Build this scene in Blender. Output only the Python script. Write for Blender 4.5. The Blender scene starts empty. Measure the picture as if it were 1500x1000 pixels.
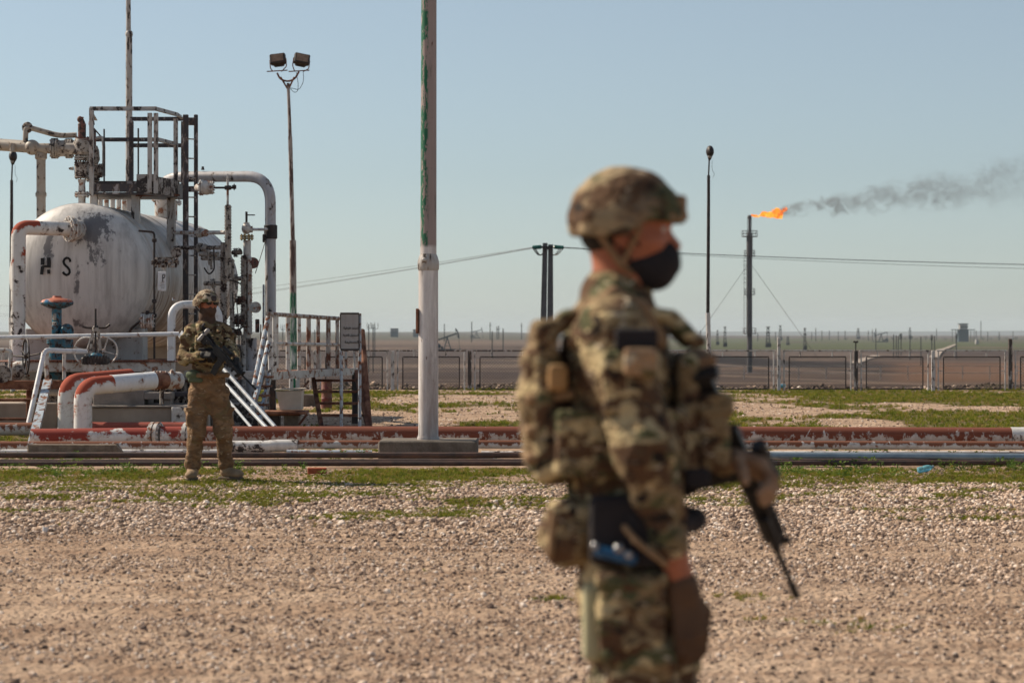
import bpy, math, random
import numpy as np
from mathutils import Vector, Matrix, Quaternion
R = math.radians
PI = math.pi
rnd = random.Random(7)
S = bpy.context.scene
C = S.collection
# ---------------------------------------------------------------- camera
F = 3542.0          # focal length in pixels of the 1500 px wide photograph (85 mm)
CH = 1.41           # camera height
cam = bpy.data.cameras.new('camera')
cam.lens = 85.0; cam.sensor_width = 36.0
cam.shift_y = -13.0/1500.0
cam.clip_start = 0.1; cam.clip_end = 20000
cam.dof.use_dof = True; cam.dof.focus_distance = 30.0; cam.dof.aperture_fstop = 4.0
camo_ = bpy.data.objects.new('camera', cam); C.objects.link(camo_)
camo_.location = (0, 0, CH); camo_.rotation_euler = (R(90), 0, 0)
S.camera = camo_
# ---------------------------------------------------------------- light
SUN_DIR = Vector((-0.91, 0.41, 0.0)).normalized()
SUN_EL = R(40)
w = bpy.data.worlds.new('World'); S.world = w; w.use_nodes = True
nt = w.node_tree; nt.nodes.clear()
wo = nt.nodes.new('ShaderNodeOutputWorld'); bg = nt.nodes.new('ShaderNodeBackground')
sky = nt.nodes.new('ShaderNodeTexSky'); sky.sky_type = 'NISHITA'; sky.sun_disc = False
sky.sun_elevation = SUN_EL; sky.sun_rotation = math.atan2(SUN_DIR.x, SUN_DIR.y)
sky.air_density = 1.0; sky.dust_density = 0.3; sky.ozone_density = 2.5
hsv = nt.nodes.new('ShaderNodeHueSaturation'); hsv.inputs['Saturation'].default_value = 0.54
tn = nt.nodes.new('ShaderNodeMix'); tn.data_type = 'RGBA'; tn.blend_type = 'MULTIPLY'; tn.inputs[0].default_value = 1.0; tn.inputs[7].default_value = (0.91, 1.0, 1.05, 1)
nt.links.new(sky.outputs[0], hsv.inputs['Color']); nt.links.new(hsv.outputs[0], tn.inputs[6]); nt.links.new(tn.outputs[2], bg.inputs[0])
nt.links.new(bg.outputs[0], wo.inputs[0]); bg.inputs[1].default_value = 0.068
sl = bpy.data.lights.new('sun', 'SUN'); sl.energy = 5.0; sl.angle = R(0.5); sl.color = (1.0, 0.86, 0.68)
so = bpy.data.objects.new('sun', sl); C.objects.link(so)
sd = Vector((SUN_DIR.x*math.cos(SUN_EL), SUN_DIR.y*math.cos(SUN_EL), math.sin(SUN_EL)))
so.rotation_euler = sd.to_track_quat('Z', 'Y').to_euler(); so.location = (-20, 20, 40)
vs = S.view_settings; S.display_settings.display_device = 'sRGB'
vs.view_transform = 'Standard'; vs.look = 'None'; vs.exposure = 0.42; vs.gamma = 1.0; vs.use_curve_mapping = False
S.cycles.volume_step_rate = 1.0; S.cycles.volume_max_steps = 256
S.cycles.max_bounces = 6; S.cycles.volume_bounces = 0; S.cycles.transparent_max_bounces = 16

def P(px, py, Y): return Vector(((px-750)*Y/F, Y, CH-(py-487)*Y/F))
def X_(px, Y): return (px-750)*Y/F
def Z_(py, Y): return CH-(py-487)*Y/F

# ---------------------------------------------------------------- objects
def tag(o, label=None, cat=None, group=None, kind=None):
    if label: o['label'] = label
    if cat: o['category'] = cat
    if group: o['group'] = group
    if kind: o['kind'] = kind
    return o
def thing(name, label, cat, loc=(0,0,0), group=None):
    o = bpy.data.objects.new(name, None); C.objects.link(o)
    o.location = loc; o.empty_display_size = 0.2
    bpy_locs[o.name] = Vector(loc)
    return tag(o, label, cat, group)
bpy_locs = {}
def wloc(o):
    v = Vector((0,0,0))
    while o is not None:
        v += Vector(o.location); o = o.parent
    return v
def link(name, me, parent=None, label=None, cat=None, group=None, kind=None, origin=None):
    """me has world-space vertices; they are moved to be relative to the parent (or to origin)."""
    o = bpy.data.objects.new(name, me); C.objects.link(o)
    if parent is not None:
        off = wloc(parent); me.transform(Matrix.Translation(-off)); o.parent = parent
    elif origin is not None:
        me.transform(Matrix.Translation(-Vector(origin))); o.location = origin
    return tag(o, label, cat, group, kind)
def copy_tree(o, parent=None):
    c = o.copy(); C.objects.link(c); c.parent = parent
    for ch in list(o.children): copy_tree(ch, c)
    return c

class MB:
    def __init__(s): s.v = []; s.f = []; s.mi = []; s.cur = 0
    def add(s, vs, fs):
        n = len(s.v); s.v.extend([tuple(q) for q in vs]); s.f.extend([tuple(i+n for i in f) for f in fs]); s.mi.extend([s.cur]*len(fs)); return s
    def mat(s, i): s.cur = i; return s
    def box(s, c, d, M=None):
        c = Vector(c); hx, hy, hz = d[0]/2, d[1]/2, d[2]/2
        vs = [Vector((x, y, z)) for x in (-hx, hx) for y in (-hy, hy) for z in (-hz, hz)]
        if M is not None: vs = [M @ q for q in vs]
        vs = [q+c for q in vs]
        return s.add(vs, [(0,1,3,2),(4,6,7,5),(0,4,5,1),(2,3,7,6),(0,2,6,4),(1,5,7,3)])
    def bbox(s, x0, x1, y0, y1, z0, z1):
        return s.box(((x0+x1)/2, (y0+y1)/2, (z0+z1)/2), (abs(x1-x0), abs(y1-y0), abs(z1-z0)))
    def bevbox(s, c, d, b=0.01, M=None):
        c = Vector(c); hx, hy, hz = d[0]/2, d[1]/2, d[2]/2
        vs = []; idx = {}
        for ix, x in enumerate((-1, 1)):
            for iy, y in enumerate((-1, 1)):
                for iz, z in enumerate((-1, 1)):
                    for a in range(3):
                        q = [x*(hx-b), y*(hy-b), z*(hz-b)]
                        q[a] = (x*hx, y*hy, z*hz)[a]
                        idx[(ix, iy, iz, a)] = len(vs); vs.append(Vector(q))
        fs = []
        for a in range(3):
            o1, o2 = (a+1) % 3, (a+2) % 3
            for sd_ in (0, 1):
                q = []
                for (u, v) in ((0,0),(1,0),(1,1),(0,1)):
                    k = [0,0,0]; k[a] = sd_; k[o1] = u; k[o2] = v
                    q.append(idx[(k[0],k[1],k[2],a)])
                fs.append(q if sd_ else q[::-1])
            for u in (0, 1):
                for v in (0, 1):   # edge along axis a
                    k0 = [0,0,0]; k1 = [0,0,0]; k1[a] = 1
                    k0[o1] = k1[o1] = u; k0[o2] = k1[o2] = v
                    q = [idx[(*k0, o1)], idx[(*k1, o1)], idx[(*k1, o2)], idx[(*k0, o2)]]
                    fs.append(q if (u == v) else q[::-1])
        for x in (0, 1):
            for y in (0, 1):
                for z in (0, 1):
                    q = [idx[(x,y,z,0)], idx[(x,y,z,1)], idx[(x,y,z,2)]]
                    fs.append(q if (x+y+z) % 2 else q[::-1])
        if M is not None: vs = [M @ q for q in vs]
        return s.add([q+c for q in vs], fs)
    @staticmethod
    def frame(d, up=None):
        d = Vector(d).normalized(); up = Vector(up) if up is not None else Vector((0,0,1))
        if abs(d.dot(up)) > 0.99: up = Vector((1,0,0)) if abs(d.x) < 0.9 else Vector((0,1,0))
        a = up.cross(d).normalized(); b = d.cross(a).normalized()
        return a, b, d
    def bar(s, p0, p1, w, h, up=None):
        p0 = Vector(p0); p1 = Vector(p1); a, b, d = s.frame(p1-p0, up)
        M = Matrix((a, b, d)).transposed()
        return s.box((p0+p1)/2, (w, h, (p1-p0).length), M)
    def angle(s, p0, p1, w, t, up=None):      # L section
        p0 = Vector(p0); p1 = Vector(p1); a, b, d = s.frame(p1-p0, up)
        M = Matrix((a, b, d)).transposed(); L = (p1-p0).length
        s.box((p0+p1)/2+b*0, (w, t, L), M); s.box((p0+p1)/2+a*(w/2-t/2)+b*(w/2+t/2), (t, w, L), M); return s
    def cyl(s, p0, p1, r0, r1=None, n=12, cap=True):
        r1 = r0 if r1 is None else r1
        p0 = Vector(p0); p1 = Vector(p1); a, b, d = s.frame(p1-p0)
        vs = []
        for p, r in ((p0, r0), (p1, r1)):
            for i in range(n):
                t = 2*PI*i/n; vs.append(p+(a*math.cos(t)+b*math.sin(t))*r)
        fs = [(i, (i+1) % n, n+(i+1) % n, n+i) for i in range(n)]
        if cap: fs += [tuple(range(n))[::-1], tuple(range(n, 2*n))]
        return s.add(vs, fs)
    def lathe(s, prof, p0, axis=(0,0,1), n=16, cap=True):
        p0 = Vector(p0); a, b, d = s.frame(axis); vs = []; fs = []
        for r, t in prof:
            for i in range(n):
                q = 2*PI*i/n; vs.append(p0+d*t+(a*math.cos(q)+b*math.sin(q))*max(r, 1e-4))
        m = len(prof)
        for j in range(m-1):
            for i in range(n):
                fs.append((j*n+i, j*n+(i+1) % n, (j+1)*n+(i+1) % n, (j+1)*n+i))
        if cap: fs += [tuple(range(n))[::-1], tuple(range((m-1)*n, m*n))]
        return s.add(vs, fs)
    def sweep(s, pts, r, n=10, cap=True, rr=None):
        pts = [Vector(p) for p in pts]; m = len(pts)
        rr = rr or [r]*m; vs = []; fs = []
        d0 = (pts[1]-pts[0]).normalized(); a, b, _ = s.frame(d0)
        for i, p in enumerate(pts):
            d = (pts[min(i+1, m-1)]-pts[max(i-1, 0)]).normalized()
            a = (a-d*a.dot(d)).normalized(); b = d.cross(a)
            for k in range(n):
                t = 2*PI*k/n; vs.append(p+(a*math.cos(t)+b*math.sin(t))*rr[i])
        for j in range(m-1):
            for i in range(n):
                fs.append((j*n+i, j*n+(i+1) % n, (j+1)*n+(i+1) % n, (j+1)*n+i))
        if cap: fs += [tuple(range(n))[::-1], tuple(range((m-1)*n, m*n))]
        return s.add(vs, fs)
    def pipe(s, pts, r, bend=0.2, n=14, k=7, cap=True):
        return s.sweep(round_path(pts, bend, k), r, n, cap)
    def ell(s, c, r, M=None, nu=16, nv=10):
        c = Vector(c); vs = []; fs = []
        for j in range(1, nv):
            t = PI*j/nv
            for i in range(nu):
                q = 2*PI*i/nu; vs.append(Vector((r[0]*math.sin(t)*math.cos(q), r[1]*math.sin(t)*math.sin(q), r[2]*math.cos(t))))
        vs.append(Vector((0,0,r[2]))); vs.append(Vector((0,0,-r[2])))
        if M is not None: vs = [M @ q for q in vs]
        for j in range(nv-2):
            for i in range(nu):
                fs.append((j*nu+i, (j+1)*nu+i, (j+1)*nu+(i+1) % nu, j*nu+(i+1) % nu))
        t, bt = (nv-1)*nu, (nv-1)*nu+1
        for i in range(nu):
            fs.append((t, i, (i+1) % nu)); fs.append((bt, (nv-2)*nu+(i+1) % nu, (nv-2)*nu+i))
        return s.add([q+c for q in vs], fs)
    def torus(s, c, axis, RR, r, n=24, m=6):
        c = Vector(c); a, b, d = s.frame(axis); vs = []; fs = []
        for i in range(n):
            t = 2*PI*i/n; e = a*math.cos(t)+b*math.sin(t)
            for k in range(m):
                q = 2*PI*k/m; vs.append(c+e*(RR+r*math.cos(q))+d*r*math.sin(q))
        for i in range(n):
            for k in range(m):
                fs.append((i*m+k, ((i+1) % n)*m+k, ((i+1) % n)*m+(k+1) % m, i*m+(k+1) % m))
        return s.add(vs, fs)
    def wheel(s, c, axis, RR, r=0.012, spokes=4, hub=0.03):
        s.torus(c, axis, RR, r, 24, 6); a, b, d = s.frame(axis); c = Vector(c)
        for i in range(spokes):
            t = 2*PI*i/spokes+0.3; s.cyl(c, c+(a*math.cos(t)+b*math.sin(t))*RR, r*0.8, n=6)
        s.cyl(c-d*hub, c+d*hub, hub, n=8); return s
    def flange(s, c, axis, r, t=0.035, n=16, bolts=8, gap=0.012):
        c = Vector(c); a, b, d = s.frame(axis)
        s.cyl(c-d*(gap/2+t), c-d*gap/2, r, n=n); s.cyl(c+d*gap/2, c+d*(gap/2+t), r, n=n)
        for i in range(bolts):
            q = 2*PI*(i+.5)/bolts; e = c+(a*math.cos(q)+b*math.sin(q))*r*0.8
            s.cyl(e-d*(t+gap/2+0.02), e+d*(t+gap/2+0.02), r*0.11, n=6)
        return s
    def build(s, name, m, parent=None, smooth=35, **kw):
        me = bpy.data.meshes.new(name); me.from_pydata(s.v, [], s.f)
        ms = m if isinstance(m, (list, tuple)) else [m]
        for q in ms: me.materials.append(q)
        if len(ms) > 1: me.polygons.foreach_set('material_index', s.mi)
        if smooth:
            me.polygons.foreach_set('use_smooth', [True]*len(me.polygons))
            try: me.set_sharp_from_angle(angle=R(smooth))
            except Exception: pass
        me.update(); return link(name, me, parent, **kw)

def round_path(pts, bend, k=7):
    pts = [Vector(p) for p in pts]; out = [pts[0]]
    for i in range(1, len(pts)-1):
        p, a, b = pts[i], pts[i-1], pts[i+1]
        la = (a-p).length; lb = (b-p).length; q = min(bend, la*0.49, lb*0.49)
        A = p+(a-p).normalized()*q; B = p+(b-p).normalized()*q
        for j in range(k+1):
            t = j/k; out.append(A*(1-t)**2+p*2*t*(1-t)+B*t*t)
    out.append(pts[-1]); return out

# ---------------------------------------------------------------- materials
class NT:
    def __init__(s, name, disp=None):
        s.m = bpy.data.materials.new(name); s.m.use_nodes = True; s.t = s.m.node_tree; s.t.nodes.clear()
        s.out = s.n('ShaderNodeOutputMaterial'); s.b = s.n('ShaderNodeBsdfPrincipled'); s.l(s.b.outputs[0], s.out.inputs[0])
        s.tc = s.n('ShaderNodeTexCoord').outputs['Object']
        try: s.b.inputs['Specular IOR Level'].default_value = 0.35
        except Exception: pass
    def n(s, t): return s.t.nodes.new(t)
    def l(s, a, b): s.t.links.new(a, b)
    def set(s, sock, v):
        if hasattr(v, 'is_linked') or hasattr(v, 'links'): s.l(v, sock)
        else:
            if isinstance(v, tuple) and len(v) == 3 and sock.type == 'RGBA': v = (*v, 1)
            sock.default_value = v
    def map(s, scale=(1,1,1), loc=(0,0,0), src=None):
        q = s.n('ShaderNodeMapping'); s.l(src or s.tc, q.inputs[0]); q.inputs['Scale'].default_value = scale; q.inputs['Location'].default_value = loc; return q.outputs[0]
    def noise(s, scale, vec=None, detail=4, rough=0.6, dist=0.0):
        q = s.n('ShaderNodeTexNoise'); s.l(vec or s.tc, q.inputs['Vector']); q.inputs['Scale'].default_value = scale
        q.inputs['Detail'].default_value = detail; q.inputs['Roughness'].default_value = rough; q.inputs['Distortion'].default_value = dist; return q.outputs['Fac']
    def vor(s, scale, vec=None, feat='F1', out='Distance', rand=1.0):
        q = s.n('ShaderNodeTexVoronoi'); s.l(vec or s.tc, q.inputs['Vector']); q.inputs['Scale'].default_value = scale; q.feature = feat
        q.inputs['Randomness'].default_value = rand; return q.outputs[out]
    def ramp(s, fac, stops, interp='LINEAR'):
        q = s.n('ShaderNodeValToRGB'); s.l(fac, q.inputs[0]); cr = q.color_ramp; cr.interpolation = interp
        while len(cr.elements) < len(stops): cr.elements.new(0.5)
        for e, (p, c) in zip(cr.elements, stops):
            e.position = p; e.color = (*c, 1) if isinstance(c, tuple) else (c, c, c, 1)
        return q.outputs[0]
    def step(s, fac, a, b):
        q = s.n('ShaderNodeMapRange'); s.set(q.inputs[0], fac); q.inputs[1].default_value = a; q.inputs[2].default_value = b; return q.outputs[0]
    def mix(s, f, a, b):
        q = s.n('ShaderNodeMix'); q.data_type = 'RGBA'; s.set(q.inputs[0], f); s.set(q.inputs[6], a); s.set(q.inputs[7], b); return q.outputs[2]
    def math(s, op, a, b=0.0):
        q = s.n('ShaderNodeMath'); q.operation = op; s.set(q.inputs[0], a); s.set(q.inputs[1], b); return q.outputs[0]
    def xyz(s, vec=None):
        q = s.n('ShaderNodeSeparateXYZ'); s.l(vec or s.tc, q.inputs[0]); return q.outputs
    def normal(s):
        return s.n('ShaderNodeNewGeometry').outputs['Normal']
    def bump(s, h, strength=0.3, dist=0.01):
        q = s.n('ShaderNodeBump'); s.l(h, q.inputs['Height']); q.inputs['Strength'].default_value = strength; q.inputs['Distance'].default_value = dist
        s.l(q.outputs[0], s.b.inputs['Normal'])
    def col(s, c): s.set(s.b.inputs['Base Color'], c)
    def rough(s, v): s.set(s.b.inputs['Roughness'], v)
    def metal(s, v): s.set(s.b.inputs['Metallic'], v)

RUST1, RUST2, DARK = (0.13, 0.048, 0.028), (0.27, 0.13, 0.08), (0.028, 0.019, 0.017)
def rust_col(t, sc=9):
    a = t.noise(sc, detail=6, rough=0.65)
    return t.ramp(a, [(0.28, DARK), (0.45, RUST1), (0.62, RUST2), (0.8, (0.12, 0.05, 0.035))])
def paint(name, col, amt=0.35, under='rust', sc=7.0, stretch=1.0, top=0.0, rough=0.5, grime=0.35, alt=None, altamt=0.5, specks=0.0):
    """weathered paint: patches where the paint is gone, streaks of grime running down"""
    t = NT(name)
    v = t.map((1, 1, stretch))
    n1 = t.noise(sc, v, 9, 0.68, 0.3)
    m = n1
    if top:
        z = t.xyz(t.normal())[2]; m = t.math('ADD', m, t.math('MULTIPLY', z, top))
    th = 0.72-amt*0.5
    mask = t.step(m, th, th+0.03)
    if specks:
        sp = t.step(t.noise(sc*6, v, 3, 0.6), 0.74-specks, 0.76-specks); mask = t.math('MAXIMUM', mask, sp)
    st = t.noise(14, t.map((1, 1, 0.05)), 4, 0.6)
    bl = t.noise(2.2, None, 5, 0.6)
    dirt = t.step(t.math('ADD', t.math('MULTIPLY', st, 0.6), t.math('MULTIPLY', bl, 0.5)), 0.45, 0.8)
    base = t.mix(t.noise(3.0, None, 3), col, tuple(c*0.82 for c in col))
    if alt: base = t.mix(t.step(t.noise(4.3, t.map((1, 1, 0.4), (3, 1, 7)), 6, 0.65), altamt, altamt+0.05), base, alt)
    base = t.mix(t.math('MULTIPLY', dirt, grime), base, (0.13, 0.10, 0.08))
    # yellowed halo round each patch
    halo = t.step(m, th-0.07, th+0.01)
    base = t.mix(t.math('MULTIPLY', halo, 0.45), base, (0.24, 0.15, 0.09))
    if under == 'rust': uc = rust_col(t)
    elif under == 'dark': uc = t.mix(t.noise(20, None, 3), (0.02, 0.02, 0.024), (0.07, 0.055, 0.05))
    else: uc = under
    t.col(t.mix(mask, base, uc)); t.rough(t.math('ADD', t.math('MULTIPLY', mask, 0.4), rough))
    t.bump(t.math('ADD', t.math('MULTIPLY', mask, -0.6), t.math('MULTIPLY', t.noise(40, None, 4), 0.35)), 0.45, 0.004)
    return t.m
def plain(name, a, b=None, sc=8, rough=0.8, metal=0.0, bump=0.3, bd=0.004):
    t = NT(name); n = t.noise(sc, None, 6, 0.6); b = b or tuple(c*0.6 for c in a)
    t.col(t.mix(t.step(n, 0.35, 0.65), a, b)); t.rough(rough); t.metal(metal)
    if bump: t.bump(t.noise(sc*6, None, 4), bump, bd)
    return t.m
W_ = (0.74, 0.73, 0.71)
M = {}
M['white'] = paint('white_paint_worn', W_, 0.33, 'dark', 8)
M['white_clean'] = paint('white_paint', (0.72, 0.74, 0.77), 0.22, 'rust', 6, grime=0.2)
M['white_rust'] = paint('white_paint_rusty', (0.60, 0.585, 0.56), 0.35, 'rust', 9)
M['post_paint'] = paint('post_paint', (0.50, 0.485, 0.47), 0.36, 'dark', 11, 0.3)
M['deck_paint'] = paint('deck_paint', (0.36, 0.36, 0.36), 0.50, 'dark', 9)
M['arch'] = paint('arch_pipe_paint', (0.50, 0.50, 0.53), 0.30, 'dark', 6, 0.6)
M['bluewhite'] = paint('stair_paint', (0.46, 0.54, 0.62), 0.36, 'rust', 13)
M['rust'] = None
t = NT('rust_steel'); t.col(rust_col(t, 6)); t.rough(0.85); t.bump(t.noise(30, None, 6), 0.5, 0.004); M['rust'] = t.m
M['line_big'] = paint('line_rust_over_white', (0.60, 0.56, 0.54), 0.50, (0.17, 0.052, 0.03), 10, 0.7, top=0.17, grime=0.5)
M['line_mid'] = paint('line_rust_over_white_b', (0.62, 0.61, 0.60), 0.42, (0.18, 0.07, 0.04), 12, 0.7, top=0.18, grime=0.4)
M['red'] = paint('red_oxide_over_white', (0.74, 0.74, 0.74), 0.44, (0.25, 0.042, 0.03), 5, 1.0, top=0.15, grime=0.2)
M['elbow_red'] = paint('elbow_red_top', (0.74, 0.73, 0.71), 0.30, (0.32, 0.065, 0.035), 5, 1.0, top=0.36, grime=0.2)
M['redpipe'] = plain('red_oxide_pipe', (0.33, 0.07, 0.042), (0.22, 0.045, 0.03), 3, 0.6)
M['galv'] = plain('galvanised', (0.30, 0.37, 0.42), (0.20, 0.25, 0.29), 5, 0.4, 0.5)
M['darkpipe'] = plain('dark_steel_pipe', (0.045, 0.032, 0.028), (0.10, 0.055, 0.04), 7, 0.6)
M['black'] = plain('black_steel', (0.018, 0.016, 0.018), (0.05, 0.035, 0.03), 9, 0.55)
M['ladder'] = paint('ladder_paint', (0.055, 0.048, 0.055), 0.30, (0.33, 0.30, 0.30), 14, 0.4, grime=0.1)
M['beige'] = plain('beige_concrete_paint', (0.40, 0.34, 0.29), (0.30, 0.25, 0.21), 3, 0.85)
M['rusty_paint'] = paint('rusty_rail_paint', (0.46, 0.42, 0.39), 0.42, 'rust', 11, 0.5)
M['trough'] = plain('trough_paint', (0.55, 0.49, 0.42), (0.42, 0.36, 0.30), 4, 0.7)
M['concrete'] = plain('concrete', (0.17, 0.145, 0.12), (0.09, 0.075, 0.062), 7, 0.95, bump=0.8, bd=0.01)
M['concrete_pale'] = plain('concrete_pale', (0.26, 0.23, 0.21), (0.18, 0.16, 0.145), 5, 0.95, bump=0.6, bd=0.01)
M['pole_concrete'] = plain('pole_concrete', (0.15, 0.13, 0.125), (0.11, 0.10, 0.095), 3, 0.9)
M['timber'] = plain('weathered_sleeper', (0.24, 0.19, 0.145), (0.13, 0.10, 0.075), 10, 0.95, bump=0.8, bd=0.01)
M['teal'] = paint('teal_paint', (0.02, 0.17, 0.26), 0.38, 'dark', 16, grime=0.25)
M['orange'] = paint('red_oxide_disc', (0.50, 0.14, 0.08), 0.35, (0.03, 0.14, 0.28), 10)
M['gauge'] = paint('gauge_paint', (0.46, 0.43, 0.39), 0.36, 'dark', 16, grime=0.6)
M['valve'] = paint('valve_paint', (0.36, 0.335, 0.31), 0.42, (0.035, 0.022, 0.02), 14, grime=0.5)
M['valvered'] = paint('valve_red', (0.17, 0.05, 0.045), 0.45, 'dark', 15)
M['olive_pipe'] = paint('overhead_pipe_paint', (0.40, 0.36, 0.31), 0.27, 'dark', 9)
M['glass'] = plain('lamp_glass', (0.30, 0.21, 0.15), (0.20, 0.13, 0.09), 10, 0.15)
M['insul'] = plain('insulator_glass', (0.02, 0.16, 0.12), None, 8, 0.2)
M['brick'] = plain('brick_red', (0.42, 0.11, 0.05), None, 20, 0.9)
M['text'] = plain('black_lettering', (0.015, 0.015, 0.015), None, 8, 0.7, bump=0)
M['far'] = plain('far_steel', (0.05, 0.055, 0.06), None, 2, 0.8, bump=0)
M['fardark'] = plain('far_painted', (0.04, 0.07, 0.09), None, 2, 0.8, bump=0)
M['farpale'] = plain('far_pale', (0.35, 0.33, 0.32), None, 2, 0.8, bump=0)
M['stack'] = plain('stack_steel', (0.06, 0.055, 0.06), (0.10, 0.09, 0.09), 0.5, 0.7, bump=0)
M['fencewhite'] = paint('fence_white', (0.60, 0.58, 0.57), 0.3, 'dark', 12, 0.5)
M['fencedark'] = paint('fence_dark', (0.05, 0.042, 0.042), 0.33, (0.45, 0.43, 0.42), 9, 0.4)
M['mesh'] = plain('chain_link', (0.035, 0.03, 0.03), None, 8, 0.6, 0.4, bump=0)
M['leafgreen'] = plain('far_tree_leaf', (0.03, 0.05, 0.025), None, 2, 0.9, bump=0)
def pole_mat():
    t = NT('pole_white_green')
    n = t.noise(7, t.map((1, 1, 0.18)), 8, 0.7)
    x, y, z = t.xyz()
    # green paint left on the west face above the joint
    side = t.step(t.math('MULTIPLY', t.xyz(t.normal())[0], -1.0), -0.05, 0.15)
    hi = t.step(z, 2.16, 2.2)
    g = t.math('MULTIPLY', t.math('MULTIPLY', side, hi), t.step(t.noise(15, t.map((1, 1, 0.3), (2, 2, 2)), 9, 0.75), 0.485, 0.50))
    base = t.mix(t.step(t.noise(4, t.map((1, 1, .12)), 7, .7), .35, .62), (0.74, 0.72, 0.71), (0.34, 0.29, 0.275))
    upper = t.mix(t.noise(9, t.map((1, 1, .2)), 4), (0.36, 0.29, 0.275), (0.25, 0.20, 0.19))
    base = t.mix(hi, base, upper)
    st = t.step(t.noise(9, t.map((1, 1, 0.15), (5, 5, 5)), 7, 0.7), 0.56, 0.66)
    base = t.mix(t.math('MULTIPLY', st, 0.65), base, (0.12, 0.105, 0.10))
    ch = t.step(t.noise(16, t.map((1, 1, 0.3), (1, 2, 3)), 6, 0.7), 0.66, 0.68)
    base = t.mix(g, base, (0.012, 0.12, 0.06)); base = t.mix(t.math('MULTIPLY', ch, 0.9), base, (0.10, 0.04, 0.025))
    t.col(base); t.rough(0.6); t.bump(n, 0.4, 0.004); return t.m
M['pole'] = pole_mat()
def farpole_mat():
    t = NT('floodlight_pole_paint'); z = t.xyz()[2]
    n = t.noise(8, t.map((1, 1, .2)), 7, .7)
    base = t.mix(t.step(n, .48, .54), (0.36, 0.31, 0.285), (0.10, 0.06, 0.052))
    low = t.mix(t.step(n, .38, .52), (0.62, 0.60, 0.58), (0.012, 0.12, 0.06))
    t.col(t.mix(t.step(z, 2.3, 2.35), low, base)); t.rough(.7); return t.m
M['farpole'] = farpole_mat()

def tank_mat(cx, cz, yf):
    """object coords are relative to the tank's base"""
    t = NT('tank_paint')
    x, y, z = t.xyz()
    base = t.mix(t.noise(1.6, None, 6), (0.64, 0.62, 0.60), (0.50, 0.485, 0.47))
    st = t.noise(9, t.map((1, 1, 0.06)), 6, 0.65)
    base = t.mix(t.math('MULTIPLY', t.step(st, 0.44, 0.66), 0.55), base, (0.24, 0.22, 0.21))
    # large bare patch on the upper right of the front head
    def blob(px, pz, rx, rz):
        a = t.math('POWER', t.math('DIVIDE', t.math('SUBTRACT', x, px), rx), 2.0); b = t.math('POWER', t.math('DIVIDE', t.math('SUBTRACT', z, pz), rz), 2.0)
        return t.step(t.math('SQRT', t.math('ADD', a, b)), 1.5, 0.0)
    front = t.step(y, 0.35, 0.1)
    nz = t.noise(9, t.map((1, 1, 0.6)), 9, 0.75)
    def patch(b, th): return t.math('MULTIPLY', t.step(t.math('ADD', t.math('MULTIPLY', b, 0.5), nz), th, th+0.06), front)
    p1 = patch(blob(cx+0.24, cz+0.70, 0.38, 0.42), 0.77)
    p1b = patch(blob(cx+0.30, cz+0.25, 0.32, 0.40), 0.88)
    p2 = patch(blob(cx-0.40, cz+0.42, 0.11, 0.45), 0.79)
    p3 = patch(blob(cx+0.03, cz-0.1, 0.12, 0.75), 0.93)
    p4 = patch(blob(cx+0.10, cz-0.72, 0.35, 0.2), 0.92)
    pm = t.math('MAXIMUM', t.math('MAXIMUM', t.math('MAXIMUM', p1, p1b), p2), t.math('MAXIMUM', p3, p4))
    base = t.mix(t.math('MULTIPLY', pm, 0.85), base, t.mix(t.noise(30, None, 3), (0.06, 0.06, 0.07), (0.13, 0.12, 0.125)))
    # tar and rust runs on the lower side of the shell
    lowm = t.step(z, cz+0.15, cz-0.7)
    back = t.step(y, -0.1, 0.05)
    run = t.step(t.math('ADD', t.noise(5, t.map((0.25, 2.2, 0.25)), 6, 0.65), t.math('MULTIPLY', lowm, 0.16)), 0.60, 0.66)
    base = t.mix(t.math('MULTIPLY', t.math('MULTIPLY', run, back), 0.85), base, t.mix(t.noise(12), (0.05, 0.035, 0.03), (0.22, 0.13, 0.09)))
    wash = t.step(t.noise(2.2, t.map((0.5, 1.6, 0.5)), 4), 0.45, 0.65)
    base = t.mix(t.math('MULTIPLY', t.math('MULTIPLY', wash, back), 0.5), base, (0.34, 0.25, 0.18))
    ch = t.step(t.noise(20, t.map((1, 1, .8), (4, 4, 4)), 6, 0.7), 0.67, 0.69)
    base = t.mix(ch, base, (0.05, 0.035, 0.03))
    t.col(base); t.rough(0.5); t.bump(t.math('ADD', t.noise(1.5, None, 2), t.math('MULTIPLY', nz, 0.1)), 0.35, 0.03); return t.m

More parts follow.
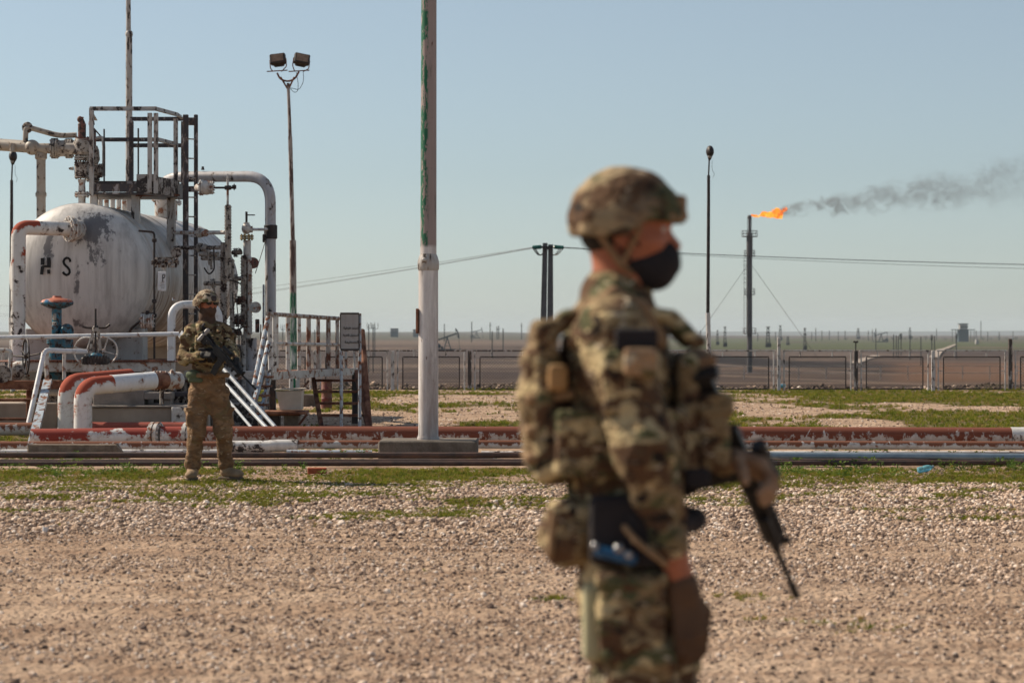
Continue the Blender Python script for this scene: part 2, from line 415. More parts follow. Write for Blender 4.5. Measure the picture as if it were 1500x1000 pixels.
def camo_mat(name, scale=9.0, few=False, tint=1.0, base=(0.225, 0.158, 0.082), pale=(0.47, 0.37, 0.205), contrast=1.0, soft=0.05):
    t = NT(name)
    v = t.map((1.0, 1.0, 1.7))
    warp = t.n('ShaderNodeTexNoise'); t.l(v, warp.inputs['Vector']); warp.inputs['Scale'].default_value = scale*0.8; warp.inputs['Detail'].default_value = 3
    mx = t.n('ShaderNodeMix'); mx.data_type = 'VECTOR'; mx.inputs[0].default_value = 0.12; t.l(v, mx.inputs[4]); t.l(warp.outputs['Color'], mx.inputs[5])
    vv = mx.outputs[1]
    def k(sc, loc, a, d=3): return t.step(t.noise(sc, t.map((1, 1, 1), loc, vv), d, 0.5), a, a+soft)
    c = t.mix(k(scale*0.5, (1, 2, 3), 0.5), base, pale)
    c = t.mix(k(scale*0.8, (7, 2, 5), 0.55), c, (0.085, 0.085, 0.038))
    c = t.mix(k(scale*1.0, (3, 9, 1), 0.50), c, (0.095, 0.05, 0.025))
    c = t.mix(k(scale*1.5, (5, 5, 8), 0.59), c, (0.018, 0.011, 0.008))
    c = t.mix(k(scale*1.8, (2, 7, 2), 0.64), c, (0.50, 0.42, 0.30))
    if few: c = t.mix(0.55, c, t.mix(t.noise(6, None, 4), base, pale))
    if tint != 1.0: c = t.mix(1.0-tint, c, (0.02, 0.015, 0.01))
    t.col(c); t.rough(0.95)
    cr = t.math('ADD', t.noise(16, t.map((1, 1, 1.6)), 4, 0.55, 1.0), t.math('MULTIPLY', t.noise(60, None, 3), 0.25))
    t.bump(cr, 0.8, 0.035)
    return t.m
M['camo'] = camo_mat('camouflage_cloth', 16)
M['camo_brown'] = camo_mat('camouflage_trousers', 7, base=(0.25, 0.15, 0.085), pale=(0.36, 0.23, 0.13))
M['camo_helmet'] = camo_mat('camouflage_helmet_cover', 9, base=(0.215, 0.15, 0.09), pale=(0.32, 0.24, 0.14))
M['camo_far'] = camo_mat('camouflage_far', 12, base=(0.20, 0.145, 0.075), pale=(0.37, 0.29, 0.16))
M['camo_fart'] = camo_mat('camouflage_far_trousers', 9, base=(0.20, 0.118, 0.06), pale=(0.29, 0.18, 0.10), few=True)
M['tan'] = plain('tan_webbing', (0.27, 0.17, 0.09), (0.20, 0.12, 0.065), 12, 0.9)
M['tanboot'] = plain('tan_suede', (0.33, 0.23, 0.14), (0.24, 0.165, 0.10), 10, 0.9)
M['sole'] = plain('boot_sole', (0.12, 0.09, 0.065), None, 10, 0.9)
M['glove'] = plain('brown_glove', (0.10, 0.055, 0.03), (0.07, 0.038, 0.022), 12, 0.85)
M['tanglove'] = plain('tan_glove', (0.36, 0.235, 0.15), (0.22, 0.13, 0.08), 14, 0.85)
M['blackcloth'] = plain('black_cloth', (0.014, 0.012, 0.014), (0.022, 0.018, 0.02), 12, 0.9)
M['blackglove'] = plain('black_glove', (0.012, 0.012, 0.013), (0.02, 0.018, 0.018), 12, 0.7)
M['gun'] = plain('gun_metal', (0.012, 0.012, 0.013), (0.022, 0.02, 0.02), 12, 0.45, 0.2)
M['steel'] = plain('bare_steel', (0.45, 0.45, 0.46), None, 12, 0.3, 0.9)
M['bluegear'] = plain('blue_plastic', (0.02, 0.10, 0.22), (0.01, 0.05, 0.12), 20, 0.35)
M['gaiter'] = plain('brown_neck_gaiter', (0.085, 0.05, 0.035), (0.06, 0.035, 0.025), 12, 0.95)
t = NT('skin'); n_ = t.noise(20, None, 4); t.col(t.mix(n_, (0.40, 0.145, 0.075), (0.32, 0.10, 0.05))); t.rough(0.55)
t.b.inputs['Subsurface Weight'].default_value = 0.12; t.b.inputs['Subsurface Radius'].default_value = (0.02, 0.008, 0.004); M['skin'] = t.m
M['hair'] = plain('dark_hair', (0.02, 0.014, 0.01), None, 40, 0.8)
M['eye'] = plain('eye', (0.5, 0.45, 0.42), (0.4, 0.35, 0.32), 5, 0.2, bump=0)
M['lens'] = plain('sunglass_lens', (0.006, 0.006, 0.007), None, 5, 0.08, bump=0)
# ================================================================ TERRAIN
def _h(ix, iy, s):
    n = (ix.astype(np.int64)*374761393 + iy.astype(np.int64)*668265263 + s*982451653) & 0x7fffffff
    n = ((n ^ (n >> 13))*1274126177) & 0x7fffffff
    return ((n ^ (n >> 16)) & 0xffff)/65535.0
def vnoise(x, y, s=0):
    x = np.asarray(x, float); y = np.asarray(y, float)
    ix = np.floor(x); iy = np.floor(y); fx = x-ix; fy = y-iy
    fx = fx*fx*(3-2*fx); fy = fy*fy*(3-2*fy)
    a = _h(ix, iy, s); b = _h(ix+1, iy, s); c = _h(ix, iy+1, s); d = _h(ix+1, iy+1, s)
    return (a*(1-fx)+b*fx)*(1-fy)+(c*(1-fx)+d*fx)*fy
def fbm(x, y, s=0, o=4, r=0.5):
    v = 0; a = 1; t_ = 0
    for i in range(o):
        v = v+a*vnoise(x*2**i+i*17.3, y*2**i-i*9.1, s+i); t_ += a; a *= r
    return v/t_
def sstep(x, a, b):
    t_ = np.clip((x-a)/(b-a), 0, 1); return t_*t_*(3-2*t_)
PYT = np.array([(59, 571.8), (64, 570), (100, 566), (200, 560), (350, 552), (560, 545), (700, 534), (945, 508), (1500, 500), (2500, 494), (4000, 489), (6500, 486.2), (9000, 486.0)])
PYR = np.array([(59, 571.8), (64, 570), (100, 566), (200, 560), (350, 552), (560, 545), (700, 534), (945, 514), (1500, 505), (2500, 499), (4000, 492.6), (6500, 491.5), (9000, 491)])
def zter(x, y):
    x = np.asarray(x, float); y = np.asarray(y, float)
    ya = np.maximum(y, 1.0)
    ly = np.log(np.maximum(ya, 59))
    pl = np.interp(ly, np.log(PYT[:, 0]), PYT[:, 1]); pr = np.interp(ly, np.log(PYR[:, 0]), PYR[:, 1])
    k = sstep(x/ya, -0.02, 0.06); py = pl*(1-k)+pr*k
    zf = CH-(py-487)*ya/F
    far = sstep(ya, 59, 62)
    near = (fbm(x*1.3, y*1.3, 3, 4)-0.5)*0.035 + (fbm(x*.25, y*0.25, 8, 2)-0.5)*0.03
    # tyre ridges and scraped lines across the yard
    near = near + 0.010*np.sin(y*9+2.2*fbm(x*.15, y*.5, 5, 2)*6)*sstep(fbm(x*.12, y*.7, 12, 2), 0.5, 0.7)*(y < 21)
    near = near*sstep(y, -30, 5)
    lump = 0.16*sstep(fbm(x*0.9, y*0.9, 21, 4, .6), 0.42, 0.8)*np.exp(-((ya-62.0)/1.2)**2)
    lump = lump*sstep(x, -16, -4)
    farb = (fbm(x*0.02, y*0.01, 31, 4)-0.5)*1.2*sstep(ya, 90, 350)*(1-sstep(ya, 800, 1500))
    roll = (fbm(x*0.0015, y*0.001, 41, 3)-0.5)*3.0*sstep(ya, 2500, 5000)
    return near*(1-far)+zf*far+lump+farb+roll
def pys(x, y, z=0): return 487+(CH-z)*F/np.maximum(y, 1)
def grassm(x, y):
    """how much ground cover grows at x, y (0..1)"""
    x = np.asarray(x, float); y = np.asarray(y, float)
    streak = fbm(x*0.5+3, y*.55, 51, 4, .55); fine = fbm(x*3.1, y*3.0, 61, 3, .6)
    def band(y0, y1, s=0.25): return sstep(y, y0-s, y0+s)*(1-sstep(y, y1-s, y1+s))
    def ell(cx, cy, rx, ry): return np.clip(1.25-np.sqrt(((x-cx)/rx)**2+((y-cy)/ry)**2), 0, 1)
    rag = fbm(x*.9, y*.9, 57, 4, .6)
    m = band(21.7, 24.9, .5)*(0.25+0.95*rag+.25*streak)
    m = np.maximum(m, band(17.6, 22.3, .6)*0.95*sstep(fbm(x*.75, y*.6, 58, 5, .6)-.030*(22.3-y), .44, .54))
    for (cx, cy, rx, ry, a) in [(-4.2, 20.5, 1.3, .5, .9), (-2.6, 21.3, 1.6, .35, .9), (1.0, 21.4, 1.3, .5, .8), (3.0, 19.6, 1.3, .3, .7), (-3.9, 18.9, 1.1, .5, .9), (-0.3, 19.3, .7, .5, .95), (0.0, 20.6, .9, .5, .8), (3.5, 18.4, 1.2, .42, .9), (2.1, 20.2, 1.6, .35, .7), (0.25, 12.7, .18, .3, .9),
                                (1.25, 12.9, .3, .25, .6), (1.5, 11.9, .5, .18, .6), (1.65, 11.5, .55, .25, .65), (-2.0, 20.6, 1.4, .3, .8), (1.2, 17.8, .5, .2, .55), (-0.6, 14.2, .3, .15, .3), (-3.2, 17.6, .5, .2, .5)]:
        m = np.maximum(m, a*ell(cx, cy, rx, ry))
    # beyond the lines of pipe
    r = sstep(x, -6, 9)
    st2 = fbm(x*0.42+9, y*0.20, 71, 5, .58)
    b2 = (y > 30.6)*(y < 58)*1.35*np.clip((st2-(0.435-0.04*r))*8, 0, 1)*0.95
    b2 = np.maximum(b2, band(31.0, 36, 1)*sstep(st2, .44, .52)*.8*(x > -3))
    b2 = np.maximum(b2, band(49, 56, 1.5)*r*sstep(streak, .35, .5)*.85)
    b2 = np.maximum(b2, band(57.2, 60.5, .6)*sstep(fbm(x*.5, y*.5, 77, 3), .35, .6)*.9)
    m = np.maximum(m, b2)
    m = np.maximum(m, band(24.9, 29.5, .3)*0.45*sstep(fbm(x*.8, y*1.2, 81, 3), .5, .7))
    hf = fbm(x*5.5, y*4.0, 63, 3, .6); md = fbm(x*1.6+4, y*1.3, 66, 3, .6)
    return np.clip(m-((1-fine)*0.30+sstep(hf, .45, .65)*.26+sstep(md, .48, .65)*.22)*(m > 0), 0, 1)
def axis_pts(d0, d1, step_, lo, hi, g):
    a = list(np.arange(d0, d1+1e-6, step_)); s = step_; q = a[-1]
    while q < hi: s *= g; q += s; a.append(q)
    s = step_; q = a[0]; pre = []
    while q > lo: s *= g; q -= s; pre.append(q)
    return np.array(pre[::-1]+a)
xs = axis_pts(-14, 14, 0.2, -5000, 5000, 1.05)
ys_near = axis_pts(7, 62, 0.16, -300, 62, 1.18)
ys_near = ys_near[ys_near < 63]
ys = list(ys_near); ys = np.array(ys+list(np.geomspace(63.5, 9000, 190)))
XX, YY = np.meshgrid(xs, ys, indexing='ij')
ZZ = zter(XX, YY)
nx, ny = XX.shape
verts = np.stack([XX.ravel(), YY.ravel(), ZZ.ravel()], 1)
ii, jj = np.meshgrid(np.arange(nx-1), np.arange(ny-1), indexing='ij')
a0 = (ii*ny+jj).ravel(); quads = np.stack([a0, a0+ny, a0+ny+1, a0+1], 1)
def np_mesh(name, verts, quads):
    me = bpy.data.meshes.new(name); me.vertices.add(len(verts)); me.vertices.foreach_set('co', np.ascontiguousarray(verts, dtype=np.float32).ravel())
    k = quads.shape[1]
    me.loops.add(len(quads)*k); me.loops.foreach_set('vertex_index', np.ascontiguousarray(quads, dtype=np.int32).ravel())
    me.polygons.add(len(quads)); me.polygons.foreach_set('loop_start', np.arange(0, len(quads)*k, k, dtype=np.int32))
    me.polygons.foreach_set('use_smooth', np.ones(len(quads), bool)); me.update(); me.validate(); return me
gme = np_mesh('ground', verts, quads)
G_ = grassm(XX, YY); 
# colour of the fields beyond the fence, with the bank's shaded face painted in
px_ = XX*F/np.maximum(YY, 1)+750; py_ = 487+(CH-ZZ)*F/np.maximum(YY, 1)
def C3(*c): return np.array(c, float)
brown, darkb, pale, green, dusk = C3(0.082, 0.056, 0.045), C3(0.035, 0.027, 0.028), C3(0.27, 0.20, 0.155), C3(0.075, 0.088, 0.040), C3(0.12, 0.098, 0.085)
fld = np.zeros(XX.shape+(3,)); fld[...] = brown
def lay(mask, c):
    global fld
    fld = fld*(1-mask[..., None])+c*mask[..., None]
rt = sstep(px_, 760, 1040)
nfar = fbm(XX*0.012, YY*0.006, 91, 4); nst = fbm(XX*0.01, YY*0.03, 95, 3)
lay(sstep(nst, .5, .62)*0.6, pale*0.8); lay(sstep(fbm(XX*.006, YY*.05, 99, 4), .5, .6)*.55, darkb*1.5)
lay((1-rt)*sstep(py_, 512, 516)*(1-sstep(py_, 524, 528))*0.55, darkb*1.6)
lay((1-rt)*np.exp(-((py_-533-nfar*4)/2.5)**2)*0.7, pale*0.8)
wob = (fbm(XX*0.02, YY*0.0, 97, 3)-.5)*14
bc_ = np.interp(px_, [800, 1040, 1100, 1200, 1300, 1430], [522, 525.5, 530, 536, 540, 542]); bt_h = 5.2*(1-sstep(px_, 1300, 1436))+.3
lay(rt*np.clip((bt_h+wob*.25-np.abs(py_-bc_))/1.2+.5, 0, 1)*(px_ < 1436), darkb*.6)  # shaded scarp of the bank, its shade painted as a dark soil band
lay(rt*np.exp(-((py_-bc_-bt_h-2.0)/1.3)**2)*.55, pale)
lay(rt*sstep(py_, 534, 537)*(1-sstep(py_, 545, 556))*sstep(nst, .35, .5)*.6, C3(0.17, 0.115, 0.08))
lay(rt*sstep(px_, 1280, 1340)*sstep(py_+wob*.5, 529, 533)*(1-sstep(py_, 556, 562))*0.7, C3(0.20, 0.105, 0.06))
lay(rt*np.exp(-((py_-(549+(px_-1040)*.045))/1.0)**2)*.6, pale)
lay(rt*(1-sstep(py_, 510, 514))*sstep(nfar, .3, .45), green)
lay(rt*(1-sstep(py_, 494, 497)), dusk*.8)
lay((1-rt)*(1-sstep(py_, 496, 500))*.8, C3(0.085, 0.085, 0.062))
lay((1-rt)*sstep(py_, 497, 499)*(1-sstep(py_, 503, 507))*.5, pale*.7)
lay(np.clip(sstep(YY, 59.5, 60.3)*(1-sstep(YY, 63, 70)), 0, 1)*.6, C3(0.06, 0.055, 0.03))
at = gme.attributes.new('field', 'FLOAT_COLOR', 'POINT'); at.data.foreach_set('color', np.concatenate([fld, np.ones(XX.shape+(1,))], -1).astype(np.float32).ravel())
at = gme.attributes.new('grass', 'FLOAT', 'POINT'); at.data.foreach_set('value', G_.astype(np.float32).ravel())
def ground_mat():
    t = NT('ground')
    x, y, z = t.xyz()
    ag = t.n('ShaderNodeAttribute'); ag.attribute_name = 'grass'; af = t.n('ShaderNodeAttribute'); af.attribute_name = 'field'
    big = t.noise(0.35, t.map((0.35, 1, 1)), 5, 0.6); mid = t.noise(3.0, t.map((0.5, 1, 1)), 6, 0.65); fine = t.noise(45, None, 5, 0.7)
    vo = t.vor(26); vo2 = t.vor(11)
    sand = t.ramp(big, [(0.3, (0.43, 0.295, 0.205)), (0.5, (0.57, 0.42, 0.305)), (0.7, (0.48, 0.34, 0.24))])
    sand = t.mix(t.step(mid, 0.42, 0.62), sand, (0.33, 0.22, 0.15))
    sand = t.mix(t.math('MULTIPLY', t.step(t.noise(1.4, t.map((0.12, 1.6, 1), (3, 3, 3)), 5, .6), .52, .66), .5), sand, (0.26, 0.17, 0.12))
    sand = t.mix(t.math('MULTIPLY', t.step(fine, 0.5, 0.72), 0.35), sand, (0.20, 0.145, 0.115))
    sand = t.mix(t.math('MULTIPLY', t.step(vo, 0.25, 0.05), 0.4), sand, (0.58, 0.47, 0.38))
    gcol = t.mix(t.noise(2.0, None, 4), (0.075, 0.078, 0.02), (0.15, 0.105, 0.04))
    gm = t.step(t.math('ADD', ag.outputs['Fac'], t.math('MULTIPLY', t.math('SUBTRACT', mid, 0.5), 1.1)), 0.25, 0.6)
    near = t.mix(t.math('MULTIPLY', gm, 0.85), sand, gcol)
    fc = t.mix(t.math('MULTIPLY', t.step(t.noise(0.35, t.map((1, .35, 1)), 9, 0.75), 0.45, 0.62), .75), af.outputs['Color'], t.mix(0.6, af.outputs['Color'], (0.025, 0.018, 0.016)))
    fc = t.mix(t.math('MULTIPLY', t.step(t.noise(0.8, t.map((1, .3, 1), (5, 5, 5)), 8, 0.75), 0.58, 0.66), .5), fc, (0.22, 0.165, 0.13))
    t.col(t.mix(t.step(y, 58.8, 61), near, fc)); t.rough(0.97)
    t.b.inputs['Specular IOR Level'].default_value = 0.1
    h = t.math('ADD', t.math('MULTIPLY', fine, 0.5), t.math('ADD', t.math('MULTIPLY', vo, -0.7), t.math('MULTIPLY', vo2, -0.6)))
    t.bump(h, 1.0, 0.05)
    return t.m
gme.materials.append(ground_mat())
ground = bpy.data.objects.new('ground', gme); C.objects.link(ground); tag(ground, kind='structure')

# ---- scattered stones and ground cover (instanced stuff)
hidden = bpy.data.collections.new('scatter_sources')
def source(name, mb, m, smooth=0):
    me = bpy.data.meshes.new(name); me.from_pydata(mb.v, [], mb.f); me.materials.append(m)
    if smooth: me.polygons.foreach_set('use_smooth', [True]*len(me.polygons))
    o = bpy.data.objects.new(name, me); hidden.objects.link(o); return o
def pebble(seed):
    r = random.Random(seed); b = MB(); b.ell((0, 0, 0), (1, 1, 0.7), nu=6, nv=4)
    b.v = [tuple(c*(0.8+0.4*r.random()) for c in v) for v in b.v]; return b
def tuft(seed, n=16, spread=1.0):
    r = random.Random(seed); b = MB()
    for i in range(n):
        a = r.random()*2*PI; d = r.random()**.5*spread*.7; x, y = math.cos(a)*d, math.sin(a)*d
        h = 0.5+r.random()*.7; la = r.random()*2*PI; l = h*(0.3+.7*r.random()); wv = 0.05+.05*r.random()
        ca, sa = math.cos(la), math.sin(la)
        pts = [(x-sa*wv, y+ca*wv, 0), (x+sa*wv, y-ca*wv, 0), (x+ca*l*.35+sa*wv*.8, y+sa*l*.35-ca*wv*.8, h*.6), (x+ca*l*.35-sa*wv*.8, y+sa*l*.35+ca*wv*.8, h*.6), (x+ca*l, y+sa*l, h)]
        b.add(pts, [(0, 1, 2, 3), (3, 2, 4)])
    return b
def weed(seed, n=22):
    r = random.Random(seed); b = MB()
    for i in range(n):
        a = r.random()*2*PI; d = .1+r.random()*.6; h = .15+r.random()*.85; x, y = math.cos(a)*d, math.sin(a)*d; s_ = .12+.12*r.random()
        u = Vector((r.uniform(-1, 1), r.uniform(-1, 1), r.uniform(-.3, .6))).normalized()*s_; v_ = Vector((r.uniform(-1, 1), r.uniform(-1, 1), r.uniform(-.2, .8))).normalized()*s_
        c = Vector((x, y, h)); b.add([c-u, c-v_*.6, c+u, c+v_*.6], [(0, 1, 2, 3)])
        if i % 4 == 0: b.add([(x*.2, y*.2, 0), (x*.2+.03, y*.2, 0), (x+.015, y, h)], [(0, 1, 2)])
    return b
def var_mat(name, stops, rough=0.95, trans=False):
    t = NT(name); oi = t.n('ShaderNodeObjectInfo').outputs['Random']
    c = t.ramp(oi, stops); t.col(c); t.rough(rough)
    if trans:
        t.b.inputs['Specular IOR Level'].default_value = 0.15
        tr = t.n('ShaderNodeBsdfTranslucent'); t.l(c, tr.inputs[0]); mx = t.n('ShaderNodeMixShader'); mx.inputs[0].default_value = .35
        t.l(t.b.outputs[0], mx.inputs[1]); t.l(tr.outputs[0], mx.inputs[2]); t.l(mx.outputs[0], t.out.inputs[0])
    return t.m
M['pebble'] = var_mat('pebbles', [(0, (0.10, 0.07, 0.06)), (0.22, (0.24, 0.165, 0.12)), (0.6, (0.47, 0.335, 0.24)), (0.88, (0.68, 0.53, 0.42)), (1, (0.82, 0.72, 0.62))])
M['grassleaf'] = var_mat('grass_leaf', [(0, (0.08, 0.10, 0.012)), (0.5, (0.18, 0.21, 0.02)), (0.8, (0.25, 0.225, 0.035)), (1, (0.33, 0.22, 0.08))], 0.8, True)
M['weedleaf'] = var_mat('weed_leaf', [(0, (0.06, 0.11, 0.02)), (0.6, (0.11, 0.18, 0.03)), (1, (0.17, 0.22, 0.04))], 0.7, True)
M['clod'] = var_mat('dark_clods', [(0, (0.07, 0.05, 0.042)), (1, (0.20, 0.145, 0.11))])
def scatter(name, pts, scl, srcs, kind='stuff', seed=0, tilt=True):
    rg = np.random.RandomState(seed); n = len(pts)
    me = bpy.data.meshes.new(name); me.vertices.add(n); me.vertices.foreach_set('co', pts.astype(np.float32).ravel())
    rot = np.zeros((n, 3)); rot[:, 2] = rg.rand(n)*6.283
    if tilt: rot[:, :2] = (rg.rand(n, 2)-.5)*1.2
    a = me.attributes.new('rot', 'FLOAT_VECTOR', 'POINT'); a.data.foreach_set('vector', rot.astype(np.float32).ravel())
    a = me.attributes.new('scl', 'FLOAT', 'POINT'); a.data.foreach_set('value', scl.astype(np.float32))
    a = me.attributes.new('pick', 'INT', 'POINT'); a.data.foreach_set('value', rg.randint(0, len(srcs), n).astype(np.int32))
    o = bpy.data.objects.new(name, me); C.objects.link(o); tag(o, kind=kind)
    g = bpy.data.node_groups.new(name+'_scatter', 'GeometryNodeTree')
    g.interface.new_socket('Geometry', in_out='INPUT', socket_type='NodeSocketGeometry'); g.interface.new_socket('Geometry', in_out='OUTPUT', socket_type='NodeSocketGeometry')
    gi = g.nodes.new('NodeGroupInput'); go = g.nodes.new('NodeGroupOutput'); jn = g.nodes.new('GeometryNodeJoinGeometry')
    def attr(nm, ty):
        q = g.nodes.new('GeometryNodeInputNamedAttribute'); q.data_type = ty; q.inputs['Name'].default_value = nm
        return [s_ for s_ in q.outputs if s_.enabled and s_.name == 'Attribute'][0]
    ar, asc, ap = attr('rot', 'FLOAT_VECTOR'), attr('scl', 'FLOAT'), attr('pick', 'INT')
    for k, src in enumerate(srcs):
        ip = g.nodes.new('GeometryNodeInstanceOnPoints'); oi = g.nodes.new('GeometryNodeObjectInfo'); oi.inputs['Object'].default_value = src
        cmp = g.nodes.new('FunctionNodeCompare'); cmp.data_type = 'INT'; cmp.operation = 'EQUAL'
        ci = [s_ for s_ in cmp.inputs if s_.enabled]; g.links.new(ap, ci[0]); ci[1].default_value = k
        g.links.new(gi.outputs[0], ip.inputs['Points']); g.links.new(cmp.outputs[0], ip.inputs['Selection']); g.links.new(oi.outputs['Geometry'], ip.inputs['Instance'])
        g.links.new(ar, ip.inputs['Rotation']); g.links.new(asc, ip.inputs['Scale']); g.links.new(ip.outputs[0], jn.inputs[0])
    g.links.new(jn.outputs[0], go.inputs[0])
    md = o.modifiers.new('scatter', 'NODES'); md.node_group = g; return o
rg = np.random.RandomState(5)
def in_view(y, m=1.3): return 0.2118*y*m+0.3
def sample(n, y0, y1, p=0.0):
    y = y0+(y1-y0)*rg.rand(n)**(1+p); x = (rg.rand(n)*2-1)*in_view(y1); return x, y
def keep(x, y): return np.abs(x) < in_view(y)
pebs = [source('pebble_%s' % c, pebble(i), M['pebble']) for i, c in enumerate('abcd')]
x, y = sample(380000, 8.6, 25.0); k = keep(x, y); x, y = x[k], y[k]
chunk = sstep(y+1.5*(fbm(x*.3, y*.5, 15, 3)-.5)*4, 14.0, 17.5)*(1-sstep(y, 22, 23.5)); cl = fbm(x*.8, y*1.3, 18, 3)
pr = 0.60+0.33*chunk-0.55*sstep(grassm(x, y), .25, .7)-.45*sstep(fbm(x*.25+5, y*.9, 19, 4), .5, .64)*(1-chunk); pr = pr*(0.5+1.0*sstep(cl, .35, .6)); k = rg.rand(len(x)) < pr; x, y, chunk = x[k], y[k], chunk[k]
s = (0.003+0.0095*rg.rand(len(x))**3)*(1+0.95*chunk)+0.010*(rg.rand(len(x)) < .012)
scatter('gravel', np.stack([x, y, zter(x, y)+s*.25], 1), s, pebs, seed=1)
x, y = sample(30000, 30.6, 58.5); k = keep(x, y) & (grassm(x, y) < .3); x, y = x[k], y[k]; s = 0.008+0.018*rg.rand(len(x))**3
scatter('gravel', np.stack([x, y, zter(x, y)+s*.2], 1), s, pebs, seed=2)
clods = [source('clod_%s' % c, pebble(20+i), M['clod']) for i, c in enumerate('ab')]
x, y = sample(3200, 8.8, 19.5); k = keep(x, y); x, y = x[k], y[k]; s = 0.004+0.014*rg.rand(len(x))**3
scatter('dark_clods', np.stack([x, y, zter(x, y)+s*.3], 1), s, clods, seed=3)
x = (rg.rand(6000)*2-1)*15; y = 59.8+rg.rand(6000)**1.3*5.0; s = 0.015+0.07*rg.rand(6000)**3
scatter('rubble', np.stack([x, y, zter(x, y)+s*.3], 1), s, clods*3+pebs[:1], seed=4)
tufts = [source('tuft_%s' % c, tuft(i), M['grassleaf']) for i, c in enumerate('abc')]
weeds = [source('weed_%s' % c, weed(i), M['weedleaf']) for i, c in enumerate('ab')]
x, y = sample(240000, 10.5, 30.0); k = keep(x, y); x, y = x[k], y[k]; g = grassm(x, y); k = rg.rand(len(x)) < g**1.1*1.0; x, y, g = x[k], y[k], g[k]
s = (0.014+0.020*rg.rand(len(x)))*(0.6+.6*g)*(1+.35*sstep(y, 23.6, 24.6))
scatter('grass', np.stack([x, y, zter(x, y)], 1), s, tufts, seed=5, tilt=False)
x, y = sample(60000, 30.6, 61.0); k = keep(x, y); x, y = x[k], y[k]; g = grassm(x, y); k = rg.rand(len(x)) < g**1.3; x, y, g = x[k], y[k], g[k]
s = (0.025+0.035*rg.rand(len(x)))
scatter('grass', np.stack([x, y, zter(x, y)], 1), s, tufts, seed=6, tilt=False)
x, y = sample(9000, 23.6, 27.5); k = keep(x, y) & (fbm(x*1.2, y*1.0, 33, 3) > .55); x, y = x[k], y[k]; k = rg.rand(len(x)) < .35; x, y = x[k], y[k]
s = 0.03+0.07*rg.rand(len(x))**2
scatter('weeds', np.stack([x, y, zter(x, y)], 1), s, weeds, seed=7, tilt=False)
# far pale ridge on the right horizon
b = MB(); rx = np.linspace(-7000, 7000, 160)
for q, (yy_, hh, nm) in enumerate([(11000, 26, 'hills')]):
    top = hh*(0.35+0.65*fbm(rx*0.0006, rx*0+2, 101, 3))*(0.35+.65*sstep(rx, -500, 1200))
    vs_ = [(a, yy_, -40) for a in rx]+[(a, yy_+200+40*math.sin(a*.003), z_-6) for a, z_ in zip(rx, top)]+[(a, yy_+900, -45) for a in rx]; n = len(rx)
    b.add(vs_, [(i, i+1, n+i+1, n+i) for i in range(n-1)]+[(n+i, n+i+1, 2*n+i+1, 2*n+i) for i in range(n-1)])
    b.build(nm, plain('hill', (0.10, 0.10, 0.08), None, .001, bump=0), kind='structure')
# pale dirt tracks
def strip(name, pts, wd, m, lift=0.05):
    b = MB(); pts = [Vector(p) for p in pts]; L = []
    for i, p in enumerate(pts):
        d = (pts[min(i+1, len(pts)-1)]-pts[max(i-1, 0)]).normalized(); nrm = Vector((d.y, -d.x, 0))
        for s_ in (-1, 1):
            q = p+nrm*s_*wd[i]/2; q.z = float(zter(q.x, q.y))+lift; L.append(q)
    b.add(L, [(2*i, 2*i+1, 2*i+3, 2*i+2) for i in range(len(pts)-1)]); return b.build(name, m, smooth=60, kind='structure')
def seg(a, c, n): return [Vector(a).lerp(Vector(c), i/(n-1)) for i in range(n)]
M['track'] = plain('pale_track', (0.34, 0.28, 0.235), (0.27, 0.22, 0.18), .1, bump=0)
pA = seg((X_(1368, 820), 820, 0), (X_(1400, 1500), 1500, 0), 14); strip('dirt_track', pA, [3.2-1.4*i/13 for i in range(14)], M['track'], 0.5)
pB = seg((X_(1252, 720), 720, 0), (X_(1284, 840), 840, 0), 10); strip('dirt_track', pB, [3.2]*10, M['track'], 0.35)
# ================================================================ FIELD BEYOND THE FENCE
# ---- fence
YF = 58.8
fpx = [575, 688, 801, 914, 1027, 1141, 1254, 1367, 1480, 1593, 1706, 1819, 1932]
fence = thing('fence', 'long low chain-link fence of framed panels between posts along the far edge of the yard', 'fence', (0, YF, 0))
sty = {575: ('w', 514), 688: ('d', 513), 801: ('w', 513), 914: ('w', 513), 1027: ('d', 514), 1141: ('t', 494), 1254: ('d', 513), 1367: ('m', 513), 1480: ('d', 496), 1593: ('w', 513)}
allp = [fpx[0]-113*k for k in range(9, 0, -1)]+fpx
for px in allp:
    st_, top = sty.get(px, ('w', 513))
    x = X_(px, YF); zt = Z_(top, YF)
    b = MB(); wd = {'w': .085, 'd': .09, 't': .075, 'm': .08}[st_]
    b.bevbox((x, YF, (zt-.1)/2), (wd, .1, zt+.1), .01); b.build('post', M['fencedark'] if st_ == 'd' else M['fencewhite'], fence, label='dark square fence post' if st_ == 'd' else 'white square fence post')
    for s_ in (-1, 1):
        b = MB(); b.cyl((x+s_*.125, YF, -.05), (x+s_*.125, YF, Z_(514, YF)), .017, n=8); b.build('side_post', M['fencewhite'], fence)
        b = MB(); b.cyl((x+s_*.125, YF, .48), (x+s_*.25, YF, .48), .012, n=6); b.build('clip', M['fencewhite'], fence)
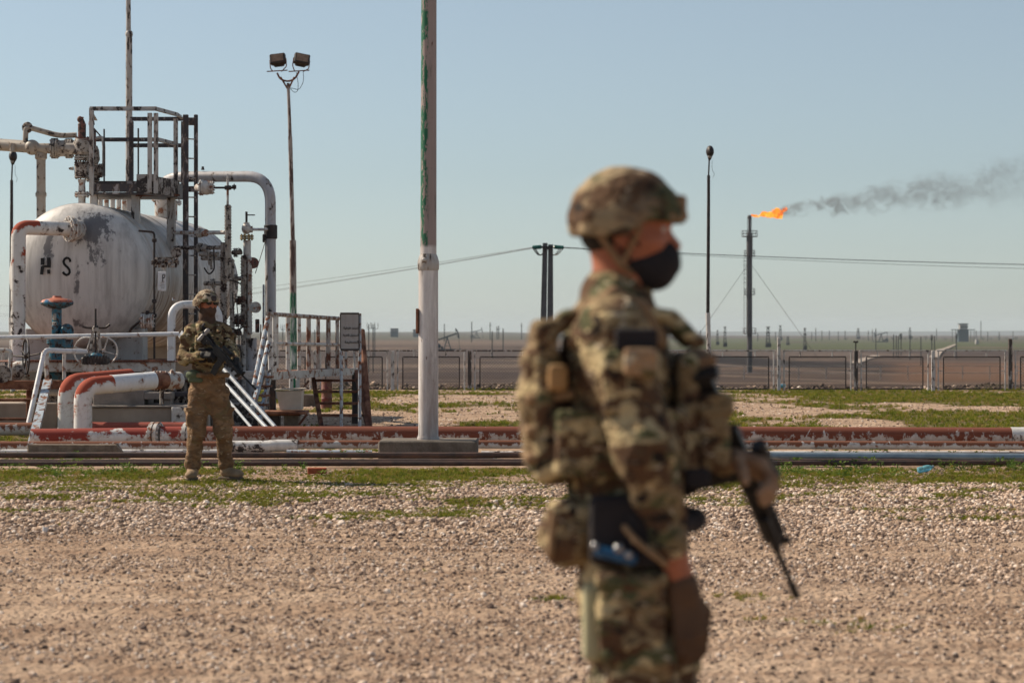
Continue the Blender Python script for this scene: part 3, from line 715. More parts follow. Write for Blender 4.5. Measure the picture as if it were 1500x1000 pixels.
for i in range(len(allp)-1):
    x0, x1 = X_(allp[i], YF)+.19, X_(allp[i+1], YF)-.19
    b = MB(); b.cyl((x0-.1, YF, Z_(513.6, YF)), (x1+.1, YF, Z_(513.6, YF)), .018, n=6); b.build('top_rail', M['fencewhite'] if allp[i] > 700 else M['fencedark'], fence)
    for q in (.22, .74):
        xx = x0+(x1-x0)*q; b = MB(); b.cyl((xx, YF, Z_(522, YF)), (xx, YF, Z_(514, YF)), .016, n=6); b.build('rail_support', M['fencewhite'], fence)
    zb, zt = .04, Z_(522.5, YF); a, c = x0+.06, x1-.06
    b = MB()
    b.bar((a, YF, zt), (c, YF, zt), .026, .026); b.bar((a, YF, zb), (c, YF, zb), .026, .026); b.bar((a, YF, zb+.0132), (a, YF, zt-.0132), .026, .026); b.bar((c, YF, zb+.0132), (c, YF, zt-.0132), .026, .026)
    fr = b.build('panel_frame', M['black'], fence)
    b = MB(); h = zt-zb; w_ = c-a; cs = .075; k = -h
    while k < w_:
        for sg in (0, 1):
            u0, u1 = max(k, 0), min(k+h, w_)
            if u1 > u0:
                z0, z1 = (u0-k), (u1-k)
                if sg: z0, z1 = h-z0, h-z1
                b.bar((a+u0, YF+(.003 if sg else -.003), zb+z0), (a+u1, YF+(.003 if sg else -.003), zb+z1), .0045, .0045)
        k += cs
    b.build('wire_mesh', M['mesh'], fr, smooth=0, kind='stuff')
# second thin fence farther off
Y2 = 240
f2 = thing('wire_fence', 'thin distant wire fence of spindly pale posts beyond the dark bank', 'fence', (X_(1250, Y2), Y2, 0))
for px in range(1010, 1520, 40):
    x = X_(px, Y2); z0 = float(zter(x, Y2)); b = MB(); b.cyl((x, Y2, z0-.3), (x, Y2, z0+1.35), .05, n=6); b.build('post', M['farpale'], f2)
for dz in (.6, 1.3):
    b = MB(); pts = [(X_(px, Y2), Y2, float(zter(X_(px, Y2), Y2))+dz) for px in range(1010, 1540, 40)]; b.sweep(pts, .03, 5); b.build('wire', M['farpale'], f2)

# ---- twin concrete power pole
YP = 130
pp = thing('power_pole', 'twin grey concrete power pole with green insulators behind the near soldier', 'power pole', (X_(800, YP), YP, float(zter(X_(800, YP), YP))))
for (b0, b1, t0, t1) in ((789, 799.2, 795, 802), (800.4, 810.6, 803, 810)):
    zt = Z_(356 if b0 < 800 else 358, YP); zb = pp.location.z-.2; yb = YP; b = MB()
    xb0, xb1, xt0, xt1 = [X_(q, YP) for q in (b0, b1, t0, t1)]
    b.add([(xb0, yb-.2, zb), (xb1, yb-.2, zb), (xb1, yb+.2, zb), (xb0, yb+.2, zb), (xt0, yb-.14, zt), (xt1, yb-.14, zt), (xt1, yb+.14, zt), (xt0, yb+.14, zt)],
          [(3, 2, 1, 0), (4, 5, 6, 7), (0, 1, 5, 4), (1, 2, 6, 5), (2, 3, 7, 6), (3, 0, 4, 7)])
    b.build('mast', M['pole_concrete'], pp, smooth=0)
b = MB(); b.bar(P(788, 362, YP-.25), P(818, 362, YP-.25), .12, .1); b.build('crossarm', M['black'], pp)
for s_, x0, x1, dy in ((-1, 780, 792, -1.0), (-1, 782, 793, 0.0), (-1, 784, 794, 1.0), (1, 826, 811, -1.0), (1, 823, 811, 0.0), (1, 820, 811, 1.0)):
    a = P(x1, 361.5, YP+dy*.3); c = P(x0, 362.5, YP+dy); b = MB(); b.cyl(a, c, .03, n=6)
    for k in range(4):
        p = a.lerp(c, .25+.2*k); b.cyl(p, p+(c-a).normalized()*.09, .11, .05, n=10)
    b.build('insulator', M['insul'], pp)
    b = MB(); pts = [c.lerp(P(801, 362, YP+dy*.3), t_)+Vector((0, 0, -.42*math.sin(PI*t_))) for t_ in [i/10 for i in range(11)]]; b.sweep(pts, .022, 5); b.build('jumper_wire', M['black'], pp)
def wire(label, a, c, sag, r, group, n=24):
    pts = [a.lerp(c, i/n)+Vector((0, 0, -sag*4*(i/n)*(1-i/n))) for i in range(n+1)]
    b = MB(); b.sweep(pts, r, 5); b.build('power_line', M['black'], None, label=label, cat='cable', group=group, origin=pts[0])
for k, (ya, py0) in enumerate(((YP-1, 362), (YP, 362.5), (YP+1, 363))):
    a = P(781+2*k, py0, ya); c = P(-40, (446, 459, 462)[k], 330+8*k); wire('thin black %s power line sagging away to the left of the twin pole' % ('upper', 'middle', 'lower')[k], a, c, 1.2, .012, 'power lines left of the twin pole')
    a = P(825-3*k, py0, ya); c = P(1560, (388, 389, 395)[k], YP+3+k); wire('thin black %s power line running right from the twin pole past the flare' % ('upper', 'middle', 'lower')[k], a, c, .12, .010, 'power lines right of the twin pole')

# ---- flare stack
YS = 560.0
fx = X_(1098, YS); fz = float(zter(fx, YS)); ft = Z_(316, YS)
fs = thing('flare_stack', 'tall dark burning flare stack with round caged platforms on the plain', 'flare stack', (fx, YS, fz))
def sz(py): return Z_(py, YS)
b = MB(); b.cyl((fx, YS, fz-1), (fx, YS, sz(395)), .62, n=16); b.cyl((fx, YS, sz(395)), (fx, YS, sz(341)), .62, .62, n=16); b.cyl((fx, YS, sz(376)), (fx, YS, sz(346)), .72, n=16); b.cyl((fx, YS, sz(341)), (fx, YS, ft), .3, n=12)
b.lathe([(.3, 0), (.45, .3), (.45, .9), (.4, 1.0)], (fx, YS, ft-.9), n=12); b.build('riser', M['stack'], fs)
for k in range(5):
    a_ = .5+k*1.3; b = MB(); b.cyl((fx+.48*math.cos(a_), YS+.48*math.sin(a_), sz(372)), (fx+.48*math.cos(a_), YS+.48*math.sin(a_), ft-.4), .07, n=6); b.build('pilot_pipe', M['stack'], fs)
def cage(zc, rad, hh):
    b = MB(); b.cyl((fx, YS, zc), (fx, YS, zc+.16), rad, n=18); fl = b.build('platform', M['stack'], fs)
    b = MB()
    for q in (.5, 1.0): b.torus((fx, YS, zc+.16+hh*q), (0, 0, 1), rad, .05, 20, 5)
    for k in range(10):
        a_ = k*PI/5; b.cyl((fx+rad*math.cos(a_), YS+rad*math.sin(a_), zc+.16), (fx+rad*math.cos(a_), YS+rad*math.sin(a_), zc+.16+hh), .045, n=5)
    b.build('guard_rail', M['stack'], fl)
cage(sz(347), 1.85, 1.25); cage(sz(376), 1.25, 1.3); cage(sz(432), 1.25, 1.3); cage(sz(489), 1.5, 1.2)
b = MB(); lx = fx-1.0
for dx in (-.3, .3): b.cyl((lx+dx, YS-.3, sz(489)), (lx+dx, YS-.3, sz(378)), .05, n=5)
zz = sz(489)
while zz < sz(378): b.cyl((lx-.3, YS-.3, zz), (lx+.3, YS-.3, zz), .03, n=4); zz += .6
zz = sz(414)
while zz < sz(380): b.torus((lx, YS-.3, zz), (0, 0, 1), .5, .04, 12, 4); zz += 1.0
b.build('ladder', M['stack'], fs)
for (x1, y1, yy) in ((985, 522, 540), (1214, 548, 545)):
    b = MB(); a = Vector((fx, YS, sz(384))); x1w = X_(x1, yy); c = Vector((x1w, yy, float(zter(x1w, yy)))); b.cyl(a, c, .045, n=5); b.build('guy_wire', M['stack'], fs)
# flame and smoke
def flame_mat():
    t = NT('flame'); e = t.n('ShaderNodeEmission'); n_ = t.noise(.7, None, 6, .65, .6)
    c = t.ramp(n_, [(.3, (.55, .06, .01)), (.43, (1.0, .20, .02)), (.58, (1.0, .36, .03)), (.74, (1.0, .66, .15))]); t.l(c, e.inputs[0]); e.inputs[1].default_value = 1.05
    tr = t.n('ShaderNodeBsdfTransparent'); mx = t.n('ShaderNodeMixShader'); x, y, z = t.xyz()
    hole = t.step(t.math('ADD', t.noise(.9, t.map((1, 1, 1), (4, 4, 4)), 5, .6), t.math('MULTIPLY', x, .028)), .63, .70)
    t.l(hole, mx.inputs[0]); t.l(e.outputs[0], mx.inputs[1]); t.l(tr.outputs[0], mx.inputs[2]); t.l(mx.outputs[0], t.out.inputs[0]); return t.m
b = MB(); r_ = random.Random(3); fl0 = Vector((fx, YS, ft))
for k in range(46):
    u = r_.random()**.8; rad = (.22+.85*u)*r_.uniform(.5, 1); c = fl0+Vector((.5+6.8*u, r_.uniform(-.5, .5)*(.3+u), (.05+.95*u*r_.uniform(-.1, 1))))
    b.ell(c, (rad*1.4, rad, rad*.9), nu=12, nv=8)
for k in range(9): b.ell(fl0+Vector((8.2+r_.uniform(-.5, .5), r_.uniform(-.4, .4), .2+r_.random()*1.5)), [r_.uniform(.25, .5)]*3, nu=10, nv=7)
fb = [Vector(q) for q in b.v]
b.v = [tuple(q+Vector((.25*math.sin(3*q.z+q.x*1.7), 0, .22*math.sin(2.3*q.x)+.1*math.sin(5.1*q.x+q.y*3)))) for q in fb]
b.build('flame', flame_mat(), None, label='orange gas flame streaming right from the tip of the flare stack', cat='flame', origin=fl0)
def smoke_mat():
    t = NT('smoke'); t.t.nodes.remove(t.b); v = t.n('ShaderNodeVolumePrincipled'); t.l(v.outputs[0], t.out.inputs['Volume'])
    v.inputs['Color'].default_value = (.22, .19, .18, 1)
    x, y, z = t.xyz()
    u = t.math('DIVIDE', x, 62.0)
    zc = t.math('ADD', t.math('MULTIPLY', t.math('POWER', t.math('MAXIMUM', u, 0.001), 1.25), 8.6), .3)
    wv = t.math('MULTIPLY', t.math('SUBTRACT', t.noise(.11, t.map((1, .5, 1)), 3, .5), .5), t.math('ADD', 1.0, t.math('MULTIPLY', u, 13)))
    dz = t.math('SUBTRACT', t.math('SUBTRACT', z, zc), wv)
    rad = t.math('ADD', .9, t.math('MULTIPLY', u, 7.6))
    d = t.math('SQRT', t.math('ADD', t.math('POWER', t.math('DIVIDE', dz, rad), 2.0), t.math('POWER', t.math('DIVIDE', y, rad), 2.0)))
    body = t.step(d, 1.0, .2)
    n1 = t.noise(.42, t.map((1, 1, 1.15)), 7, .62, .8)
    dens = t.math('MULTIPLY', t.step(t.math('ADD', n1, t.math('MULTIPLY', body, .20)), .57, .80), body)
    dens = t.math('MULTIPLY', dens, t.math('ADD', t.math('SUBTRACT', 1.15, u), t.step(x, 26.0, 5.0))); dens = t.math('MULTIPLY', dens, t.step(x, 4.5, 7.5))
    t.l(t.math('MULTIPLY', dens, .36), v.inputs['Density']); return t.m
b = MB(); 
prof = []
for i in range(15):
    u = i/14; prof.append((fl0+Vector((5+61.5*u, 0, .3+8.6*u**1.25)), 1.6+10*u))
b.sweep([p for p, _ in prof], 1, 16, True, [q for _, q in prof])
b.build('smoke', smoke_mat(), None, label='thin grey smoke plume drifting right from the flare flame', cat='smoke', origin=fl0, kind='stuff')

# ---- pumpjacks
def pumpjack(label, px, pybase, Y, sc, flip=1, tilt=.33, m='fardark'):
    x = X_(px, Y); z = float(zter(x, Y)); T = thing('pumpjack', label, 'pumpjack', (x, Y, z), 'pumpjacks on the oilfield plain')
    mm = M[m]; f = flip
    def q(a, c, dy=0): return Vector((x+f*a*sc, Y+dy*sc, z+c*sc))
    b = MB(); b.bar(q(-4.5, .25), q(3.2, .25), 1.6*sc, .5*sc); b.build('base', mm, T)
    b = MB()
    for dy in (-.9, .9):
        b.bar(q(-1.2, .5, dy), q(0, 5.2, dy*.3), .28*sc, .28*sc); b.bar(q(1.5, .5, dy), q(0, 5.2, dy*.3), .28*sc, .28*sc)
    for zz in (1.8, 3.2): b.bar(q(-1.2*(1-zz/5.2), zz, 0), q(1.5*(1-zz/5.2), zz, 0), .16*sc, .16*sc)
    b.build('samson_post', mm, T)
    ct, stn = math.cos(tilt), math.sin(tilt)
    def bm(u, v=0): return q(u*ct-v*stn, 5.4+u*stn+v*ct)
    b = MB(); b.bar(bm(-4.2), bm(4.0), .35*sc, .55*sc); b.build('walking_beam', mm, T)
    b = MB(); pts = [bm(4.0+.55*math.cos(a_)-.1, 2.1*math.sin(a_)) for a_ in [(-1.2+.24*k) for k in range(11)]]
    b.sweep(pts, .3*sc, 6); b.bar(bm(3.6), pts[0], .18*sc, .18*sc); b.bar(bm(3.6), pts[-1], .18*sc, .18*sc); b.build('horse_head', mm, T)
    b = MB(); b.bar(bm(-4.1), q(-3.6, 2.0, .5), .2*sc, .2*sc); b.bar(bm(-4.1), q(-3.6, 2.0, -.5), .2*sc, .2*sc); b.build('pitman_arm', mm, T)
    b = MB(); b.cyl(q(-3.4, 1.7, -.7), q(-3.4, 1.7, .7), .95*sc, n=14); b.bar(q(-3.4, 1.7, .6), q(-4.6, .9, .6), .8*sc, .8*sc); b.build('crank', mm, T)
    b = MB(); b.bar(q(-2.4, 1.1), q(-1.6, 1.1), 1.2*sc, 1.2*sc); b.build('gearbox', mm, T)
    b = MB(); b.cyl(pts[0]+Vector((f*.1*sc, 0, 0)), q(5.0, -.6), .07*sc, n=5); b.cyl(q(5.0, -.6), q(5.0, .9), .2*sc, n=6); b.build('polished_rod', mm, T)
pumpjack('large dark pumpjack with raised horse head just right of the white pole', 655, 509, 900, .95, 1, .33)
pumpjack('small distant pumpjack on the ridge left of the twin power pole', 698, 492, 2300, 1.25, 1, .2)
pumpjack('distant pumpjack among poles left of the dirt track', 1291, 497, 2100, 1.35, -1, -.25)
# ---- distant well towers (workover derricks)
def derrick(px, top, Y, w_, label, m='far'):
    x = X_(px, Y); z = float(zter(x, Y)); h = Z_(top, Y)-z; T = thing('well_tower', label, 'well tower', (x, Y, z), 'well towers on the right-hand plain')
    k = w_*Y/F
    b = MB()
    for sx in (-1, 1):
        for sy in (-1, 1): b.bar((x+sx*k*.5, Y+sy*k*.5, z-1), (x+sx*k*.16, Y+sy*k*.16, z+h), k*.09, k*.09)
    b.build('leg', M[m], T)
    b = MB(); n = 6
    for i in range(n):
        u0, u1 = i/n, (i+1)/n; r0, r1 = k*(.5-.34*u0), k*(.5-.34*u1)
        for sy in (-1, 1): b.bar((x-r0, Y+sy*r0, z+h*u0), (x+r1, Y+sy*r1, z+h*u1), k*.06, k*.06); b.bar((x+r0, Y+sy*r0, z+h*u0), (x-r1, Y+sy*r1, z+h*u1), k*.06, k*.06)
    b.build('brace', M[m], T)
    b = MB(); b.bevbox((x, Y, z+h*.72), (k*.8, k*.6, h*.06), .02); b.bevbox((x, Y, z+h*1.0), (k*.7, k*.5, h*.05), .02); b.build('crown_block', M[m], T)
    b = MB(); b.bevbox((x+k*.1, Y, z+h*.1), (k*1.05, k*.8, h*.22), .05); b.build('cabin', M[m], T)
    return T
for i, (px, top, Y, wd, lb) in enumerate([(1051, 484, 1500, 4, 'slim faint well tower right of the thin lamp pole'), (1062, 479, 1300, 5, 'dark well tower nearest the left of the flare stack'), (1125, 479, 1250, 7, 'broad dark well tower right of the flare stack'),
        (1143, 477, 2600, 5, 'faint small well tower on the skyline behind the broad one'), (1154, 493, 1500, 5, 'short squat well tower under the right guy wire'), (1179, 481, 1000, 5, 'tall thin dark well tower right of the guy wire'),
        (1257, 481, 3000, 5, 'faint well tower left of the skyline pumpjack'), (1333, 480, 3000, 4, 'faint well tower beside the skyline trees')]):
    derrick(px, top, Y, wd, lb)
# ---- distant poles
def farpole(px, top, Y, label, arm=0, r=.16, twin=0):
    x = X_(px, Y); z = float(zter(x, Y)); zt = Z_(top, Y); T = thing('utility_pole', label, 'utility pole', (x, Y, z), 'distant utility poles')
    b = MB(); b.cyl((x, Y, z-1), (x, Y, zt), r*Y/900+.05, n=6); b.build('mast', M['far'], T)
    if twin: b = MB(); b.cyl((x+twin*Y/F, Y, z-1), (x+twin*Y/F, Y, zt), r*Y/900+.05, n=6); b.build('mast', M['far'], T)
    if arm:
        a = arm*Y/F; b = MB(); c = x+(twin*Y/F/2 if twin else 0); b.bar((c-a, Y, zt-.12*Y/100-.2), (c+a, Y, zt-.12*Y/100-.2), .025*Y/150, .025*Y/150); b.build('crossarm', M['far'], T)
        for s_ in (-1, 0, 1) if Y < 1000 else (): b = MB(); b.cyl((c+s_*a*.9, Y, zt-.12*Y/100-.1), (c+s_*a*.9, Y, zt+.08*Y/100), .02*Y/200, n=5); b.build('insulator', M['far'], T)
farpole(540, 475, 520, 'twin-masted pole with a long crossarm right of the sign board', 6, .12, 6.5)
farpole(549, 476, 800, 'single pole with crossarm right of the twin-masted one', 5, .12)
farpole(414, 478, 900, 'pole seen between arch pipe and floodlight pole', 3, .12)
farpole(461, 483, 1100, 'faint pole behind the walkway railing', 3)
for px, top, Y, lb in [(691, 471, 1400, 'tallest skyline pole left of the small pumpjack'), (718, 472, 1800, 'thin pole right of the small pumpjack'), (728, 478, 2000, 'faint pole left of the twin power pole'), (730.5, 477, 2100, 'faint pole beside another left of the twin power pole'),
                   (737, 481, 900, 'short pole on the brown field left of the twin power pole'), (721, 485, 800, 'short pole below the small pumpjack'), (764, 473, 2100, 'skyline pole nearest the twin power pole'), (651, 474, 1500, 'thin skyline pole left of the large pumpjack')]:
    farpole(px, top, Y, lb, 1.6 if Y > 1500 else 0)
for px, top, Y, lb in [(1013, 483, 2500, 'faint skyline pole, the farther left of two beside the slim lamp pole'), (1026, 483, 2600, 'faint skyline pole immediately left of the slim lamp pole'), (1110, 487, 2400, 'faint skyline pole immediately right of the flare stack'),
        (1136, 486, 2500, 'faint skyline pole just right of the broad dark well tower'), (1189, 486, 2600, 'low faint pole, first to the right of the tall thin well tower'), (1195, 480, 2400, 'tallest faint pole a little right of the tall thin well tower'),
        (1204, 484, 2500, 'faint pole, third to the right of the tall thin well tower'), (1215, 484, 2700, 'faint pole, fourth to the right of the tall thin well tower'), (1228, 485, 2500, 'faint pole midway between the tall thin well tower and the dark post with lamps'),
        (1238, 484, 2700, 'faint skyline pole left of the post with two round lamps'), (1272, 484, 2500, 'faint skyline pole, second left of the skyline pumpjack'), (1283, 481, 1000, 'tall nearer dark pole just left of the skyline pumpjack'), (1278, 482, 2400, 'faint skyline pole immediately left of the tall nearer pole by the pumpjack'),
        (1309, 490, 800, 'leftmost of the cluster of four dark poles on the green field'), (1313, 491, 830, 'second of the cluster of four dark poles on the green field'), (1316, 492, 800, 'third of the cluster of four dark poles on the green field'), (1320, 491, 860, 'rightmost of the cluster of four dark poles on the green field'),
        (1333, 491, 780, 'lone dark pole right of the cluster of four poles'), (1349, 493, 700, 'lone dark pole midway between the pole cluster and the dirt track'), (1365, 493, 720, 'left one of two dark poles above the pale motley fence post'), (1369, 492, 700, 'right one of two dark poles above the pale motley fence post'),
        (1401, 491, 800, 'dark pole beside the upper end of the pale dirt track'), (1372, 481, 2700, 'faint skyline pole well left of the blocky skyline building'), (1437, 470, 2900, 'very tall thin faint mast right of the blocky skyline building'),
        (1430, 484, 2600, 'faint pole immediately left of the very tall thin mast'), (1447, 486, 2500, 'faint pole, first right of the very tall thin mast'), (1464, 486, 2600, 'faint pole, second right of the very tall thin mast'), (1484, 485, 2700, 'faint pole nearest the right edge on the skyline')]:
    farpole(px, top, Y, lb, 1.2 if px % 3 == 0 else 0, .13)
# lamp cluster pole behind fence right
x = X_(1253.5, 64); z = float(zter(x, 64)); T = thing('lamp_post', 'short post with two round lamps just behind a dark fence post', 'lamp post', (x, 64, z))
b = MB(); b.cyl((x, 64, z-.1), (x, 64, Z_(500, 64)), .018, n=6); b.build('post', M['black'], T)
for s_ in (-1, 1): b = MB(); b.ell((x+s_*.035, 64, Z_(500.5, 64)), (.035, .04, .03), nu=8, nv=6); b.build('lamp', M['black'], T)
# ---- distant buildings
def shed(px0, px1, top, Y, label, m='fardark', mast=None):
    x0, x1 = X_(px0, Y), X_(px1, Y); xc = (x0+x1)/2; z = float(zter(xc, Y)); zt = Z_(top, Y); T = thing('shed', label, 'shed', (xc, Y, z), None)
    b = MB(); b.bbox(x0, x1, Y, Y+8, z-2, zt); b.build('wall', M[m], T, smooth=0)
    b = MB(); b.bbox(x0-.6, x1+.6, Y-.6, Y+8.6, zt, zt+.5); b.build('roof', M['far'], T, smooth=0)
    if mast: b = MB(); b.bar((X_(mast[0], Y), Y+2, zt+.5), (X_(mast[0], Y), Y+2, Z_(mast[1], Y)), .9, .9); b.build('mast', M['far'], T)
    for k in range(3): b = MB(); xx = x0+(x1-x0)*(k+.5)/3; b.bbox(xx-.7, xx+.7, Y-.08, Y-.003, zt-2.4, zt-1.0); b.build('window', M['farpale'], T, smooth=0)
shed(572, 583, 481.5, 2600, 'long flat dark shed on the skyline left of the white pole')
shed(605, 613, 483, 2600, 'small dark skyline building with a mast, right beside the white pole', mast=(610, 469))
YB = 2200
x0, x1 = X_(1405, YB), X_(1419, YB); xc = (x0+x1)/2; zb = float(zter(xc, YB))
T = thing('control_tower', 'blocky blue-grey building with a raised hall and low wings on the skyline', 'building', (xc, YB, zb))
b = MB(); b.bbox(x0, x1, YB, YB+9, zb-1, Z_(482, YB)); b.build('wall', M['fardark'], T, smooth=0)
b = MB(); b.bbox(x0+1, x1-1, YB+.5, YB+8, Z_(482, YB), Z_(475, YB)); b.build('upper_hall', M['farpale'], T, smooth=0)
b = MB(); b.bbox(x0+.3, x1-.3, YB, YB+8.6, Z_(475, YB), Z_(473.6, YB)); b.build('roof', M['fardark'], T, smooth=0)
for k in range(4): b = MB(); xx = x0+1.6+k*1.8; b.bbox(xx, xx+1.1, YB+.42, YB+.49, Z_(480.5, YB), Z_(477, YB)); b.build('window', M['far'], T, smooth=0)
for a, c in ((1395, 1405), (1419, 1429)): b = MB(); b.bbox(X_(a, YB), X_(c, YB), YB+2, YB+7, Z_(483.3, YB), Z_(482.2, YB)); b.build('wing_roof', M['fardark'], T, smooth=0)
for px in (1396, 1401, 1423, 1428): b = MB(); b.bbox(X_(px, YB)-.2, X_(px, YB)+.2, YB+3, YB+3.4, zb-1, Z_(483.3, YB)); b.build('column', M['fardark'], T, smooth=0)
YV = 1500; x = X_(1431, YV); z = float(zter(x, YV)); T = thing('white_vehicle', 'tiny white truck on the plain right of the skyline building', 'truck', (x, YV, z))
b = MB(); b.bevbox((x, YV, z+1.6), (1.8, 4.5, 2.4), .2); b.build('body', M['farpale'], T); b = MB(); b.bevbox((x, YV, z+3.2), (1.5, 1.8, 1.0), .2); b.build('cab', M['farpale'], T)
for s_ in (-1, 1): b = MB(); b.cyl((x+s_*.9, YV-1.4, z+.45), (x+s_*.7, YV-1.4, z+.45), .45, n=10); b.build('wheel', M['far'], T)
# ---- skyline trees
def ftree(px, Y, hpx, wpx, label):
    x = X_(px, Y); z = float(zter(x, Y)); h = hpx*Y/F; wv = wpx*Y/F; T = thing('tree', label, 'tree', (x, Y, z), 'skyline trees')
    b = MB(); b.cyl((x, Y, z-1), (x, Y, z+h*.5), .3, .15, n=6); b.build('trunk', M['far'], T)
    b = MB(); rr = random.Random(px)
    for k in range(90):
        a_ = rr.random()*6.28; u = rr.random(); rad = wv*.5*math.sin(PI*(.15+.8*u))**.6*rr.random()**.4; c = Vector((x+rad*math.cos(a_), Y+rad*math.sin(a_), z+h*(.15+.85*u)))
        s_ = h*.09; u_ = Vector((rr.uniform(-1, 1), rr.uniform(-1, 1), rr.uniform(-1, 1)))*s_; v_ = Vector((rr.uniform(-1, 1), rr.uniform(-1, 1), rr.uniform(-1, 1)))*s_; b.add([c-u_, c-v_, c+u_, c+v_], [(0, 1, 2, 3)])
    b.build('crown', M['leafgreen'], T, smooth=0)
for px, h, wv, lb in [(1319, 9, 6, 'tall pointed skyline tree left of the blocky building'), (1308, 4, 7, 'low dark bush just left of the tall pointed skyline tree'), (1326, 4, 8, 'low dark bush just right of the tall pointed skyline tree'), (1335, 6, 5, 'upright dark tree beside the faint well tower on the right skyline'),
        (1343, 3, 8, 'very low bush right of the upright dark tree'), (1356, 5, 8, 'rounded dark tree midway between pointed tree and blocky building'), (1364, 4, 6, 'small dark tree just right of the rounded midway tree'), (1385, 3, 9, 'very low wide bush near the left wing of the blocky building'),
        (1425, 4, 10, 'wide low tree just right of the blocky building'), (1440, 4, 9, 'low tree just right of the very tall thin mast'), (1452, 4, 8, 'second low tree right of the very tall thin mast'), (1463, 5, 5, 'narrow upright small tree towards the right edge'),
        (1475, 4, 9, 'wide low tree second from the right edge'), (1488, 5, 7, 'rounded low tree nearest the right edge'), (1265, 3, 8, 'very low bush left of the skyline pumpjack'), (1240, 3, 7, 'very low bush left of the post with two round lamps')]:
    ftree(px, 2750, h, wv, lb)

# ================================================================ POLES IN THE YARD
# white pole on the plinth
YW = 27.3; xw = X_(627.5, YW)
pl = thing('concrete_plinth', 'dark grey concrete block under the white steel pole', 'plinth', (xw, YW, 0))
def px2(a, c): return X_(a, YW), X_(c, YW)
x0, x1 = px2(556, 700); zp = .205; b = MB()
vs_ = [(x0, YW-.36, -.05), (x1, YW-.36, -.05), (x1, YW+.4, -.05), (x0, YW+.4, -.05), (x0+.02, YW-.34, zp-.03), (x1-.02, YW-.34, zp-.015), (x1-.03, YW+.38, zp), (x0+.03, YW+.38, zp)]
b.bevbox(((x0+x1)/2, YW, zp/2-.03), (x1-x0, .74, zp+.06), .018)
rr = random.Random(5); b.v = [(v[0]+rr.uniform(-.008, .008), v[1]+rr.uniform(-.008, .008), v[2]+rr.uniform(-.006, .006)) for v in b.v]
b.build('block', M['concrete'], pl, smooth=0)
wp = thing('white_pole', 'thick white steel pole with peeling green paint standing on a concrete block', 'pole', (xw, YW, zp))
b = MB(); zj = Z_(381, YW)
b.lathe([(.125, 0), (.125, .03), (.113, .03), (.110, zj-zp-.12)], (xw, YW, zp), n=28, cap=True); b.build('lower_tube', M['pole'], wp)
b = MB(); b.lathe([(.110, -.12), (.121, -.10), (.121, -.02), (.109, .03), (.092, .07)], (xw, YW, zj), n=28); b.ell((xw-.04, YW-.115, zj+.0), (.035, .03, .03), nu=10, nv=7); b.build('joint_collar', M['post_paint'], wp)
b = MB(); b.cyl((xw, YW, zj+.05), (xw+.01, YW, 7.2), .0915, .083, n=28); b.build('upper_tube', M['pole'], wp)
b = MB(); b.bevbox((xw-.125, YW-.02, Z_(470, YW)), (.03, .08, .28), .005); b.build('junction_box', M['rust'], wp)
b = MB(); b.bevbox((xw, YW-.1, 7.3), (.5, .3, .25), .04); b.build('lamp_head', M['black'], wp)
# slim mast far left
YL = 50; xl = X_(189, YL); gm_ = thing('grey_mast', 'slim grey mast rising behind the tank-top platform', 'pole', (xl, YL, 0))
b = MB(); zj = Z_(48, YL); b.cyl((xl, YL, -.1), (xl, YL, zj), .075, .066, n=14); b.build('lower_tube', M['post_paint'], gm_)
b = MB(); b.lathe([(.067, -.08), (.078, -.05), (.078, .0), (.05, .04)], (xl, YL, zj), n=14); b.build('collar', M['post_paint'], gm_)
b = MB(); b.cyl((xl-.01, YL, zj), (xl-.02, YL, 9.0), .05, .046, n=14); b.build('upper_tube', M['post_paint'], gm_)
# floodlight pole
YQ = 56; xq = X_(430, YQ); fp = thing('floodlight_pole', 'rusty and white pole topped by two square floodlights on a curved fork', 'floodlight pole', (xq, YQ, 0))
def q_(px, py, dy=0): return P(px, py, YQ+dy)
b = MB(); b.cyl((xq, YQ, -.1), q_(429, 352), .085, .075, n=12); b.build('lower_tube', M['farpole'], fp)
b = MB(); b.cyl(q_(429, 352), q_(425, 200), .05, .05, n=10); b.cyl(q_(425, 200), q_(422, 122), .042, .035, n=10); b.build('upper_tube', M['farpole'], fp)
b = MB(); b.pipe([q_(406, 107), q_(410, 116), q_(421, 120), q_(432, 116), q_(438, 105)], .022, .1); b.pipe([q_(411, 113), q_(421, 130)], .02); b.pipe([q_(431, 113), q_(423, 130)], .02); b.build('fork', M['rust'], fp)
for s_, cx, cy, tx in ((-1, 407, 87, -.12), (1, 442, 87, .30)):
    b = MB(); Mx = Matrix.Rotation(tx*.9, 3, 'Z') @ Matrix.Rotation(R(-14), 3, 'X') @ Matrix.Rotation(-.12 if s_ < 0 else .18, 3, 'Y'); c = q_(cx, cy)
    b.bevbox(c, (.36, .16, .24), .02, Mx); b.bevbox(c+Mx @ Vector((0, .10, -.06)), (.26, .12, .16), .03, Mx)
    for k in range(5): b.box(c+Mx @ Vector((-.14+.07*k, .09, .1)), (.01, .16, .07), Mx)
    hd = b.build('floodlight', M['black'], fp)
    b = MB(); b.box(c+Mx @ Vector((0, -.084, .01)), (.28, .012, .17), Mx); b.build('glass', M['glass'], hd)
    b = MB(); base = q_(406 if s_ < 0 else 438, 105)
    for e in (-1, 1): b.pipe([c+Mx @ Vector((e*.19, 0, 0)), c+Mx @ Vector((e*.19, 0, -.2)), base+Vector((e*.1, 0, 0))], .012, .04)
    b.bar(base+Vector((-.24, 0, 0)), base+Vector((.24, 0, .03)), .05, .02); b.build('bracket', M['rust'], hd)
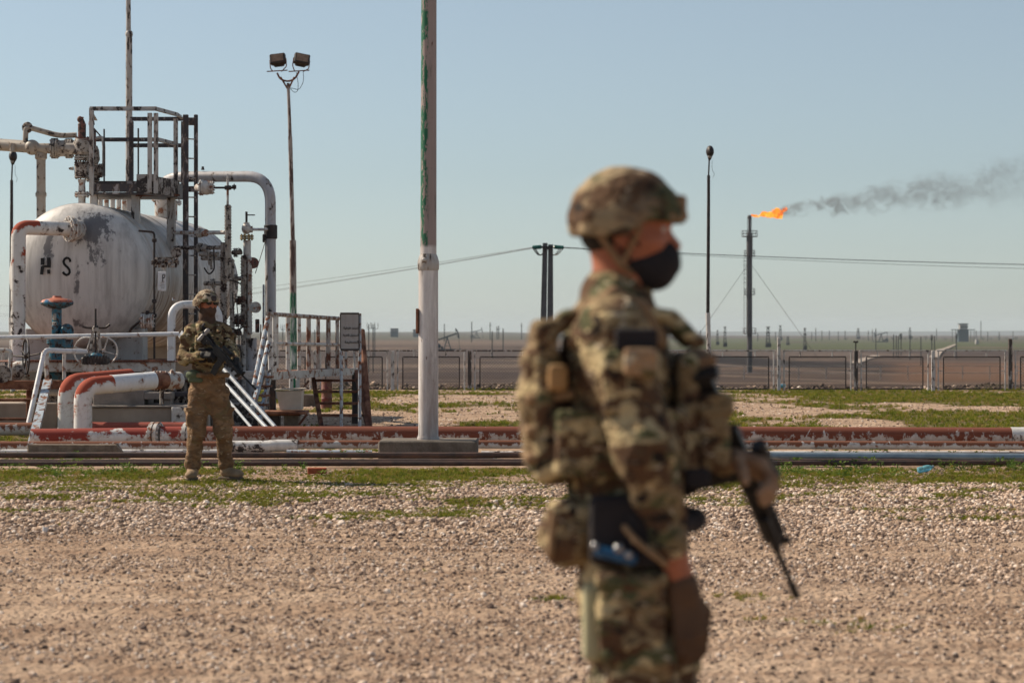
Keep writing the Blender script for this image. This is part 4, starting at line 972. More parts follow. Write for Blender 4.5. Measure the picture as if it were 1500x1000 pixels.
for pts in ([q_(444, 103), q_(445, 120), q_(438, 132), q_(430, 130), q_(425, 129)], [q_(434, 106), q_(437, 124), q_(436, 134), q_(431, 136), q_(425, 130)]):
    b = MB(); b.pipe(pts, .007, .25, 6); b.build('cable', M['black'], fp)
# thin lamp poles
def lamp_pole(px, top, label, Y=57.0):
    x = X_(px, Y); T = thing('lamp_pole', label, 'lamp pole', (x, Y, 0), 'slim lamp poles near the fence'); s_ = 1
    def q(a, c): return P(px+a, top+c, Y)
    b = MB(); b.cyl((x-.02*0, Y, -.1), q(-3, 245), .055, n=10); b.build('lower_tube', M['fencewhite'], T)
    b = MB(); b.cyl(q(-3, 245), q(-2, 80), .042, .038, n=10); b.cyl(q(-2, 80), q(-2, 44), .036, n=8); b.cyl(q(-2, 44), q(-1, 20), .018, n=8); b.build('upper_tube', M['black'], T)
    b = MB(); c = q(0, 9); b.ell(c, (.095, .16, .14), nu=14, nv=9); b.cyl(c+Vector((0, 0, -.08)), c+Vector((-.01, 0, -.2)), .07, .03, n=10); hd = b.build('lamp_head', M['black'], T)
    b = MB(); b.ell(c+Vector((-.01, -.05, -.12)), (.045, .05, .04), nu=10, nv=7); b.build('bulb_cover', M['farpale'], hd)
    b = MB(); b.pipe([q(3, 22), q(3, 36), q(7, 42), q(4, 47)], .004, .1); b.build('cable', M['black'], T)
lamp_pole(1040, 213, 'slim black and white lamp pole between the near soldier and the flare')
lamp_pole(19, 220, 'slim lamp pole at far left below the overhead pipe')
# ================================================================ PROCESS PLANT
YT0, YT1 = 36.0, 42.0; RT = 1.08
zt_c = Z_(404, YT0); xT0, xT1 = X_(118, YT0), X_(259, YT1)
tank = thing('pressure_vessel', 'big white horizontal tank with peeling paint and the letters H S', 'tank', (xT0, YT0, 0))
axv = Vector((xT1-xT0, YT1-YT0, 0)).normalized()
tm = tank_mat(0.0, zt_c, 0)
b = MB(); b.lathe([(RT, 0), (RT, (YT1-YT0))], (xT0, YT0, zt_c), axv, 64, cap=False); b.build('shell', tm, tank, smooth=60)
def headprof(n=14, D=.52): return [(RT*math.cos(PI/2*i/n), D*math.sin(PI/2*i/n)) for i in range(n+1)]
b = MB(); b.lathe(headprof(), (xT0, YT0, zt_c), -axv, 64, cap=False); fh = b.build('front_head', tm, tank, smooth=60)
b = MB(); b.lathe(headprof(), (xT1, YT1, zt_c), axv, 64, cap=False); b.build('rear_head', tm, tank, smooth=60)
for u in (0.02, .32, 1.1, 2.3, 3.9, 5.6):
    b = MB(); p = Vector((xT0, YT0, zt_c))+axv*u; b.lathe([(RT-.01, -.03), (RT+.006, -.02), (RT+.006, .02), (RT-.01, .03)], p, axv, 64, cap=False); b.build('weld_band', tm, tank)
for u in (.35, 4.9):
    b = MB(); p = Vector((xT0, YT0, 0))+axv*u; zb = .9
    b.bevbox((p.x, p.y, 1.02), (1.75, .5, .9), .01); b.build('saddle', M['beige'] if u > 1 else paint('saddle_paint', (.46, .45, .44), .25, 'dark', 8), tank)
# lettering laid on the curved head
def on_head(px, py):
    X = X_(px, YT0-.45)-xT0; Zr = Z_(py, YT0-.45)-zt_c
    r2 = min((X*X+Zr*Zr)/RT**2, .99); D = .52*math.sqrt(1-r2)
    p = Vector((xT0, YT0, zt_c))-axv*D+Vector((X, 0, Zr)); n = Vector((X/RT**2, -D/.52**2, Zr/RT**2)).normalized(); return p+n*.004, n
def stroke(pts, wd, name):
    b = MB(); L = []
    for i, (px, py) in enumerate(pts):
        p, n = on_head(px, py); q0 = on_head(*pts[max(i-1, 0)])[0]; q1 = on_head(*pts[min(i+1, len(pts)-1)])[0]
        d = (q1-q0).normalized(); s_ = d.cross(n).normalized()*wd/2; L += [p-s_, p+s_, p-s_-n*.02, p+s_-n*.02]
    fs = []
    for i in range(len(pts)-1):
        a = 4*i; fs += [(a, a+1, a+5, a+4), (a, a+4, a+6, a+2), (a+1, a+3, a+7, a+5)]
    b.add(L, fs); b.build(name, M['text'], tank)
stroke([(66.5, 378), (67.0, 383), (67.0, 388)], .05, 'letter_h'); stroke([(67.2, 390), (66.5, 396), (65.8, 402)], .045, 'letter_h'); stroke([(76.5, 377.5), (77, 385), (76.8, 392)], .05, 'letter_h'); stroke([(76.6, 395), (76.8, 401)], .04, 'letter_h'); stroke([(67, 390.5), (71, 390), (77, 390.5)], .032, 'letter_h')
S_ = [(109, 384), (108.5, 380.5), (106, 378.3), (103.5, 377.8), (100.5, 379.5), (99, 383), (100, 386.5), (102.5, 389.5), (105.5, 392), (108, 395.5), (108.4, 399), (106.5, 402), (103.5, 403), (100.5, 401.5), (98.3, 398.5)]
stroke(S_, .035, 'letter_s')
# nozzles on the tank top
def topz(x, y):
    u = (y-YT0)/axv.y; cx = xT0+axv.x*u; d = x-cx; return zt_c+math.sqrt(max(RT*RT-d*d, .01))
def upnozzle(px, py_top, Y, r, label=None, fl=1.8):
    x = X_(px, Y); z0 = topz(x, Y)-.03; z1 = Z_(py_top, Y); b = MB(); b.cyl((x, Y, z0), (x, Y, z1), r, n=14); b.flange((x, Y, z1), (0, 0, 1), r*fl, .022, 16, 8); b.build('nozzle', M['white_rust'], tank)
for k, px in enumerate((147, 156, 165, 174, 182)): upnozzle(px, 286.5+.3*k, 38.4+.35*k, .038, fl=1.55)
upnozzle(238, 292, 40.2, .13, fl=1.4); upnozzle(252, 297, 40.8, .09)
# side nozzle on the front head for the big white pipe
hp, hn = on_head(110, 336); b = MB(); pdir = Vector((-1, -.18, 0)).normalized()
ycp = 35.1
b.cyl((hp.x+.05, YT0-.2, hp.z), (X_(104, ycp), ycp, Z_(335.5, ycp)), .15, n=20); b.flange((X_(103, ycp-.02), ycp-.02, Z_(335.5, ycp)), (.8, .6, 0), .19, .03, 20, 12); b.build('nozzle', M['white_rust'], tank)
# name plates and gauges on the near right side of the shell
def tside(px, py, Y): return P(px, py, Y)
YG = 36.1
b = MB(); b.cyl(P(258, 370, YG-.03), P(258, 370, YG+.05), .082, n=24); g_ = b.build('round_gauge', M['gauge'], tank); b = MB(); b.cyl(P(258, 370, YG-.04), P(258, 370, YG-.031), .07, n=24); b.build('dial', M['valve'], g_)
b = MB(); b.pipe([P(258, 370, YG+.05), P(258, 370, YG+.9)], .02); b.build('gauge_tube', M['black'], tank)
# conduit with P plate
cd = thing('conduit_stand', 'thin dark conduit with small valves beside the tank', 'conduit', (X_(226, 35.2), 35.2, .9))
b = MB(); b.pipe([P(226, 525, 35.2), P(226, 340, 35.2), P(203, 338, 35.2)], .016, .05, 8); b.build('tube', M['black'], cd)
for py in (352, 384, 441, 462, 487): b = MB(); b.lathe([(.018, -.03), (.035, -.02), (.035, .02), (.018, .03)], P(226, py, 35.2), n=8); b.build('coupling', M['black'], cd)
b = MB(); b.bar(P(222, 385, 35.3), P(262, 385, 35.3), .06, .06); b.bar(P(225, 379, 35.25), P(258, 378, 35.25), .04, .04)
for k in range(7): b.cyl(P(228+5*k, 378, 35.2), P(228+5*k, 392, 35.2), .02, n=6); b.cyl(P(226+5*k, 381+(k % 3)*4, 35.1), P(231+5*k, 381+(k % 3)*4, 35.1), .03, n=8)
b.build('manifold', M['valve'], cd)
b = MB(); b.cyl(P(240, 388, 35.25), P(240, 398, 35.25), .03, n=8); b.build('bracket', M['white'], cd)
pt = thing('letter_plate', 'small white upright plate marked with a black letter P beside the tank', 'sign', P(238, 412, 35.1))
b = MB(); b.bevbox(P(238, 412, 35.1), (.105, .05, .285), .006); b.bbox(X_(231.5, 35.1), X_(233, 35.1), 35.08, 35.2, Z_(426, 35.1), Z_(398, 35.1)); b.build('plate', M['white_clean'], pt)
b = MB()
def flatstroke(b, pts, wd, Y, t_=.004):
    for i in range(len(pts)-1): b.bar(P(*pts[i], Y), P(*pts[i+1], Y), wd, t_, up=(0, 1, 0))
yp = 35.07
for (a, c) in (((238.5, 402), (238, 413)), ((238.5, 402), (241, 402.3)), ((241, 402.3), (241.8, 404.3)), ((241.8, 404.3), (240.8, 406.8)), ((240.8, 406.8), (238.3, 407.4))):
    b.box((P(*a, yp)+P(*c, yp))/2, (max(abs(X_(a[0], yp)-X_(c[0], yp)), .011), .004, max(abs(Z_(a[1], yp)-Z_(c[1], yp)), .011)))
b.build('letter', M['text'], pt)
b = MB()
for py in (417, 419.5, 422): b.box(P(238.5, py, yp), (.05, .003, .004))
b.build('small_print', M['text'], pt)
# lower right valve on the tank's drain
dv = thing('drain_valve', 'grey flanged valve low on the near side of the tank', 'valve', P(215, 470, 35.1))
b = MB(); b.cyl(P(208, 470, 35.1), P(224, 470, 35.1), .06, n=12); b.flange(P(210, 470, 35.1), (1, 0, 0), .11, .02); b.flange(P(221, 470, 35.1), (1, 0, 0), .11, .02); b.ell(P(216, 470, 35.1), (.07, .07, .1)); b.build('body', M['white_rust'], dv)
b = MB(); b.cyl(P(216, 470, 35.1), P(216, 458, 35.1), .015, n=6); b.wheel(P(216, 458, 35.1), (0, 0, 1), .08, .008); b.build('handwheel', M['black'], dv)
b = MB(); b.pipe([P(208, 470, 35.1), P(200, 474, 35.1), P(190, 483, 35.2), P(190, 495, 35.2)], .02, .06); b.build('drain_tube', M['black'], dv)

# ---- big pipe from the tank head down to the ground
bp = thing('riser_pipe', 'big white pipe with a red elbow leading from the tank nozzle down to the skid', 'pipe', (X_(27, 34.6), 34.6, .8))
yb_ = 34.6
pa_, pb_, pc_ = P(101, 335, ycp-.03), P(27, 333, yb_), P(26, 555, yb_)
qa_, qc_ = pb_+(pa_-pb_).normalized()*.30, pb_+(pc_-pb_).normalized()*.55
b = MB(); b.cyl(pa_, qa_, .105, n=20); b.build('run', M['white'], bp)
b = MB(); b.pipe([qa_, pb_, qc_], .1055, .28, 20, 9); b.build('elbow', M['elbow_red'], bp)
b = MB(); b.cyl(qc_, pc_, .105, n=20); b.build('run', M['white'], bp)
b = MB(); b.flange(P(26, 552, yb_), (0, 0, 1), .17, .03, 18, 10); b.build('flange', M['white_rust'], bp)

# ---- overhead pipe upper left
YO = 37.4
op = thing('overhead_pipe', 'weathered grey overhead pipe entering high at the left edge', 'pipe', (X_(27, YO), YO, 3))
b = MB(); b.pipe([P(-70, 207, YO+.6), P(47, 215.5, YO)], .095, n=18); b.ell(P(47, 216, YO), (.12, .12, .12)); b.cyl(P(47, 216, YO), P(78, 218, YO), .065, .085, n=16); b.build('run', M['olive_pipe'], op)
b = MB()
for px, r in ((78, .16), (82, .16), (99, .155), (103, .155)): b.flange(P(px, 217.5, YO), (1, 0, .0), r, .02, 18, 8)
b.cyl(P(82, 218, YO), P(99, 217, YO), .125, n=18); b.cyl(P(90, 215, YO-.13), P(90, 219, YO-.13), .04, n=10); b.cyl(P(103, 217, YO), P(128, 217, YO), .105, n=16); b.build('check_valve', M['gauge'], op)
b = MB(); b.pipe([P(37, 207, YO), P(38, 187, YO), P(47, 188, YO), P(86, 199, YO), P(112, 198, YO)], .042, .12, 12, 6); b.build('bypass_tube', M['olive_pipe'], op)
b = MB(); b.torus(P(40, 187, YO), (.2, 1, 0), .06, .03, 18, 8); b.build('loop', M['valve'], op)
b = MB(); b.cyl((X_(60, YO), YO+.05, .1), P(60, 229, YO+.05), .072, n=16); b.lathe([(.075, 0), (.095, .02), (.095, .1), (.075, .12)], P(60, 234, YO+.05), n=16); b.flange(P(60, 285, YO+.05), (0, 0, 1), .09, .012, 14, 6); b.build('support_post', M['olive_pipe'], op)
b = MB(); b.cyl(P(18, 210, YO), P(18, 222, YO), .04, n=10); b.build('stub', M['olive_pipe'], op)
# relief valve riser
rv = thing('relief_valve_stack', 'tall stack of rusty flanged relief valves on the tank top left of the platform', 'valve', (X_(120, 37), 37.0, topz(X_(120, 37), 37)))
y = 37.0; x = X_(120, y)
b = MB(); b.lathe([(.055, 0), (.055, Z_(278, y)-topz(x, y)), (.05, Z_(268, y)-topz(x, y)), (.065, Z_(262, y)-topz(x, y))], (x, y, topz(x, y)-.01), n=14); b.flange((x, y, Z_(285, y)), (0, 0, 1), .115, .022, 16, 8); b.build('riser', M['white_rust'], rv)
b = MB(); b.flange((x, y, Z_(258, y)), (0, 0, 1), .115, .02); b.cyl((x, y, Z_(255, y)), (x, y, Z_(243, y)), .115, n=8); b.flange((x, y, Z_(240, y)), (0, 0, 1), .12, .02); b.cyl((x-.13, y, Z_(247, y)), (x-.2, y, Z_(247, y)), .03, .015, n=8)
b.build('lower_body', M['valve'], rv)
b = MB(); b.flange((x, y, Z_(232, y)), (0, 0, 1), .12, .02); b.lathe([(.09, 0), (.13, .05), (.13, .2), (.10, .26)], (x, y, Z_(228, y)), n=14); b.cyl((x-.02, y, Z_(218, y)), (x-.24, y, Z_(218, y)), .09, n=14); b.build('upper_body', M['gauge'], rv)
b = MB(); b.flange((x+.01, y, Z_(204.5, y)), (0, 0, 1), .11, .018); b.cyl((x, y, Z_(203, y)), (x, y, Z_(183, y)), .062, n=12); b.lathe([(.065, 0), (.04, .06), (.022, .1), (.03, .12)], (x, y, Z_(183, y)), n=10); b.ell((x-.03, y, Z_(175, y)), (.045, .045, .05)); b.build('bonnet', M['valvered'], rv)
rv2 = thing('relief_valve', 'smaller dark red relief valve just behind the front post of the platform', 'valve', (X_(136, 37.6), 37.6, 3.4))
y = 37.6; x = X_(136, y)
b = MB(); b.cyl((x, y, topz(x, y)), (x, y, Z_(268, y)), .05, n=12); b.build('riser', M['white_rust'], rv2)
b = MB(); b.flange((x, y, Z_(262, y)), (0, 0, 1), .11, .02); b.cyl((x-.02, y, Z_(250, y)), (x+.14, y, Z_(250, y)), .08, n=12); b.flange((x+.12, y, Z_(250, y)), (1, 0, 0), .11, .018); b.lathe([(.08, 0), (.11, .06), (.1, .2), (.07, .28)], (x, y, Z_(240, y)), n=12); b.build('body', M['valve'], rv2)
b = MB(); b.cyl((x, y, Z_(215, y)), (x, y, Z_(190, y)), .05, n=10); b.lathe([(.05, 0), (.045, .05), (.02, .09)], (x-.02, y, Z_(183, y)), n=10); b.bar((x-.06, y, Z_(180, y)), (x+.18, y, Z_(206, y)), .02, .02); b.build('bonnet', M['valvered'], rv2)
b = MB(); b.pipe([P(140, 203, y), P(150, 200, y), P(152, 212, y), P(152, 258, y)], .025, .08); b.build('vent_tube', M['white_rust'], rv2)
# ---- tank-top platform
tp = thing('tank_top_platform', 'peeling steel access platform with guard rails on top of the white tank', 'platform', (X_(190, 37), 37.0, 3.3))
A, B_, C_, D_, E_ = (132, 36.4), (228, 36.4), (262, 37.4), (268, 37.9), (140, 37.9)
def pv(q, z): return Vector((X_(q[0], q[1]), q[1], z))
ZD = 3.52; ZR = 4.75
def pw(px, Y, z): return Vector((X_(px, Y), Y, z))
b = MB(); cs = [pv(q, ZD) for q in (A, B_, C_, D_, E_)]; n = 5
b.add(cs+[q-Vector((0, 0, .03)) for q in cs], [(0, 1, 2, 3, 4), (9, 8, 7, 6, 5)]+[(i, i+5, (i+1) % 5+5, (i+1) % 5) for i in range(5)]); b.build('deck', M['ladder'], tp, smooth=0)
def toe(a, c, z0, z1, m, nm='toe_board'):
    b = MB(); h = abs(z1-z0); b.bar(Vector(a)+Vector((0, 0, (z0+z1)/2)), Vector(c)+Vector((0, 0, (z0+z1)/2)), .012, h, up=(0, 0, 1)); b.build(nm, m, tp, smooth=0)
z0 = Vector((0, 0, 0))
toe(pw(138, 36.42, 0), pw(200, 36.42, 0), ZD+.005, ZD+.13, M['ladder']); toe(pw(138, 37.85, 0), pw(205, 37.85, 0), ZD+.1, ZD+.26, M['ladder'])
toe(pw(200, 36.38, 0), pw(228, 36.38, 0), ZD-.02, ZD+.27, M['deck_paint']); toe(pv(B_, 0), pv(C_, 0), ZD-.02, ZD+.24, M['deck_paint']); toe(pv(C_, 0), pv(D_, 0), ZD-.02, ZD+.2, M['ladder'])
for q, nm, zb, zt_ in (((133.5, 36.35), 'post', ZD-.05, ZR), ((219, 36.35), 'post', ZD, ZR-.04), ((228, 36.36), 'post', ZD-.02, ZR-.04), ((257, 37.35), 'post', ZD-.05, ZR-.04), ((192, 37.9), 'post', ZD, ZR-.03), ((268, 37.95), 'post', ZD, ZR-.03), ((140, 37.9), 'post', ZD, ZR-.45)):
    b = MB(); b.angle(pw(q[0], q[1], zb), pw(q[0], q[1], zt_), .062, .01, up=(0, 1, 0)); b.build(nm, M['post_paint'] if q[0] not in (192, 268) else M['ladder'], tp, smooth=0)
for px, t_ in ((152.5, 189), (202.5, 188)): b = MB(); b.cyl(pw(px, 36.9, ZD), P(px, t_, 36.9), .013, n=8); b.build('rod', M['black'], tp)
def rail(a, c, m='post_paint', s_=.055): b = MB(); b.angle(a, c, s_, .01); b.build('rail', M[m], tp, smooth=0)
rail(pw(131, 36.38, ZR), pw(229, 36.38, ZR)); rail(pw(229, 36.38, ZR), pw(262, 37.4, ZR)); rail(pw(190, 37.9, ZR-.02), pw(276, 37.9, ZR-.02), 'ladder')
rail(P(140, 207, 37.9), P(230, 207, 37.9), 'ladder'); rail(P(229, 206, 36.4), P(257, 213, 37.4)); rail(P(193, 215.5, 37.9), P(268, 215.5, 37.9), 'ladder')
rail(pw(133, 36.4, ZR-.02), pw(140, 37.85, ZR-.02)); rail(pw(262, 37.4, ZR), pw(268, 37.9, ZR))
for px, Y, w2 in ((137, 36.5, .1), (198, 36.6, .12), (250, 37.4, .12)):
    x = X_(px, Y); b = MB(); b.angle((x, Y, topz(x, Y)-.45 if px > 150 else topz(x, Y)-.05), (x, Y, ZD-.03), w2, .012, up=(0, 1, 0)); b.build('leg', M['post_paint'], tp, smooth=0)
b = MB(); b.bar(P(205, 290, 36.6), P(212, 283, 36.6), .05, .01); b.bar(P(200, 286, 36.55), P(262, 286, 37.3), .04, .03); b.build('bracket', M['rust'], tp, smooth=0)
# ladder up to it
ld = thing('vertical_ladder', 'dark vertical ladder running up past the tank to the top platform', 'ladder', (X_(278, 37.4), 37.4, 0))
for px, Y, wv in ((272, 37.3, .085), (287, 37.5, .06)): b = MB(); b.bevbox((X_(px, Y), Y, (Z_(168, Y)+.9)/2), (wv, .06, Z_(168, Y)-.9), .008); b.build('rail', M['ladder'], ld)
zz = 1.1
while zz < 4.6: b = MB(); b.cyl((X_(274, 37.4), 37.35, zz), (X_(286, 37.4), 37.45, zz), .012, n=6); b.build('rung', M['post_paint'], ld); zz += .3
for py in (178, 277): b = MB(); b.bevbox(P(278, py, 37.45), (.2, .05, .12 if py < 200 else .09), .01); b.build('bracket', M['ladder'], ld)
# ---- arch pipe
ap = thing('arch_pipe', 'white arched pipe with scabbed paint rising and bending back towards the tank', 'pipe', (X_(396, 38), 38, 0))
b = MB(); b.pipe([P(236, 300, 40.2), P(243, 259, 38.8), P(396, 258.5, 38.0), Vector((X_(396.5, 38), 38, .1))], .086, .42, 20, 10); b.build('run', M['arch'], ap)
b = MB(); b.lathe([(.092, 0), (.105, .01), (.105, .21), (.092, .22)], P(396.5, 350, 38), n=18); b.bevbox(P(387, 349, 37.95), (.05, .08, .13), .01); b.build('clamp', M['black'], ap)
b = MB(); b.cyl(P(297, 249, 38.5), P(297, 244, 38.5), .02, n=8); b.lathe([(.03, 0), (.015, .05)], P(297, 249, 38.5), n=8); b.build('plug', M['black'], ap)
b = MB(); b.flange(Vector((X_(396.5, 38), 38, .42)), (0, 0, 1), .15, .03, 18, 8); b.build('flange', M['arch'], ap)
b = MB(); b.bevbox(P(386, 470, 38), (.03, .05, 1.15), .005); b.build('cable_tray', M['bluewhite'], ap)
tw = MB(); tw.pipe([P(389, 352, 37.9), P(382, 375, 37.6), P(374, 400, 37.3)], .006, .1); tw.build('tie_wire', M['black'], ap)
# ---- level gauge columns
def column(b, px, y0, y1, Y, wpx, pitch=4.4, m2=None):
    x = X_(px, Y); wd = wpx*Y/F; z0, z1 = Z_(y1, Y), Z_(y0, Y); b.bevbox((x, Y, (z0+z1)/2), (wd, .07, z1-z0), .01)
    b.bevbox((x-wd*.18, Y-.04, (z0+z1)/2), (wd*.4, .02, z1-z0-.04), .005); zz = z0+.03
    while zz < z1-.02:
        b.cyl((x-wd*.65, Y-.01, zz), (x+wd*.65, Y-.01, zz), .009, n=5); b.cyl((x-wd*.35, Y-.06, zz+.02), (x-wd*.35, Y, zz+.02), .009, n=5); b.cyl((x+wd*.3, Y-.06, zz+.02), (x+wd*.3, Y, zz+.02), .009, n=5); zz += pitch*Y/F
ga = thing('level_gauge', 'tall bolted level gauge column with a long thin rod, left of the pair', 'level gauge', (X_(334, 36.2), 36.2, 0))
y = 36.2
b = MB(); column(b, 334, 300, 412, y, 8.5); b.build('gauge_glass', M['gauge'], ga)
b = MB(); column(b, 327.5, 355, 500, y+.08, 8.5); b.build('gauge_glass', M['valve'], ga)
b = MB(); column(b, 340, 380, 505, y+.1, 6, 5); b.build('gauge_glass', M['gauge'], ga)
b = MB(); b.cyl(P(333.5, 300, y), P(333.5, 255, y), .012, n=8); b.cyl(P(333.5, 300, y), P(333.5, 262, y), .018, n=8); b.build('rod', M['white_rust'], ga)
b = MB(); b.cyl(P(313, 275, y), P(340, 275, y), .016, n=8); b.wheel(P(343, 274, y), (1, 0, 0), .045, .007); b.lathe([(.03, -.05), (.04, 0), (.03, .05)], P(334, 275, y), (1, 0, 0), n=8); b.build('stem', M['black'], ga)
b = MB(); b.ell(P(302, 275, y+.3), (.12, .12, .11)); b.flange(P(295, 275, y+.3), (1, 0, 0), .12, .02); b.flange(P(310, 275, y+.25), (1, 0, 0), .1, .015); b.cyl(P(290, 275, y+.8), P(296, 275, y+.3), .06, n=12); b.build('ball_valve', M['white_rust'], ga)
for py, m in ((341, 'white_rust'), (363, 'valve')): 
    b = MB(); b.cyl(P(256, py, y+.9), P(331, py-.5, y+.1), .032, n=10); b.flange(P(293, py, y+.45), (1, -.6, 0), .075, .015); b.ell(P(300, py, y+.4), (.07, .07, .06)); b.build('branch', M[m], ga)
for px, py in ((305, 372), (312, 415), (308, 378), (345, 408)):
    b = MB(); b.flange(P(px, py, y+.3), (1, 0, .1), .07, .016, 12, 6); b.cyl(P(px-12, py, y+.4), P(px+14, py, y+.2), .035, n=10); b.cyl(P(px, py, y+.28), P(px+2, py+16, y+.25), .02, n=8); b.build('isolating_valve', M['gauge'], ga)
gb = thing('level_gauge', 'level gauge column on a rusty standpipe under a yellowish flange, right of the pair', 'level gauge', (X_(362, 36.6), 36.6, 0))
y = 36.6
b = MB(); column(b, 357, 374, 478, y, 7.5); b.build('gauge_glass', M['valve'], gb)
b = MB(); b.cyl(P(362, 352, y+.1), P(362, 495, y+.1), .058, n=14); column(b, 366, 376, 490, y+.02, 6, 5.2); b.build('standpipe', M['white_rust'], gb)
b = MB(); b.flange(P(361.5, 347.5, y+.1), (0, 0, 1), .105, .022, 16, 8); b.build('flange', paint('yellowed_flange', (.42, .33, .15), .4, 'dark', 20), gb)
b = MB(); b.ell(P(361, 335, y+.1), (.075, .075, .085)); b.cyl(P(361, 342, y+.1), P(361, 326, y+.1), .045, n=12); b.cyl(P(366, 336, y+.1), P(370, 336, y+.1), .05, n=12); b.build('ball_valve', M['white_rust'], gb)
b = MB(); b.cyl(P(361, 326, y+.1), P(361, 310, y+.1), .018, n=8); b.cyl(P(361, 315, y+.1), P(373.5, 315, y+.1), .01, n=6); b.build('lever', M['black'], gb)
b = MB(); b.cyl(P(370, 336, y+.1), P(392, 336, 37.9), .022, n=8); b.build('tie_pipe', M['arch'], gb)
for px, py, m in ((370.5, 385, 'valvered'), (374, 450, 'white_rust')):
    b = MB(); c = P(px, py, y); b.cyl(c, c+Vector((.0, .06, 0)), .085, n=20); b.flange(c+Vector((0, .03, 0)), (0, 1, 0), .085, .01, 16, 8); b.cyl(c, c+Vector((-.12, .05, 0)), .04, n=8); b.build('blind_flange', M[m], gb)
b = MB(); b.bevbox(P(377, 477, y), (.06, .07, .2), .01); b.cyl(P(382, 475, y), P(382, 500, y), .01, n=6); b.build('switch_box', M['valvered'], gb)
for px, py in ((347, 370), (352, 440), (349, 466), (350, 472), (346, 488)):
    b = MB(); b.cyl(P(px-7, py, y+.1), P(px+7, py, y+.05), .034, n=10); b.flange(P(px-2, py, y+.07), (1, 0, 0), .07, .015, 12, 6); b.wheel(P(px+3, py-2, y-.08), (.3, 1, .2), .045, .007); b.build('isolating_valve', M['valve' if px % 2 else 'valvered'], gb)
for k, (pts, rr_) in enumerate([([(313, 361), (314, 395), (306, 403), (299, 392)], .013), ([(336, 410), (345, 412), (353, 416)], .013), ([(336, 480), (348, 484), (358, 477)], .014), ([(340, 428), (343, 460), (343, 500)], .008), ([(345, 430), (349, 465), (349, 505)], .008), ([(354, 470), (351, 490), (351, 520)], .008)]):
    b = MB(); b.pipe([P(*q, 36.0) for q in pts], rr_, .12, 6); b.build('hose', M['black'], gb if k > 1 else ga)
# columns below them
b = MB(); b.cyl(Vector((X_(358, 36.9), 36.9, .1)), P(358, 490, 36.9), .055, n=12); b.build('support', M['white'], gb); b = MB(); b.cyl(Vector((X_(368, 36.9), 36.9, .1)), P(368, 495, 36.9), .085, n=14); b.build('support', M['arch'], gb)
b = MB(); b.bevbox(P(327, 548, 36.9), (.5, .5, .9), .02); b.build('pedestal', M['deck_paint'], ga)
# blue-grey boxes and clutter behind soldier
# ---- hoop pipe
hpn = thing('hoop_pipe', 'thick pale blue-white hoop of pipe behind the far soldier', 'pipe', (X_(251, 34.3), 34.3, 0))
b = MB(); b.pipe([Vector((X_(251, 34.3), 34.3, .6)), P(251, 446, 34.3), P(320, 446, 34.6), P(321, 500, 34.6)], .058, .22, 16, 8); b.build('run', M['white_clean'], hpn)
b = MB(); b.cyl(P(254, 440, 34.3), P(254, 436, 34.3), .02, n=8); b.build('plug', M['bluewhite'], hpn)
b = MB(); b.angle(P(262, 489, 34.1), P(300, 549, 33.6), .06, .012); b.build('brace', M['white_clean'], hpn)

# ---- main deck of the skid
sk = thing('steel_skid', 'low white steel deck with grating edge and concrete footing in front of the tank', 'platform', (X_(150, 34), 34, 0))
yd = 33.9
def bb(px0, px1, py0, py1, Y, dep, m, nm, par=sk, bev=.01):
    b = MB(); x0, x1, zt_, zb = X_(px0, Y), X_(px1, Y), Z_(py0, Y), max(Z_(py1, Y), -.03); b.bevbox(((x0+x1)/2, Y+dep/2, (zt_+zb)/2), (x1-x0, dep, zt_-zb), bev); return b.build(nm, M[m], par, smooth=0)
bb(38, 256, 530.5, 544.5, yd, .08, 'white_rust', 'edge_beam')
bb(-30, 262, 529.3, 530.2, yd+.1, 3.6, 'rust', 'deck_plate', bev=.001)
for i in range(58):
    x = X_(40+i*3.75, yd); b = MB(); b.box((x, yd+.02, Z_(528.6, yd)), (.018, .14, .028)); b.build('grating_bar', M['rust'], sk, smooth=0)
bb(-40, 88, 557, 570, 33.0, .15, 'rust', 'channel_beam'); bb(-40, 62, 583.5, 588, 33.2, .06, 'rust', 'rung_beam'); bb(-40, 55, 611.5, 615.5, 33.2, .06, 'rust', 'rung_beam')
for px in (38, 300): bb(px, px+7, 570, 628, 33.3, .12, 'rust' if px < 100 else 'white', 'leg')
bb(84, 300, 597, 632, 32.9, 1.2, 'beige', 'footing'); bb(-40, 83, 590, 632, 33.6, .6, 'beige', 'footing')
bb(84, 302, 594, 597, 32.85, 1.3, 'concrete_pale', 'footing_cap')
bb(251, 300, 596, 630, 32.82, .04, 'white', 'footing_panel')
bb(136, 211, 572, 594, 33.1, .9, 'concrete_pale', 'machine_base'); bb(211, 250, 575, 585, 33.1, .4, 'concrete_pale', 'pedestal'); bb(237, 250, 585, 594, 33.15, .3, 'concrete_pale', 'pedestal')
bb(250, 300, 574, 581, 33.6, .3, 'ladder', 'cross_beam'); bb(200, 330, 548, 594, 35.4, .3, 'black', 'rear_panel'); bb(52, 215, 546, 594, 36.0, .1, 'deck_paint', 'rear_panel')
for k in range(10):
    px = 258+k*7; b = MB(); b.cyl(P(px, 560+rnd.uniform(-10, 10), 34.8), P(px+rnd.uniform(-8, 8), 592, 34.8), .03, n=8); b.flange(P(px, 575, 34.8), (0, 0, 1), .055, .012, 10, 6); b.build('small_pipe', M['valve'], sk)
for k, (x0, y0, x1, y1) in enumerate([(215, 560, 330, 556), (215, 575, 335, 570), (60, 575, 135, 574), (262, 590, 335, 590)]):
    b = MB(); b.cyl(P(x0, y0, 35.0), P(x1, y1, 35.0), .05, n=10); b.build('small_pipe', M['valve' if k % 2 else 'white_rust'], sk)
bb(268, 400, 543, 556, 34.9, .1, 'white_rust', 'edge_beam')
